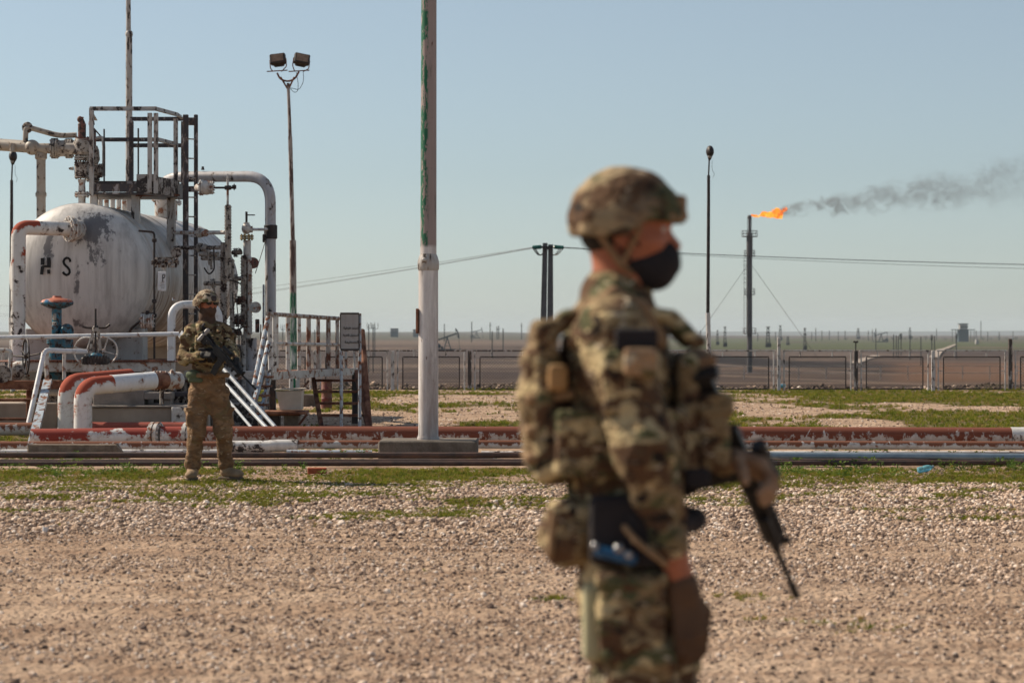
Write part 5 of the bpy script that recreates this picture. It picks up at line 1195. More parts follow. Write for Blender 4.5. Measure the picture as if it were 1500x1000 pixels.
bb(326, 392, 590, 626, 34.4, .8, 'deck_paint', 'footing')
bb(322, 336, 596, 630, 33.3, .5, 'beige', 'footing')
# ---- hand rails in front
hr = thing('handrail', 'long white horizontal handrail across the front of the tank', 'handrail', (X_(130, 33.8), 33.8, Z_(530, 33.8)))
b = MB(); b.pipe([P(-40, 495, 33.8), P(120, 492, 33.8), P(262, 489, 33.8)], .032, .1); b.build('rail', M['white_clean'], hr)
for px, py in ((250, 489), (37, 494)): b = MB(); b.bevbox((X_(px, 33.82), 33.82, (Z_(py, 33.8)+Z_(530, 33.8))/2), (.09, .04, Z_(py, 33.8)-Z_(530, 33.8)-.03), .006); b.build('post', M['white_clean'], hr)
h2 = thing('stair_rail', 'white tubular stair rail slanting down to the ground at left', 'handrail', (X_(50, 32), 32, 0))
b = MB(); b.pipe([P(38, 637, 31.9), P(65, 513, 32.6), P(126, 515, 33.4)], .034, .08, 12); b.build('rail', M['white_clean'], h2)
b = MB(); b.cyl(P(68, 515, 32.7), P(69, 558, 32.7), .03, n=10); b.build('post', M['white_rust'], h2); b = MB(); b.cyl(P(94, 515, 33.1), P(94, 556, 33.1), .026, n=10); b.build('post', M['white_rust'], h2)
b = MB(); b.bar(P(70, 558, 32.6), P(47, 650, 31.0), .06, .11, up=(1, 0, 0)); b.build('stringer', M['bluewhite'], h2)
h3 = thing('stair_rail', 'rusty short railing with a flange at the far left edge', 'handrail', (X_(14, 33), 33, 0))
b = MB(); b.pipe([P(-30, 512, 33), P(16, 513, 33), P(14, 557, 33)], .03, .06); b.build('rail', M['white_rust'], h3)
b = MB(); b.flange(P(3, 548, 32.9), (.1, 1, 0), .12, .02, 18, 8); b.ell(P(22, 545, 33.2), (.14, .1, .12)); b.build('flanged_valve', M['valve'], h3)
M['pale_rail'] = paint('pale_rail_paint', (0.42, 0.47, 0.52), 0.22, 'rust', 10, grime=.3)
# ---- diagonal rails down to the front right
for k, (a, c, lb) in enumerate([((328, 541), (403, 625), 'longest pale diagonal stair rail right of the far soldier'), ((331, 563), (391, 627), 'second pale diagonal stair rail right of the far soldier'), ((336, 588), (369, 627), 'lowest short pale diagonal rail right of the far soldier')]):
    b = MB(); T = thing('diagonal_rail', lb, 'stair rail', P(*c, 31.4), 'diagonal rails beside the far soldier'); b.cyl(P(*a, 32.6), P(*c, 31.4), .027 if k < 2 else .020, n=12); b.build('tube', M['pale_rail'], T)
    b = MB(); b.cyl(P(*c, 31.4), P(c[0], c[1]+2, 31.4), .045, n=10); b.build('foot', M['white_rust'], T)
# ---- valves with handwheels on the skid
gv = thing('gate_valve', 'gate valve with open yoke, rising stem and pale handwheels on the skid', 'valve', (X_(139, 33.4), 33.4, .8))
y = 33.4
b = MB(); b.cyl(P(140, 550, y), P(140, 452, y), .014, n=8); b.build('stem', M['black'], gv)
b = MB(); b.pipe([P(121, 478, y), P(126, 480, y), P(140, 480.5, y), P(155, 480, y), P(161, 475, y)], .016, .03); b.lathe([(.03, -.03), (.045, 0), (.03, .03)], P(140, 480, y), n=10); b.build('wheel_edge', M['black'], gv)
b = MB()
for s_ in (-1, 1): b.bar(P(140+s_*4, 484, y), P(140+s_*8, 521, y), .035, .035)
b.lathe([(.05, 0), (.05, .05)], P(140, 485, y), n=12); b.build('yoke', M['gauge'], gv)
for px in (127, 152): b = MB(); b.wheel(P(px, 514, y+.08), (.25 if px < 140 else -.25, 1, 0), .19, .012); b.build('handwheel', M['white_rust'], gv)
b = MB(); b.bevbox(P(140, 528, y), (.36, .26, .1), .02)
for k in range(8): b.cyl(P(124+k*4.5, 534, y-.13), P(124+k*4.5, 521, y-.13), .014, n=6)
b.build('bonnet', M['black'], gv)
b = MB(); b.ell(P(140, 521, y), (.1, .1, .05)); b.build('cap', M['teal'], gv)
b = MB(); b.cyl(P(141, 548, y-.05), P(141, 548, y-.10), .19, n=22)
for k in range(10): a_ = 2*PI*(k+.5)/10; c = P(141, 548, y-.1); b.cyl(c+Vector((.14*math.cos(a_), 0, .14*math.sin(a_))), c+Vector((.14*math.cos(a_), -.035, .14*math.sin(a_))), .02, n=6)
b.cyl(P(141, 548, y-.05), P(141, 548, y+.3), .15, n=18); b.build('body', M['white_rust'], gv)
bv = thing('control_valve', 'teal control valve with a wide red and blue diaphragm head', 'valve', (X_(84, 34.8), 34.8, .8))
y = 34.8
b = MB(); b.lathe([(.11, -.075), (.20, -.035), (.235, -.01), (.235, .01)], P(83.5, 444, y), n=28); b.build('lower_dish', M['teal'], bv)
b = MB(); b.lathe([(.235, .012), (.225, .03), (.20, .05), (.11, .07), (.07, .08), (.06, .105)], P(83.5, 444, y), n=28); dd = b.build('upper_dish', M['orange'], bv)
b = MB()
for k in range(16): a_ = 2*PI*k/16; c = P(83.5, 444, y)+Vector((.222*math.cos(a_), .222*math.sin(a_), 0)); b.cyl(c-Vector((0, 0, .025)), c+Vector((0, 0, .03)), .010, n=5)
b.build('bolt', M['black'], bv)
b = MB(); b.cyl(P(83, 490, y), P(83, 450, y), .072, n=16); b.bevbox(P(81, 482, y-.1), (.09, .1, .12), .01); b.build('yoke', M['teal'], bv)
b = MB(); b.bevbox(P(80, 464, y-.1), (.045, .04, .1), .01); b.bevbox(P(80, 477, y-.12), (.06, .05, .11), .01); b.build('plate', M['gauge'], bv)
b = MB(); b.ell(P(98, 485, y-.05), (.1, .12, .11)); b.cyl(P(98, 485, y-.2), P(98, 485, y), .07, n=14); b.lathe([(.10, 0), (.12, .05), (.12, .3), (.10, .4)], P(84, 530, y), n=14); b.cyl(P(96, 497, y), P(96, 509, y), .11, n=16); b.flange(P(83, 500, y), (0, 0, 1), .15, .02); b.build('body', M['teal'], bv)
b = MB(); b.cyl(P(77, 540, y-.1), P(77, 560, y-.1), .03, n=8); b.bevbox(P(84, 551, y-.05), (.3, .2, .12), .02); b.build('foot', M['teal'], bv)
hw = thing('handwheel_valve', 'dark spoked handwheel seen nearly edge-on at far left', 'valve', P(38, 522, 33.2))
b = MB(); b.wheel(P(38, 522, 33.2), (.93, .37, 0), .245, .012, 5, .03); b.build('handwheel', M['black'], hw)
b = MB(); b.cyl(P(38, 522, 33.2), P(18, 521, 33.4), .014, n=8); b.cyl(P(38, 522, 33.2), P(62, 517, 33.0), .012, n=8); b.build('stem', M['black'], hw)
b = MB(); b.lathe([(.07, 0), (.11, .08), (.11, .2)], P(16, 540, 33.5), (1, 0, 0), n=14); b.build('body', M['white_rust'], hw)
# ---- elbow pipes in front
e1 = thing('elbow_pipe', 'front white pipe with a red oxide elbow bending down to the ground', 'pipe', (X_(121, 30.9), 30.9, 0))
pa_, pb_, pc_ = Vector((X_(121.5, 30.9), 30.9, .08)), P(121.5, 566, 30.9), P(225, 557, 31.6)
qc_ = pb_+(pc_-pb_).normalized()*.42
b = MB(); b.pipe([pa_, pb_, qc_], .117, .26, 24, 9); b.build('elbow', M['elbow_red'], e1)
b = MB(); b.cyl(qc_, pc_, .1165, n=24); b.torus(qc_, pc_-pb_, .117, .004, 24, 6); b.build('run', M['white_clean'], e1)
b = MB(); b.cyl(P(222, 557.5, 31.6), P(240, 557, 31.8), .122, n=24); b.build('rusty_sleeve', M['rust'], e1)
b = MB(); b.cyl(P(240, 557, 31.8), P(262, 557, 32.0), .115, .115, n=24)
for px in (226, 230.5, 235, 243, 253): b.torus(P(px, 557, 31.62+(px-225)*.011), (1, .1, 0), .124, .008, 24, 6)
b.ell(P(252, 556, 31.9), (.05, .14, .14)); b.build('coupling', M['white_rust'], e1)
b = MB(); b.cyl(P(237, 572, 31.8), P(237, 592, 31.8), .03, n=10); b.build('jack', M['valve'], e1)
e2 = thing('elbow_pipe', 'rear white pipe with a red oxide elbow, half hidden by the front one', 'pipe', (X_(97, 31.9), 31.9, 0))
b = MB(); b.pipe([Vector((X_(97, 31.9), 31.9, .05)), P(97, 560, 31.9), P(190, 552, 32.9)], .112, .24, 24, 9); b.build('run', M['elbow_red'], e2)
# ---- pipelines on the ground
def gpipe(label, pts, r, m, flg=(), group='pipes laid along the ground', n=20, bend=.3, sup=None):
    T = thing('ground_pipe', label, 'pipe', (pts[0][0], pts[0][1], 0), group); b = MB(); b.pipe(pts, r, bend, n, 6); b.build('run', M[m], T)
    for c, ax, fr in flg: b = MB(); b.flange(c, ax, fr, .045, 22, 12, .02); b.build('flange', M['white_rust'], T)
    for c in (sup or ()):
        b = MB(); b.bevbox((c[0], c[1], .0), (.12, .3, max(.06, c[2]*2)), .01); b.build('support', M['concrete'], T)
    return T
def gx(px, Y): return X_(px, Y)
YA, YBp, YC, YD_, YE = 31.9, 30.2, 28.3, 26.4, 25.2
gpipe('bright red oxide pipe behind the front elbow', [(gx(128, YA), YA, .135), (gx(290, YA), YA, .135)], .095, 'redpipe')
gpipe('cream and red pipe behind the stair rail at far left', [(gx(-420, YA), YA, .14), (gx(50, YA), YA, .14)], .085, 'line_mid')
c1 = (gx(228, YBp), YBp, .14); c2 = (gx(278, YBp), YBp, .14)
gpipe('white pipe with a ragged red top under the front elbow', [(gx(46, YBp), YBp, .105), (gx(225, YBp), YBp, .12)], .105, 'red', [(c1, (1, -.25, 0), .155)])
gpipe('short red and white spool between two bolted flanges behind the far soldier', [(gx(236, YBp), YBp, .13), (gx(274, YBp), YBp, .13)], .11, 'red', [(c2, (1, -.25, 0), .155)])
gpipe('thick rusty pipe with scabs of white paint running right across the yard', [(gx(283, YBp), YBp, .13), (gx(620, YBp), YBp, .128), (gx(1060, YBp), YBp-.05, .128), (gx(1478, YBp), YBp-.1, .118)], .112, 'line_big', sup=[(gx(px, YBp), YBp, .03) for px in (450, 760, 1150, 1400)])
gpipe('grey-white wrapped end section of the thick rusty pipe at the right edge', [(gx(1478.5, YBp), YBp-.1, .118), (gx(1950, YBp), YBp-.1, .118)], .117, 'white')
gpipe('rusty-topped white pipe along the front at left', [(gx(-420, YC), YC, .085), (gx(338, YC), YC, .085)], .055, 'line_mid')
gpipe('chipped white pipe section bending right of the far soldier', [(gx(330, YC), YC, .075), (gx(392, YC), YC, .075), (gx(400, YC), YC, .088), (gx(436, YC), YC, .088)], .072, 'white', bend=.12)
gpipe('slimmer rusty pipe with white underside in front of the thick one', [(gx(436, YC), YC+.02, .10), (gx(760, YC), YC+.05, .10), (gx(1500, YC), YC, .09), (gx(1950, YC), YC, .09)], .05, 'line_mid', sup=[(gx(px, YC), YC, .03) for px in (480, 900, 1200)])
gpipe('lowest chipped white pipe near the sleeper', [(gx(-420, 27.9), 27.9, .03), (gx(330, 27.9), 27.9, .03)], .035, 'white')
gpipe('pale strip of chipped pipe lying in gravel left of the plinth', [(gx(420, 27.8), 27.8, .03), (gx(545, 27.8), 27.8, .025)], .035, 'bluewhite')
gpipe('chipped pale pipe lying in gravel right of the plinth', [(gx(705, 27.8), 27.8, .02), (gx(1600, 27.8), 27.8, .02)], .03, 'white')
gpipe('dark straight pipe across the foreground edge', [(gx(-420, YD_), YD_, .075), (gx(700, YD_), YD_, .072), (gx(1950, YD_), YD_+.35, .06)], .032, 'darkpipe', sup=[(gx(px, YD_), YD_, .02) for px in (100, 420, 730)])
gpipe('dark brown pipe nearest the grass strip', [(gx(-420, YE), YE, .045), (gx(476, YE), YE, .045), (gx(1950, YE+.3), YE+.3, .045)], .026, 'darkpipe')
gpipe('second dark pipe lying against the first near the grass', [(gx(480, YE+.2), YE+.2, .035), (gx(1950, YE+.45), YE+.45, .03)], .022, 'darkpipe')
gpipe('dark pipe low behind the nearest one', [(gx(-420, 25.7), 25.7, .035), (gx(1950, 25.9), 25.9, .035)], .03, 'darkpipe')
gpipe('blue-grey galvanised pipe at right in front of the rusty ones', [(gx(1128, 26.0), 26.0, .085), (gx(1950, 25.6), 25.6, .075)], .042, 'galv')
sp_ = MB(); x0, x1 = X_(43, 27.4), X_(172, 27.4); sp_.bevbox(((x0+x1)/2, 27.4, .075), (x1-x0, .24, .15), .015)
sp_.add([(x1-.01, 27.3, .0), (x1+.10, 27.35, .0), (x1-.01, 27.35, .15), (x1-.01, 27.52, .15), (x1+.10, 27.5, .0)], [(0, 1, 2), (1, 4, 3, 2)])
r_ = random.Random(8); sp_.v = [(v[0]+r_.uniform(-.012, .012), v[1]+r_.uniform(-.01, .01), v[2]+r_.uniform(-.01, .01)) for v in sp_.v]
sp_.build('sleeper', M['timber'], None, smooth=0, label='weathered broken-ended concrete sleeper lying by the pipes at left', cat='sleeper', origin=((x0+x1)/2, 27.4, 0))
# ---- walkway, sign, stairs on the right
wk = thing('walkway', 'raised steel walkway with rusted railing left of the sign board', 'walkway', (X_(455, 34), 34, 0))
def wy(px): return 33.0+(px-395)/130*3.9
def wq(px, py): return P(px, py, wy(px))
b = MB(); za = Z_(546, 33)-.02
b.bar(wq(395, 550.5), wq(524, 543.2), .07, .105, up=(0, 0, 1)); b.build('edge_beam', M['white_rust'], wk, smooth=0)
b = MB(); p0, p1 = wq(395, 544.3), wq(524, 538.2); bk = Vector((-.05, 1.1, 0)); b.add([p0, p1, p1+bk, p0+bk, p0+Vector((0, 0, -.02)), p1+Vector((0, 0, -.02)), p1+bk+Vector((0, 0, -.02)), p0+bk+Vector((0, 0, -.02))], [(0, 1, 2, 3), (7, 6, 5, 4), (0, 4, 5, 1), (1, 5, 6, 2), (2, 6, 7, 3), (3, 7, 4, 0)]); b.build('deck', M['rust'], wk, smooth=0)
b = MB(); b.bar(p0+bk+Vector((0, 0, -.06)), p1+bk+Vector((0, 0, -.06)), .05, .1); b.build('edge_beam', M['rust'], wk, smooth=0)
b = MB(); b.cyl(wq(391, 459.5), wq(496, 466.5), .030, n=10); b.build('top_rail', M['rusty_paint'], wk)
b = MB(); b.cyl(wq(394, 503), wq(496, 505), .026, n=10); b.build('mid_rail', M['white_rust'], wk)
for k, px in enumerate((405, 422, 438, 452, 466, 481, 494)):
    t_ = (px-391)/105; b = MB(); b.bar(wq(px, 460.5+t_*6), wq(px, 546-t_*5), .012, .055 if k < 6 else .03, up=(0, 1, 0)) if False else b.cyl(wq(px, 460.5+t_*6), wq(px, 545-t_*5.2), .028 if k % 2 == 0 else .034, n=10); b.build('baluster', M['white_rust'] if k < 3 else M['rusty_paint'], wk)
for px in (507, 519): b = MB(); b.cyl(wq(px, 515), wq(px, 540), .02, n=8); b.build('baluster', M['white_rust'], wk)
for px, Y in ((399, 33.4), (520, 36.6)): b = MB(); b.bevbox((X_(px, Y), Y, .42), (.09, .09, .78), .01); b.build('leg', M['black'], wk)
b = MB(); b.cyl(P(452, 558, 34.8), P(440, 574, 34.5), .016, n=6); b.build('brace', M['rust'], wk)
# stairs on the left of the walkway
s1 = thing('steep_stair', 'steep blue-white stair with chipped stringers left of the walkway', 'stair', (X_(385, 32.6), 32.6, 0))
for a, c, m in (((393, 463), (372, 565), 'bluewhite'), ((394, 500), (376, 578), 'bluewhite')): b = MB(); b.cyl(P(*a, 33.0), P(*c, 32.4), .034, n=10); b.build('rail', M[m], s1)
for a, c in (((396, 545), (380, 622)), ((387, 541), (369, 600))): b = MB(); b.bar(P(*a, 33.1), P(*c, 31.9), .13, .04, up=(1, 0, 0)); b.build('stringer', M['bluewhite'], s1, smooth=0)
for k in range(5): u = (k+.5)/5; b = MB(); b.box(P(390-14*u, 545+68*u, 33.0-1.0*u), (.22, .2, .025)); b.build('tread', M['rust'], s1, smooth=0)
b = MB(); b.cyl(P(394, 461, 33), P(397, 545, 33), .038, n=10); b.build('post', M['white'], s1)
b = MB(); b.cyl(P(402, 461, 33.1), P(402, 545, 33.1), .03, n=10); b.build('post', M['white'], s1)
# rusty stairs at right
s2 = thing('rusty_stair', 'rusty open stair with thin treads under the sign board', 'stair', (X_(500, 36.5), 36.5, 0))
for a, c, m in (((459, 556), (472, 632), 'rust'), ((522, 547), (540, 632), 'rust')): b = MB(); b.bar(P(*a, 35.8), P(*c, 34.6), .14, .055, up=(1, 0, 0)); b.build('stringer', M[m], s2, smooth=0)
for k, py in enumerate((557, 573.5, 590.5, 608, 625)):
    u = (py-556)/76; Y = 35.8-1.2*u; x0, x1 = X_(460+13*u, Y), X_(524+16*u, Y); b = MB(); b.box(((x0+x1)/2, Y, Z_(py, Y)), (x1-x0, .2, .035)); b.build('tread', M['rust'], s2, smooth=0)
b = MB(); b.cyl(P(530, 484, 35.8), P(541, 628, 34.7), .045, n=10); b.build('handrail', M['rust'], s2)
b = MB(); b.cyl(P(529, 500, 35.7), P(531, 600, 35.2), .03, n=8); b.build('post', M['rust'], s2)
# sign board
ys_ = 34.0; sg = thing('sign_board', 'upright white sign board with three lines of black Arabic handwriting', 'sign', (X_(513, ys_), ys_, 0))
x0, x1 = X_(498.5, ys_), X_(526, ys_); zt_, zb = Z_(459, ys_), Z_(512, ys_)
sgm = paint('sign_paint', (.44, .42, .41), .12, 'rust', 9, grime=.5)
b = MB(); b.bevbox(((x0+x1)/2, ys_, (zt_+zb)/2), (x1-x0, .02, zt_-zb), .003); pn = b.build('panel', sgm, sg, smooth=0)
b = MB(); e = .022
for (a, c) in (((x0, zt_), (x1, zt_)), ((x0, zb), (x1, zb))): b.bar((a[0], ys_-.005, a[1]), (c[0], ys_-.005, c[1]), .025, e, up=(0, 1, 0))
b.bar((x1, ys_-.005, zb+.012), (x1, ys_-.005, zt_-.012), .025, .012); b.bar((x0, ys_-.005, zb+.012), (x0, ys_-.005, zt_-.012), .025, .012); b.build('frame', M['black'], sg, smooth=0)
for px in (500, 527): b = MB(); b.cyl((X_(px, ys_+.03), ys_+.03, -.05), (X_(px, ys_+.03), ys_+.03, zt_), .024, n=10); b.build('post', M['bluewhite'], sg)
def arab(txt, cx, cz, wd, Y, par):
    cu = bpy.data.curves.new('t', 'FONT'); cu.body = txt; cu.align_x = 'CENTER'; cu.align_y = 'CENTER'; cu.extrude = .002; cu.offset = .014
    o = bpy.data.objects.new('t', cu); C.objects.link(o); bpy.context.view_layer.update()
    me = bpy.data.meshes.new_from_object(o.evaluated_get(bpy.context.evaluated_depsgraph_get())); bpy.data.objects.remove(o)
    if len(me.vertices) == 0: return
    xs_ = [v.co.x for v in me.vertices]; W0 = max(xs_)-min(xs_); mx = (max(xs_)+min(xs_))/2; yv = [v.co.y for v in me.vertices]; my = (max(yv)+min(yv))/2; s_ = wd/W0
    for v in me.vertices: q = v.co.copy(); v.co = (cx+(q.x-mx)*s_, Y-.003-(q.z+.002)*1.0, cz+(q.y-my)*s_*1.05)
    me.materials.clear(); me.materials.append(M['text']); link('lettering', me, par)
# presentation forms in visual order (text is laid left to right)
def vis(s_): return s_[::-1]
L1 = '\ufe97\ufeb4\ufee8\ufeaa \ufec7\ufeae\ufed3\ufef4\ufe94'; L2 = '\ufe97\ufeb4\ufea0\ufef4\ufede \ufedf\ufee0\ufed8\ufeae\ufef3\ufe94'; L3 = '\ufe8d\ufedf\ufee4\ufeb4\ufe98\ufed8\ufef4\ufee4\ufe94'
for tx, (a, c, py) in ((L1, (503, 525, 480.5)), (L2, (502.5, 525, 491)), (L3, (505, 525, 501))):
    arab(vis(tx), (X_(a, ys_)+X_(c, ys_))/2, Z_(py, ys_), X_(c, ys_)-X_(a, ys_), ys_-.011, sg)
# trough on its shelf, barrel, box
tr = thing('trough', 'cream metal trough with a lid standing on a rusty shelf', 'trough', P(423, 601, 33.0))
b = MB(); y = 33.0; x0, x1, x2, x3 = X_(404.5, y), X_(442, y), X_(410, y), X_(441, y); z1, z0_ = Z_(573, y), Z_(600, y)
b.add([(x2, y, z0_), (x3, y, z0_), (x3, y+.35, z0_), (x2, y+.35, z0_), (x0, y-.02, z1), (x1, y-.02, z1+.01), (x1, y+.4, z1+.01), (x0, y+.4, z1)], [(3, 2, 1, 0), (4, 5, 6, 7), (0, 1, 5, 4), (1, 2, 6, 5), (2, 3, 7, 6), (3, 0, 4, 7)]); b.build('bin', M['trough'], tr, smooth=0)
b = MB(); b.bar((x0-.02, y+.18, z1+.022), (x1+.03, y+.18, z1+.035), .44, .016, up=(0, 0, 1)); b.build('lid', M['trough'], tr, smooth=0)
shf = thing('shelf_stand', 'rusty steel shelf on concrete posts under the cream trough', 'stand', (X_(415, 33), 33, 0))
b = MB(); b.bevbox(P(417, 603.5, 33.15), (.62, .6, .045), .008); b.build('top', M['rust'], shf, smooth=0)
b = MB(); b.bar(P(450, 606, 33), P(438, 622, 33), .03, .03); b.bar(P(380, 606, 33), P(440, 606, 33), .05, .05); b.build('brace', M['rust'], shf, smooth=0)
for px, wv in ((427, .2), (395, .26)): b = MB(); zt2 = Z_(606, 33.1); b.bevbox((X_(px, 33.1), 33.2, zt2/2-.01), (wv, .3, zt2), .01); b.build('leg', M['concrete'] if px > 400 else M['black'], shf, smooth=0)
bb_ = thing('drum', 'dark red oil drum standing beyond the rusty stair', 'drum', (X_(478, 45), 45, 0))
y = 45; x = X_(478.5, y); b = MB(); z1 = Z_(556, y); b.lathe([(.098, 0), (.1, .02), (.1, z1*.33), (.107, z1*.35), (.1, z1*.37), (.1, z1*.66), (.107, z1*.68), (.1, z1*.7), (.1, z1-.01), (.096, z1)], (x, y, 0), n=22); b.build('body', paint('drum_red', (.16, .03, .03), .45, 'rust', 7), bb_)
b = MB(); b.bevbox((X_(452, 46), 46, .12), (.28, .3, .24), .02); b.build('concrete_lump', M['concrete'], None, smooth=0, label='small grey concrete lump on the ground left of the red drum', cat='block', origin=(X_(452, 46), 46, 0))
bs = thing('pole_base', 'white painted stub around the foot of the floodlight pole', 'bollard', (X_(431, 55.6), 55.6, 0))
for dx in (-.07, .08): b = MB(); b.cyl((X_(431, 55.6)+dx, 55.6, 0), (X_(431, 55.6)+dx, 55.6, .38), .05, n=10); b.build('stub', M['fencewhite'], bs)
# litter
b = MB(); bc = Vector((X_(464.5, 24.1), 24.1, .035)); b.bevbox(bc, (.19, .10, .06), .006, Matrix.Rotation(.1, 3, 'Z')); b.build('red_brick', M['brick'], None, smooth=0, label='single broken red brick lying in the grass strip', cat='brick', origin=(bc.x, bc.y, 0))
t = NT('bottle_plastic'); t.col((.25, .62, .72)); t.rough(.15); t.b.inputs['Transmission Weight'].default_value = .6; M['bottle'] = t.m
bt = thing('plastic_bottle', 'crumpled clear blue plastic bottle lying in the grass at right', 'bottle', (X_(1355, 24.2), 24.2, 0))
a0_ = Vector((X_(1344, 24.2), 24.2, .03)); d_ = Vector((.94, .1, .22)).normalized(); b = MB(); b.lathe([(.02, 0), (.034, .01), (.033, .05), (.029, .06), (.034, .07), (.034, .11), (.02, .145), (.013, .155)], a0_, d_, n=14); b.build('bottle_body', M['bottle'], bt)
b = MB(); b.cyl(a0_+d_*.155, a0_+d_*.172, .015, n=12); b.build('cap', M['galv'], bt)
b = MB(); c = Vector((X_(65, 17.0), 17.0, .0)); b.lathe([(.014, 0), (.022, .045)], c, (.2, .1, 1), n=12); b.build('paper_cup', M['white_clean'], None, label='tiny white paper cup upright on the gravel at lower left', cat='cup', origin=c)
b = MB(); c = P(1145, 565, 60.0); b.bevbox(c, (.20, .12, .1), .03, Matrix.Rotation(.3, 3, 'Z')); b.build('white_canister', M['bottle'], None, label='pale plastic canister at the foot of the tall white fence post', cat='canister', origin=(c.x, c.y, float(zter(c.x, c.y))))
# ================================================================ PEOPLE (signed distance shapes meshed with surface nets)
def A3(v): return np.array(v, float)
class SD:
    def __init__(s): s.p = []
    def cap(s, a, b, ra, rb=None, k=.02, flat=None):
        rb = ra if rb is None else rb; a, b = A3(a), A3(b); m = max(ra, rb)
        s.p.append(('c', a, b, ra, rb, flat, k, np.minimum(a, b)-m, np.maximum(a, b)+m)); return s
    def ell(s, c, r, R_=None, k=.02):
        c, r = A3(c), A3(r); m = r.max(); s.p.append(('e', c, r, R_, k, c-m, c+m)); return s
    def box(s, c, h, rd=.01, R_=None, k=.01):
        c, h = A3(c), A3(h); m = np.linalg.norm(h); s.p.append(('b', c, h, rd, R_, k, c-m, c+m)); return s
def smin(a, b, k):
    if k <= 0: return np.minimum(a, b)
    h = np.clip(.5+.5*(b-a)/k, 0, 1); return b*(1-h)+a*h-k*h*(1-h)
def sd_mesh(name, sd, vox, disp=None, clip=None, pad=.03):
    lo = np.min([q[-2] for q in sd.p], 0)-pad; hi = np.max([q[-1] for q in sd.p], 0)+pad
    n = np.ceil((hi-lo)/vox).astype(int)+1
    ax = [lo[i]+vox*np.arange(n[i]) for i in range(3)]
    D = np.full(n, .2, np.float32)
    for q in sd.p:
        k = q[-3]; mg = k+.03
        sl_ = []
        for i in range(3):
            a = max(int((q[-2][i]-mg-lo[i])/vox), 0); b = min(int((q[-1][i]+mg-lo[i])/vox)+2, n[i]); sl_.append(slice(a, b))
        X = ax[0][sl_[0]][:, None, None]; Y = ax[1][sl_[1]][None, :, None]; Z = ax[2][sl_[2]][None, None, :]
        if q[0] == 'c':
            _, a, b, ra, rb, flat = q[:6]; ab = b-a; L = max((ab**2).sum(), 1e-9)
            px, py, pz = X-a[0], Y-a[1], Z-a[2]
            h = np.clip((px*ab[0]+py*ab[1]+pz*ab[2])/L, 0, 1)
            dx, dy, dz = px-h*ab[0], py-h*ab[1], pz-h*ab[2]
            if flat is not None:
                fd, ff = flat; t_ = (dx*fd[0]+dy*fd[1]+dz*fd[2])*(1/ff-1); dx = dx+fd[0]*t_; dy = dy+fd[1]*t_; dz = dz+fd[2]*t_
            d = np.sqrt(dx*dx+dy*dy+dz*dz)-(ra+(rb-ra)*h)
        else:
            c = q[1]; Rm = q[3] if q[0] == 'e' else q[4]; px, py, pz = X-c[0], Y-c[1], Z-c[2]
            if Rm is not None:
                u = px*Rm[0][0]+py*Rm[0][1]+pz*Rm[0][2]; v = px*Rm[1][0]+py*Rm[1][1]+pz*Rm[1][2]; w_ = px*Rm[2][0]+py*Rm[2][1]+pz*Rm[2][2]
            else: u, v, w_ = px, py, pz
            if q[0] == 'e':
                r = q[2]; k0 = np.sqrt((u/r[0])**2+(v/r[1])**2+(w_/r[2])**2); k1 = np.sqrt((u/r[0]**2)**2+(v/r[1]**2)**2+(w_/r[2]**2)**2)+1e-9; d = k0*(k0-1)/k1
            else:
                h, rd = q[2], q[3]; a_, b_, c_ = np.abs(u)-h[0]+rd, np.abs(v)-h[1]+rd, np.abs(w_)-h[2]+rd
                d = np.sqrt(np.maximum(a_, 0)**2+np.maximum(b_, 0)**2+np.maximum(c_, 0)**2)+np.minimum(np.maximum(a_, np.maximum(b_, c_)), 0)-rd
        D[tuple(sl_)] = smin(D[tuple(sl_)], d, k)
    X, Y, Z = ax[0][:, None, None], ax[1][None, :, None], ax[2][None, None, :]
    if disp is not None: D = D+disp(X, Y, Z)
    if clip is not None:
        for c in clip: D = np.maximum(D, c(X, Y, Z))
    # surface nets
    ins = D < 0
    nx_, ny_, nz_ = D.shape
    cs = (nx_-1, ny_-1, nz_-1); acc = np.zeros(cs+(3,), np.float32); cnt = np.zeros(cs, np.float32)
    corners = [(0,0,0),(1,0,0),(0,1,0),(1,1,0),(0,0,1),(1,0,1),(0,1,1),(1,1,1)]
    def sub(A, c): return A[c[0]:c[0]+cs[0], c[1]:c[1]+cs[1], c[2]:c[2]+cs[2]]
    for i in range(8):
        for j in range(i+1, 8):
            a, b = corners[i], corners[j]
            if sum(abs(a[t]-b[t]) for t in range(3)) != 1: continue
            A, B = sub(D, a), sub(D, b); m = sub(ins, a) != sub(ins, b)
            t_ = np.where(m, A/(A-B+1e-12), 0)
            for q in range(3): acc[..., q] += np.where(m, a[q]+(b[q]-a[q])*t_, 0)
            cnt += m
    act = cnt > 0; idx = -np.ones(cs, np.int64); idx[act] = np.arange(act.sum())
    ii = np.argwhere(act); V_ = lo+(ii+acc[act]/cnt[act][:, None])*vox
    Q = []
    for axs in range(3):
        o1, o2 = (axs+1) % 3, (axs+2) % 3
        s0 = [slice(1, -1)]*3; s1 = [slice(1, -1)]*3; s0[axs] = slice(0, D.shape[axs]-1); s1[axs] = slice(1, D.shape[axs])
        a, b = ins[tuple(s0)], ins[tuple(s1)]; e = np.argwhere(a != b)
        if len(e) == 0: continue
        flip = a[tuple(e.T)]; base = e.copy(); base[:, o1] += 1; base[:, o2] += 1
        def g(d1, d2):
            q = base.copy(); q[:, o1] -= d1; q[:, o2] -= d2; return idx[tuple(q.T)]
        quad = np.stack([g(1, 1), g(0, 1), g(0, 0), g(1, 0)], 1); quad[~flip] = quad[~flip][:, ::-1]; Q.append(quad)
    Q = np.concatenate(Q); Q = Q[(Q >= 0).all(1)]
    return np_mesh(name, V_, Q)
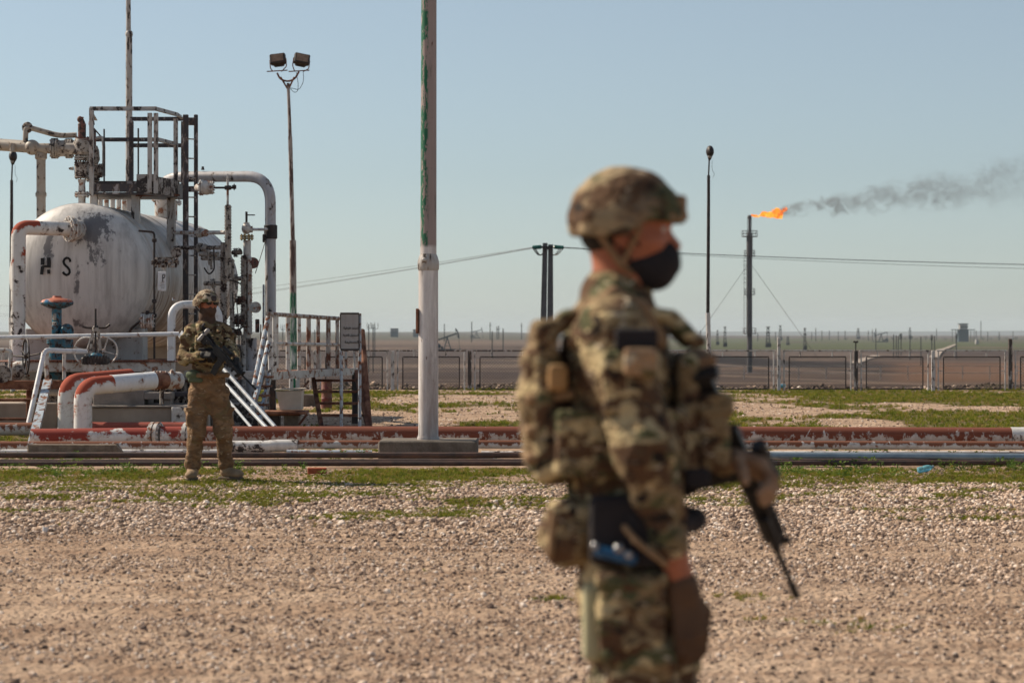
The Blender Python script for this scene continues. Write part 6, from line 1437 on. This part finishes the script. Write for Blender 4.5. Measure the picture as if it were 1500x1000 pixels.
def fold(amp, sc=1.0, ph=0.0):
    def f(X, Y, Z):
        a = X*31*sc+Y*17*sc+ph; b = Z*38*sc+X*9-Y*14*sc
        w1 = np.sin(Z*46*sc+2.4*np.sin(a)+1.3*np.sin(Y*27*sc+X*13)); w2 = np.sin(X*52*sc+1.9*np.sin(b+ph)+Z*21*sc)
        return (amp*(.6*np.maximum(w1, -.3)+.4*w2)).astype(np.float32)
    return f
def sd_obj(name, sd, vox, m, parent, disp=None, clip=None, label=None):
    me = sd_mesh(name, sd, vox, disp, clip); me.materials.append(m); return link(name, me, parent, label=label)
def hand(sd, W, d, n, s, curl=(.3, .4, .3), g=0.0, sc=1.0, thumb=.5):
    """W wrist, d direction of the fingers, n direction the palm faces, s towards the thumb"""
    W, d, n, s = A3(W), A3(d), A3(n), A3(s); d /= np.linalg.norm(d); n -= d*n.dot(d); n /= np.linalg.norm(n); s = s-d*s.dot(d)-n*s.dot(n); s /= np.linalg.norm(s)
    for off in (.030, .011, -.009, -.027):
        sd.cap(W+s*off*.6*sc, W+d*.088*sc+s*off*sc, .016*sc+g, .0125*sc+g, .012)
    for off, L_ in ((.030, .93), (.010, 1.0), (-.010, .94), (-.029, .76)):
        p = W+d*(.088+.004*(L_ > .9))*sc+s*off*sc; a = 0
        for ln, c, r0, r1 in ((.043, curl[0], .0105, .0095), (.028, curl[1], .0095, .0088), (.023, curl[2], .0088, .0075)):
            a += c; q = p+(d*math.cos(a)+n*math.sin(a))*ln*L_*sc; sd.cap(p, q, r0*sc+g, r1*sc+g, .003); p = q
    p = W+d*.022*sc+s*.026*sc+n*.006; e = d*.62+s*.62+n*thumb; e /= np.linalg.norm(e); q = p+e*.042*sc; sd.cap(p, q, .015*sc+g, .0115*sc+g, .008)
    e = d*.85+s*.15+n*(thumb+.2); e /= np.linalg.norm(e); p = q+e*.032*sc; sd.cap(q, p, .0112*sc+g, .0098*sc+g, .004)
    e = d*.9+n*(thumb+.5); e /= np.linalg.norm(e); sd.cap(p, p+e*.024*sc, .0098*sc+g, .008*sc+g, .004)
def frameof(f):
    f = Vector(f).normalized(); l = Vector((0, 0, 1)).cross(f).normalized(); return A3(f), A3(l), A3((0, 0, 1))
def rowsR(f, l, u): return np.array([f, l, u])

def build_person(T, J, f, hf, o):
    """J: joints in world space; f: way the body faces; hf: way the head faces; o: options"""
    f, l, u = frameof(f); Rb = rowsR(f, l, u); hfv, hl, hu = frameof(hf)
    pit = o.get('nod', 0); hu = A3((0, 0, 1))*math.cos(pit)+hfv*math.sin(pit); hfv = hfv*math.cos(pit)-A3((0, 0, 1))*math.sin(pit); Rh = rowsR(hfv, hl, hu)
    vx = o['vox']; H0 = A3(J['head']); N = A3(J['neck']); Cc = A3(J['chest']); Wa = A3(J['waist']); Pe = A3(J['pelvis'])
    # ---------- body
    s = SD()
    s.ell(H0+hu*.015, (.098, .076, .105), Rh, .02); s.ell(H0+hfv*.035-hu*.055, (.062, .058, .075), Rh, .03); s.ell(H0+hfv*.058-hu*.095, (.032, .034, .026), Rh, .02)
    s.cap(H0+hfv*.09-hu*.005, H0+hfv*.112-hu*.035, .010, .014, .012); s.ell(H0+hfv*.09+hu*.018, (.016, .05, .010), Rh, .012)
    s.ell(H0+hfv*.094-hu*.068, (.010, .025, .010), Rh, .010)
    for sg in (-1, 1): s.ell(H0+hl*sg*.078-hfv*.005-hu*.02, (.018, .008, .032), Rh, .006); s.ell(H0+hl*sg*.045+hfv*.062-hu*.03, (.028, .022, .024), Rh, .015)
    s.cap(H0-hu*.06-hfv*.015, N-u*.03, .056, .062, .03)
    s.ell(Cc, (.105, .165, .20), Rb, .05); s.ell(Wa, (.095, .14, .15), Rb, .06); s.ell(Pe, (.105, .155, .12), Rb, .05)
    s.cap(A3(J['rs'])+l*.05, A3(J['ls'])-l*.05, .06, .06, .05)
    for q in 'rl':
        S_1, E, Wr, Hp, K, An = [A3(J[q+c]) for c in ('s', 'e', 'w', 'h', 'k', 'a')]
        s.cap(S_1, E, .052, .042, .03); s.cap(E, Wr, .042, .028, .02); s.cap(Hp, K, .085, .058, .04); s.cap(K, An, .056, .042, .03)
        fd = A3(J[q+'f']); s.cap(An-A3((0, 0, .03)), An-A3((0, 0, .055))+fd*.15, .04, .035, .02)
        h = J[q+'hand']; hand(s, Wr, h['d'], h['n'], h['s'], h['curl'], 0, 1, h.get('thumb', .5))
    sd_obj('body', s, vx*.8, M['skin'], T)
    for sg in (-1, 1):
        b = MB(); b.ell(Vector(H0+hfv*.082+hl*sg*.031+hu*.002), (.012, .012, .012), nu=10, nv=8); b.build('eye', M['eye'], T)
    # ---------- jacket
    s = SD(); g = o.get('loose', .022)
    s.ell(Cc, (.122+g, .158+g, .22), Rb, .05); s.ell(Wa+u*.02, (.112+g, .142+g, .17), Rb, .05)
    s.cap(A3(J['rs'])+l*.045-u*.005, A3(J['ls'])-l*.045-u*.005, .068, .068, .06); s.cap(A3(J['rs'])+l*.01, N-u*.04, .05, .07, .04); s.cap(A3(J['ls'])-l*.01, N-u*.04, .05, .07, .04)
    s.cap(N-u*.055, N-u*.015, .083, .074, .02)
    for q in 'rl':
        S_1, E, Wr = [A3(J[q+c]) for c in ('s', 'e', 'w')]
        cut = o.get(q+'cuff', .92)
        s.cap(S_1, E, .066+g*.7, .058+g*.6, .04); s.cap(E, E+(Wr-E)*cut, .058+g*.6, .036+g*.3, .03)
        s.cap(E+(Wr-E)*(cut-.04), E+(Wr-E)*cut, .042+g*.2, .042+g*.2, .008)
        s.box(S_1+(E-S_1)*.42+A3(o['out'][q])*.062, (.016, .055, .07) if abs(o['out'][q][1]) < .5 else (.055, .016, .07), .012, None, .012)
    hem = Pe[2]+o.get('hem', .03)
    sd_obj('jacket', s, vx, o['cloth'], T, fold(.009), [lambda X, Y, Z: hem-Z+0*X+0*Y])
    # ---------- trousers
    s = SD(); s.ell(Pe, (.125, .17, .14), Rb, .05); s.ell(Wa-u*.08, (.115, .15, .1), Rb, .05)
    for q in 'rl':
        Hp, K, An = [A3(J[q+c]) for c in ('h', 'k', 'a')]; sg = -1 if q == 'r' else 1
        s.cap(Hp, K, .112, .086, .045); s.cap(K, An+A3((0, 0, .04)), .086, .068, .03); s.ell(An+A3((0, 0, .055)), (.078, .078, .05), None, .02)
        m_ = Hp+(K-Hp)*.62+l*sg*.085; s.box(m_, (.075, .028, .085), .02, Rb, .014); s.box(m_+u*.07+l*sg*.012, (.078, .026, .022), .01, Rb, .006)
        s.box(K+f*.07, (.02, .055, .08), .015, Rb, .02)
    top = Wa[2]+.02
    sd_obj('trousers', s, vx, o['trouser'], T, fold(.012, .8, 1.3), [lambda X, Y, Z: Z-top+0*X+0*Y])
    # ---------- boots
    for q in 'rl':
        An = A3(J[q+'a']); fd = A3(J[q+'f']); s = SD(); gz = J.get('ground', 0)
        s.cap(An+A3((0, 0, .10)), An, .056, .052, .02); s.cap(An-A3((0, 0, .03)), An-A3((0, 0, .04))+fd*.13, .052, .044, .03); s.ell(An-A3((0, 0, .045))+fd*.14, (.06, .06, .038), None, .02)
        bt_ = sd_obj('boot', s, vx*.8, M['tanboot'], T, fold(.003, 1.6), [lambda X, Y, Z: gz+.022-Z+0*X+0*Y])
        s = SD(); c = An.copy(); c[2] = gz+.016; s.cap(c-fd*.03, c+fd*.14, .052, .056, .02)
        sd_obj('sole', s, vx*.7, M['sole'], bt_, None, [lambda X, Y, Z: Z-gz-.03+0*X+0*Y, lambda X, Y, Z: gz+.001-Z+0*X+0*Y])
        s = SD(); 
        for k in range(5): e = An+fd*(.045+.018*k)+A3((0, 0, .07-.02*k)); s.cap(e-A3((fd[1], -fd[0], 0))*.03, e+A3((fd[1], -fd[0], 0))*.03, .004, .004, .001)
        sd_obj('lace', s, vx*.6, M['tan'], bt_)
    # ---------- helmet
    s = SD(); hc = H0+A3(o.get('hoff', (0, 0, 0)))+hu*.012-hfv*.004
    s.ell(hc, (.130, .112, .122), Rh, .01); s.ell(hc+hfv*.070+hu*.01, (.062, .082, .052), Rh, .03); s.box(hc-hfv*.02-hu*.02, (.070, .114, .05), .03, Rh, .03)
    def cutp(X, Y, Z):
        a = (X-hc[0])*hfv[0]+(Y-hc[1])*hfv[1]+(Z-hc[2])*hfv[2]; v_ = (X-hc[0])*hu[0]+(Y-hc[1])*hu[1]+(Z-hc[2])*hu[2]
        edge = np.where(a > .05, .004, -.028-.25*np.minimum(a, .05)*0); t_ = np.clip((a-.01)/.05, 0, 1); edge = -.042*(1-t_)+(-.004)*t_
        return edge-v_
    def inner(X, Y, Z):
        a = ((X-hc[0])*hfv[0]+(Y-hc[1])*hfv[1]+(Z-hc[2])*hfv[2])/.117; b_ = ((X-hc[0])*hl[0]+(Y-hc[1])*hl[1]+(Z-hc[2])*hl[2])/.098; c_ = ((X-hc[0])*hu[0]+(Y-hc[1])*hu[1]+(Z-hc[2])*hu[2])/.107
        return (1-np.sqrt(a*a+b_*b_+c_*c_))*.1
    hm = sd_obj('helmet', s, vx*.8, o['helmet'], T, fold(.0025, 1.4, 2.), [cutp, inner])
    s = SD(); s.box(hc+hfv*.126+hu*.035, (.012, .03, .024), .006, Rh, .004); s.box(hc+hfv*.132+hu*.012, (.010, .022, .01), .004, Rh, .004); sd_obj('mount_plate', s, vx*.6, M['tan'] if o.get('near') else M['black'], hm)
    s = SD()
    for sg in (-1, 1):
        s.cap(hc+hl*sg*.10-hfv*.045-hu*.04, H0+hl*sg*.072-hfv*.0-hu*.085, .009, .009, .004, None); s.cap(hc+hl*sg*.098+hfv*.045-hu*.02, H0+hl*sg*.072-hfv*.0-hu*.085, .006, .007, .004); s.cap(H0+hl*sg*.072-hfv*.0-hu*.085, H0+hfv*.062-hu*.128, .008, .008, .004)
    sd_obj('chin_strap', s, vx*.55, o.get('strap', M['tan']), hm)
    # ---------- hair, face cover
    s = SD(); s.ell(H0-hfv*.03-hu*.01, (.075, .079, .06), Rh, .01); sd_obj('hair', s, vx*.8, M['hair'], T, None, [lambda X, Y, Z: (X-H0[0])*hfv[0]+(Y-H0[1])*hfv[1]+(Z-H0[2])*hfv[2]+.005])
    if o['face'] == 'mask':
        s = SD(); s.ell(H0+hfv*.066-hu*.070, (.058, .058, .050), Rh, .02); s.ell(H0+hfv*.062-hu*.102, (.050, .048, .036), Rh, .02); s.ell(H0+hfv*.030-hu*.082, (.055, .066, .030), Rh, .02); s.cap(H0+hfv*.098-hu*.035, H0+hfv*.11-hu*.075, .014, .014, .02)
        mk = sd_obj('face_mask', s, vx*.7, M['blackcloth'], T, fold(.0015, 2))
        s = SD()
        for sg in (-1, 1): s.cap(H0+hfv*.05+hl*sg*.058-hu*.05, H0+hl*sg*.084-hfv*.005-hu*.0, .004, .004, .002); s.cap(H0+hfv*.04+hl*sg*.055-hu*.095, H0+hl*sg*.084-hfv*.01-hu*.04, .004, .004, .002)
        sd_obj('ear_loop', s, vx*.5, M['blackcloth'], mk)
    else:
        s = SD(); s.ell(H0+hfv*.045-hu*.07, (.07, .068, .062), Rh, .03); s.cap(H0-hu*.08, N-u*.02, .07, .085, .03); sd_obj('neck_gaiter', s, vx*.8, M['gaiter'], T, fold(.004, 1.6))
        s = SD()
        for sg in (-1, 1): s.ell(H0+hfv*.098+hl*sg*.034+hu*.002, (.012, .034, .021), Rh, .006); s.cap(H0+hfv*.085+hl*sg*.065+hu*.004, H0+hl*sg*.085+hu*.0, .004, .004, .003)
        sd_obj('sunglasses', s, .0045, M['lens'], T)
    # ---------- gloves
    for q in 'rl':
        E, Wr = A3(J[q+'e']), A3(J[q+'w']); h = J[q+'hand']; s = SD(); hand(s, Wr, h['d'], h['n'], h['s'], h['curl'], .0032, 1.03, h.get('thumb', .5)); s.cap(Wr-(Wr-E)*.05, Wr, .037, .034, .01)
        sd_obj('glove', s, vx*.6, o['glove_'+q], T, fold(.0012, 2.5))
    # ---------- plate carrier
    s = SD(); g2 = .004
    s.box(Cc-u*.065+f*.150, (.026, .135, .14), .022, Rb, .02); s.box(Cc-u*.03-f*.165, (.028, .145, .18), .022, Rb, .02)
    for sg in (-1, 1):
        s.box(Cc-u*.12+l*sg*(.160+g2), (.145, .016, .075), .012, Rb, .03)
        a = Cc+l*sg*.095; pts = [a+f*.17+u*.10, a+f*.11+u*.155, a+u*.18, a-f*.11+u*.155, a-f*.17+u*.10]
        for i in range(4): s.cap(pts[i], pts[i+1], .026, .026, .01, (u if 0 else (pts[i+1]-pts[i])*0+u, .6))
    vest = sd_obj('plate_carrier', s, vx, o['vest'], T, fold(.003, 1.5))
    for (fo, lo_, up, hf_, hl_, hu_, m_) in o['pouches']:
        s = SD(); c = Cc+f*fo+l*lo_+u*up; s.box(c, (hf_, hl_, hu_), min(hf_, hl_, hu_)*.6, Rb, .01); s.box(c+u*hu_*.72+f*.004*(1 if fo > 0 else -1), (hf_+.004, hl_+.004, hu_*.28), .008, Rb, .006)
        sd_obj('pouch', s, vx*.8, m_, vest, fold(.003, 1.5, fo*9))
    # belt
    s = SD(); bz = Pe+u*.085
    n = 14; pr_ = None
    for i in range(n+1):
        a = 2*PI*i/n; p = bz+f*.145*math.cos(a)+l*.185*math.sin(a)
        if pr_ is not None: s.cap(pr_, p, .024, .024, .01)
        pr_ = p
    sd_obj('belt', s, vx*.8, o.get('belt', M['blackcloth']), T)
    return dict(f=f, l=l, u=u, Rb=Rb, Cc=Cc, Pe=Pe, vest=vest)

def build_rifle(label, pa, pb, upv, L=.80):
    """pa: butt of the stock, pb: muzzle"""
    pa, pb = Vector(pa), Vector(pb); d = (pb-pa).normalized(); up = Vector(upv); s_ = d.cross(up).normalized(); up = s_.cross(d).normalized(); k = (pb-pa).length/L
    def q(x, y=0, z=0): return pa+d*x*k+s_*y*k+up*z*k
    Mr = Matrix((d, -s_ if False else up.cross(d), up)).transposed()
    T = thing('rifle', label, 'rifle', tuple(pa))
    def bx(mb, x, y, z, dx, dy, dz, bev=.003): mb.bevbox(q(x, y, z), (dx*k, dy*k, dz*k), bev*k, Mr)
    b = MB(); bx(b, .02, 0, -.02, .02, .035, .12); bx(b, .08, 0, -.005, .12, .03, .05); bx(b, .07, 0, -.045, .08, .022, .03); b.build('stock', M['gun'], T)
    b = MB(); b.cyl(q(.1), q(.22), .014*k, n=12); b.build('buffer_tube', M['gun'], T)
    b = MB(); bx(b, .30, 0, .005, .20, .034, .05); bx(b, .29, 0, -.03, .16, .028, .035); bx(b, .33, 0, -.05, .06, .03, .03); b.build('receiver', M['gun'], T)
    b = MB(); Mg = Mr @ Matrix.Rotation(.35, 3, 'Y'); b.bevbox(q(.235, 0, -.085), (.032*k, .028*k, .085*k), .006*k, Mg); b.build('pistol_grip', M['gun'], T)
    b = MB(); b.sweep([q(.255, 0, -.05), q(.27, 0, -.072), q(.30, 0, -.072), q(.305, 0, -.05)], .003*k, 6); b.build('trigger_guard', M['gun'], T)
    b = MB(); b.bevbox(q(.34, 0, -.10), (.062*k, .024*k, .1*k), .004*k, Mr); b.bevbox(q(.352, 0, -.17), (.062*k, .024*k, .07*k), .004*k, Mr @ Matrix.Rotation(-.2, 3, 'Y')); b.build('magazine', M['gun'], T)
    b = MB(); bx(b, .49, 0, .005, .20, .046, .05, .008); 
    for i in range(9): bx(b, .41+.02*i, 0, .034, .01, .02, .008, .001)
    b.build('handguard', M['gun'], T)
    b = MB(); b.cyl(q(.58), q(.76), .0085*k, n=10); b.cyl(q(.755), q(.80), .0115*k, n=10); b.build('barrel', M['gun'], T)
    b = MB(); bx(b, .60, 0, .02, .02, .018, .05); b.build('front_sight', M['gun'], T)
    b = MB(); b.cyl(q(.27, 0, .062), q(.37, 0, .062), .020*k, n=14); bx(b, .32, 0, .04, .06, .03, .02); b.cyl(q(.365, 0, .062), q(.385, 0, .062), .025*k, n=14); b.build('optic', M['gun'], T)
    b = MB(); bx(b, .52, .03, .01, .07, .022, .025); b.cyl(q(.55, .03, .01), q(.60, .03, .01), .013*k, n=10); b.build('weapon_light', M['gun'], T)
    return T, q
# ---------------- near soldier
Y0 = 5.45
def W1(px, py, dy=0): return np.array(P(px, py, Y0+dy))
pn_ = thing('person', 'out of focus soldier close by in camouflage, helmet and black face mask, facing right', 'person', (float(W1(925, 0)[0]), Y0, 0))
dn = A3((.16, -.02, -.98))
J1 = dict(head=W1(917, 335), neck=W1(903, 425), chest=W1(903, 565), waist=W1(915, 715), pelvis=W1(925, 815),
    rs=W1(897, 487, -.165), re=W1(945, 660, -.235), rw=W1(1002, 868, -.20), ls=W1(915, 487, .17), le=W1(985, 680, .24), lw=W1(1066, 668, .02),
    rh=W1(920, 860, -.09), rk=W1(935, 1085, -.12), ra=W1(905, 1338, -.12), lh=W1(935, 860, .09), lk=W1(985, 1085, .11), la=W1(965, 1338, .14),
    rf=A3((.97, -.24, 0)), lf=A3((.98, .18, 0)), ground=0.0,
    rhand=dict(d=(.18, -.02, -.98), n=(-.45, .8, -.1), s=(.85, .4, .1), curl=(.45, .55, .4), thumb=.25),
    lhand=dict(d=(.78, -.42, -.30), n=(-.35, -.45, -.8), s=(-.2, -.9, .3), curl=(.55, .85, .6), thumb=.5))
cm, ch_, ct_ = M['camo'], M['camo_helmet'], M['camo_brown']
o1 = dict(vox=.0085, near=True, cloth=cm, trouser=cm, helmet=ch_, vest=cm, glove_r=M['glove'], glove_l=M['tanglove'], face='mask', rcuff=.64, lcuff=.95, out={'r': (0, -1, 0), 'l': (0, 1, 0)}, nod=.04, loose=.016, hoff=(0.0, 0, .008), hem=-.01,
    pouches=[(.208, -.095, -.10, .035, .040, .085, cm), (.208, 0, -.10, .035, .040, .085, cm), (.208, .095, -.10, .035, .04, .085, cm), (.190, -.03, .035, .018, .09, .035, ct_), (.19, .08, .04, .025, .035, .04, M['tan'])])
R1 = build_person(pn_, J1, (1, .03, 0), (1, -.13, 0), o1)
f1, l1, u1, Rb1, Cc1, Pe1 = [R1[k] for k in ('f', 'l', 'u', 'Rb', 'Cc', 'Pe')]
# hydration pack on the back
s = SD(); c = W1(802, 605, .0); tl = .13; Rt = rowsR(f1*math.cos(tl)+u1*math.sin(tl), l1, u1*math.cos(tl)-f1*math.sin(tl))
s.box(c, (.044, .13, .16), .04, Rt, .02); s.box(c-f1*.025-u1*.03, (.035, .11, .11), .03, Rt, .02); s.cap(c+u1*.165-l1*.05, c+u1*.165+l1*.05, .018, .018, .01)
bk = sd_obj('back_pack', s, .0085, cm, pn_, fold(.005, 1.2))
s = SD()
for zo in (-.09, -.03, .04): s.box(c+u1*zo, (.056, .145, .012), .006, Rt, .002)
sd_obj('webbing', s, .008, M['tan'], bk)
# shoulder straps, buckle, sleeve patch
s = SD(); pts = [W1(842, 500, -.13), W1(862, 455, -.13), W1(900, 430, -.12), W1(940, 452, -.11), W1(968, 500, -.11)]
for i in range(4): s.cap(pts[i], pts[i+1], .017, .017, .01)
sd_obj('shoulder_strap', s, .008, M['tan'], pn_)
s = SD(); s.box(W1(817, 553, -.16), (.022, .018, .030), .01, None, .005); sd_obj('buckle', s, .007, plain('orange_tan_buckle', (.35, .20, .08), None, 20), pn_)
s = SD(); s.box(W1(932, 497, -.262), (.046, .012, .024), .006, None, .005); sd_obj('sleeve_patch', s, .006, M['blackcloth'], pn_)
s = SD(); s.box(W1(938, 530, -.29), (.036, .012, .03), .006, None, .005); sd_obj('sleeve_patch', s, .006, ct_, pn_)
# rear waist pouch, holster and blue kit on the hip
s = SD(); s.ell(W1(838, 783, -.08), (.078, .095, .076), None, .02); s.box(W1(842, 748, -.08), (.06, .08, .022), .015, None, .02)
wpz = sd_obj('waist_pouch', s, .0085, cm, pn_, fold(.005, 1.3)); s = SD(); s.cap(W1(812, 755, -.155), W1(806, 812, -.15), .010, .010, .004); sd_obj('strap', s, .007, M['tan'], wpz)
s = SD(); s.box(W1(900, 775, -.19), (.055, .028, .075), .015, None, .01); s.box(W1(945, 790, -.2), (.035, .028, .06), .012, None, .01); sd_obj('holster', s, .008, M['blackcloth'], pn_)
s = SD(); s.cap(W1(880, 808, -.235), W1(925, 818, -.235), .013, .015, .006); bl = sd_obj('blue_tube', s, .0055, M['bluegear'], pn_)
s = SD(); s.ell(W1(872, 799, -.245), (.010, .010, .010), None, .004); s.ell(W1(906, 803, -.245), (.012, .010, .012), None, .004); s.ell(W1(921, 812, -.245), (.011, .010, .011), None, .004); sd_obj('steel_clip', s, .0045, M['steel'], bl)
s = SD(); pts = [W1(915, 772, -.235), W1(932, 792, -.25), W1(955, 810, -.26), W1(975, 826, -.25)]
for i in range(3): s.cap(pts[i], pts[i+1], .008, .008, .006)
sd_obj('cord', s, .0055, M['tan'], pn_)
s = SD(); s.box(W1(925, 905, -.205), (.075, .03, .075), .02, Rb1, .012); s.box(W1(925, 850, -.21), (.08, .03, .018), .01, Rb1, .006); sd_obj('thigh_pouch', s, .0085, cm, pn_, fold(.005, 1.2, 4))
s = SD(); s.box(W1(868, 910, -.15), (.022, .04, .085), .015, None, .01); sd_obj('thigh_panel', s, .0085, plain('pale_green_cloth', (.33, .33, .20), (.42, .38, .24), 8), pn_)
s = SD()
for dy in (-.05,): s.box(W1(1022, 700, -.20), (.028, .012, .022), .006, Rb1, .004)
sd_obj('radio', s, .006, M['blackcloth'], pn_)
build_rifle('black carbine hanging muzzle-down from the near soldier\'s gloved hand', W1(1026, 540, -.13), W1(1167, 873, .26), (.55, -.35, .35), .80)
# ---------------- far soldier
Y0b = 23.1
def W2(px, py, dy=0): return np.array(P(px, py, Y0b+dy))
pf_ = thing('person', 'soldier with sunglasses and brown neck gaiter standing guard by the tank, facing the camera', 'person', (float(W2(305, 0)[0]), Y0b, 0))
J2 = dict(head=W2(303, 444), neck=W2(304, 471), chest=W2(304, 502), waist=W2(304, 536), pelvis=W2(305, 562),
    rs=W2(281, 485), re=W2(270, 525, -.04), rw=W2(297, 520, -.30), ls=W2(328, 485, .03), le=W2(340, 516, -.08), lw=W2(346, 528, -.36),
    rh=W2(293, 577), rk=W2(288, 632, -.04), ra=W2(282, 686, .02), lh=W2(319, 577), lk=W2(327, 631, .0), la=W2(331, 686, .12),
    rf=A3((.03, -1, 0)), lf=A3((.86, -.5, 0)), ground=0.0,
    rhand=dict(d=(.80, -.35, .05), n=(.2, .5, -.5), s=(.1, -.2, 1), curl=(.8, .9, .6), thumb=.6),
    lhand=dict(d=(.45, -.30, -.80), n=(-.8, .1, -.4), s=(.2, -.9, .2), curl=(.5, .8, .5), thumb=.6))
J2['ra'][2] = J2['la'][2] = .10
cf, cft = M['camo_far'], M['camo_fart']
o2 = dict(vox=.0105, cloth=cf, trouser=cft, helmet=camo_mat('camouflage_far_helmet', 12, base=(.29, .23, .16), pale=(.42, .35, .26)), vest=cf, glove_r=M['blackglove'], glove_l=M['blackglove'], face='gaiter', out={'r': (-1, 0, 0), 'l': (1, 0, 0)}, loose=.012, strap=M['black'], hem=.055, belt=cft,
    pouches=[(.22, -.07, -.12, .03, .035, .07, M['blackcloth']), (.22, .01, -.12, .03, .035, .07, M['blackcloth']), (.22, .09, -.12, .03, .035, .07, cf), (.2, -.05, .05, .02, .06, .05, cf)])
R2 = build_person(pf_, J2, (.22, -.97, 0), (.62, -.78, 0), o2)
s = SD(); s.ell(W2(283, 549, -.10), (.075, .06, .05), None, .02); s.box(W2(287, 557, -.1), (.07, .05, .02), .012, None, .015); sd_obj('hip_pouch', s, .01, plain('green_pouch', (.05, .075, .035), (.10, .12, .07), 10), pf_, fold(.004, 1.5))
s = SD(); s.cap(W2(297, 478, -.22), W2(325, 520, -.26), .012, .012, .01); s.cap(W2(297, 478, -.22), W2(300, 472, -.0), .012, .012, .01); sd_obj('sling', s, .008, M['blackcloth'], pf_)
s = SD(); s.cap(W2(304, 484, -.27), W2(291, 498, -.30), .022, .018, .01); s.ell(W2(304, 499, -.30), (.018, .015, .015), None, .01); sd_obj('shiny_clip', s, .008, plain('grey_plastic', (.30, .28, .27), (.20, .19, .18), 20, .4), pf_)
build_rifle('black carbine slung diagonally across the far soldier\'s chest', W2(294, 488, -.27), W2(375, 570, -.50), (.5, -.2, .7), .80)
# ================================================================ AIR
b = MB(); b.bbox(-6000, 6000, -320, 13500, -60, 62)
t = NT('haze_air'); t.t.nodes.remove(t.b); v = t.n('ShaderNodeVolumePrincipled'); t.l(v.outputs[0], t.out.inputs['Volume'])
v.inputs['Color'].default_value = (.80, .91, 1.0, 1); v.inputs['Density'].default_value = 0.00007; v.inputs['Anisotropy'].default_value = 0.0
hz = b.build('haze', t.m, None, smooth=0, kind='stuff')
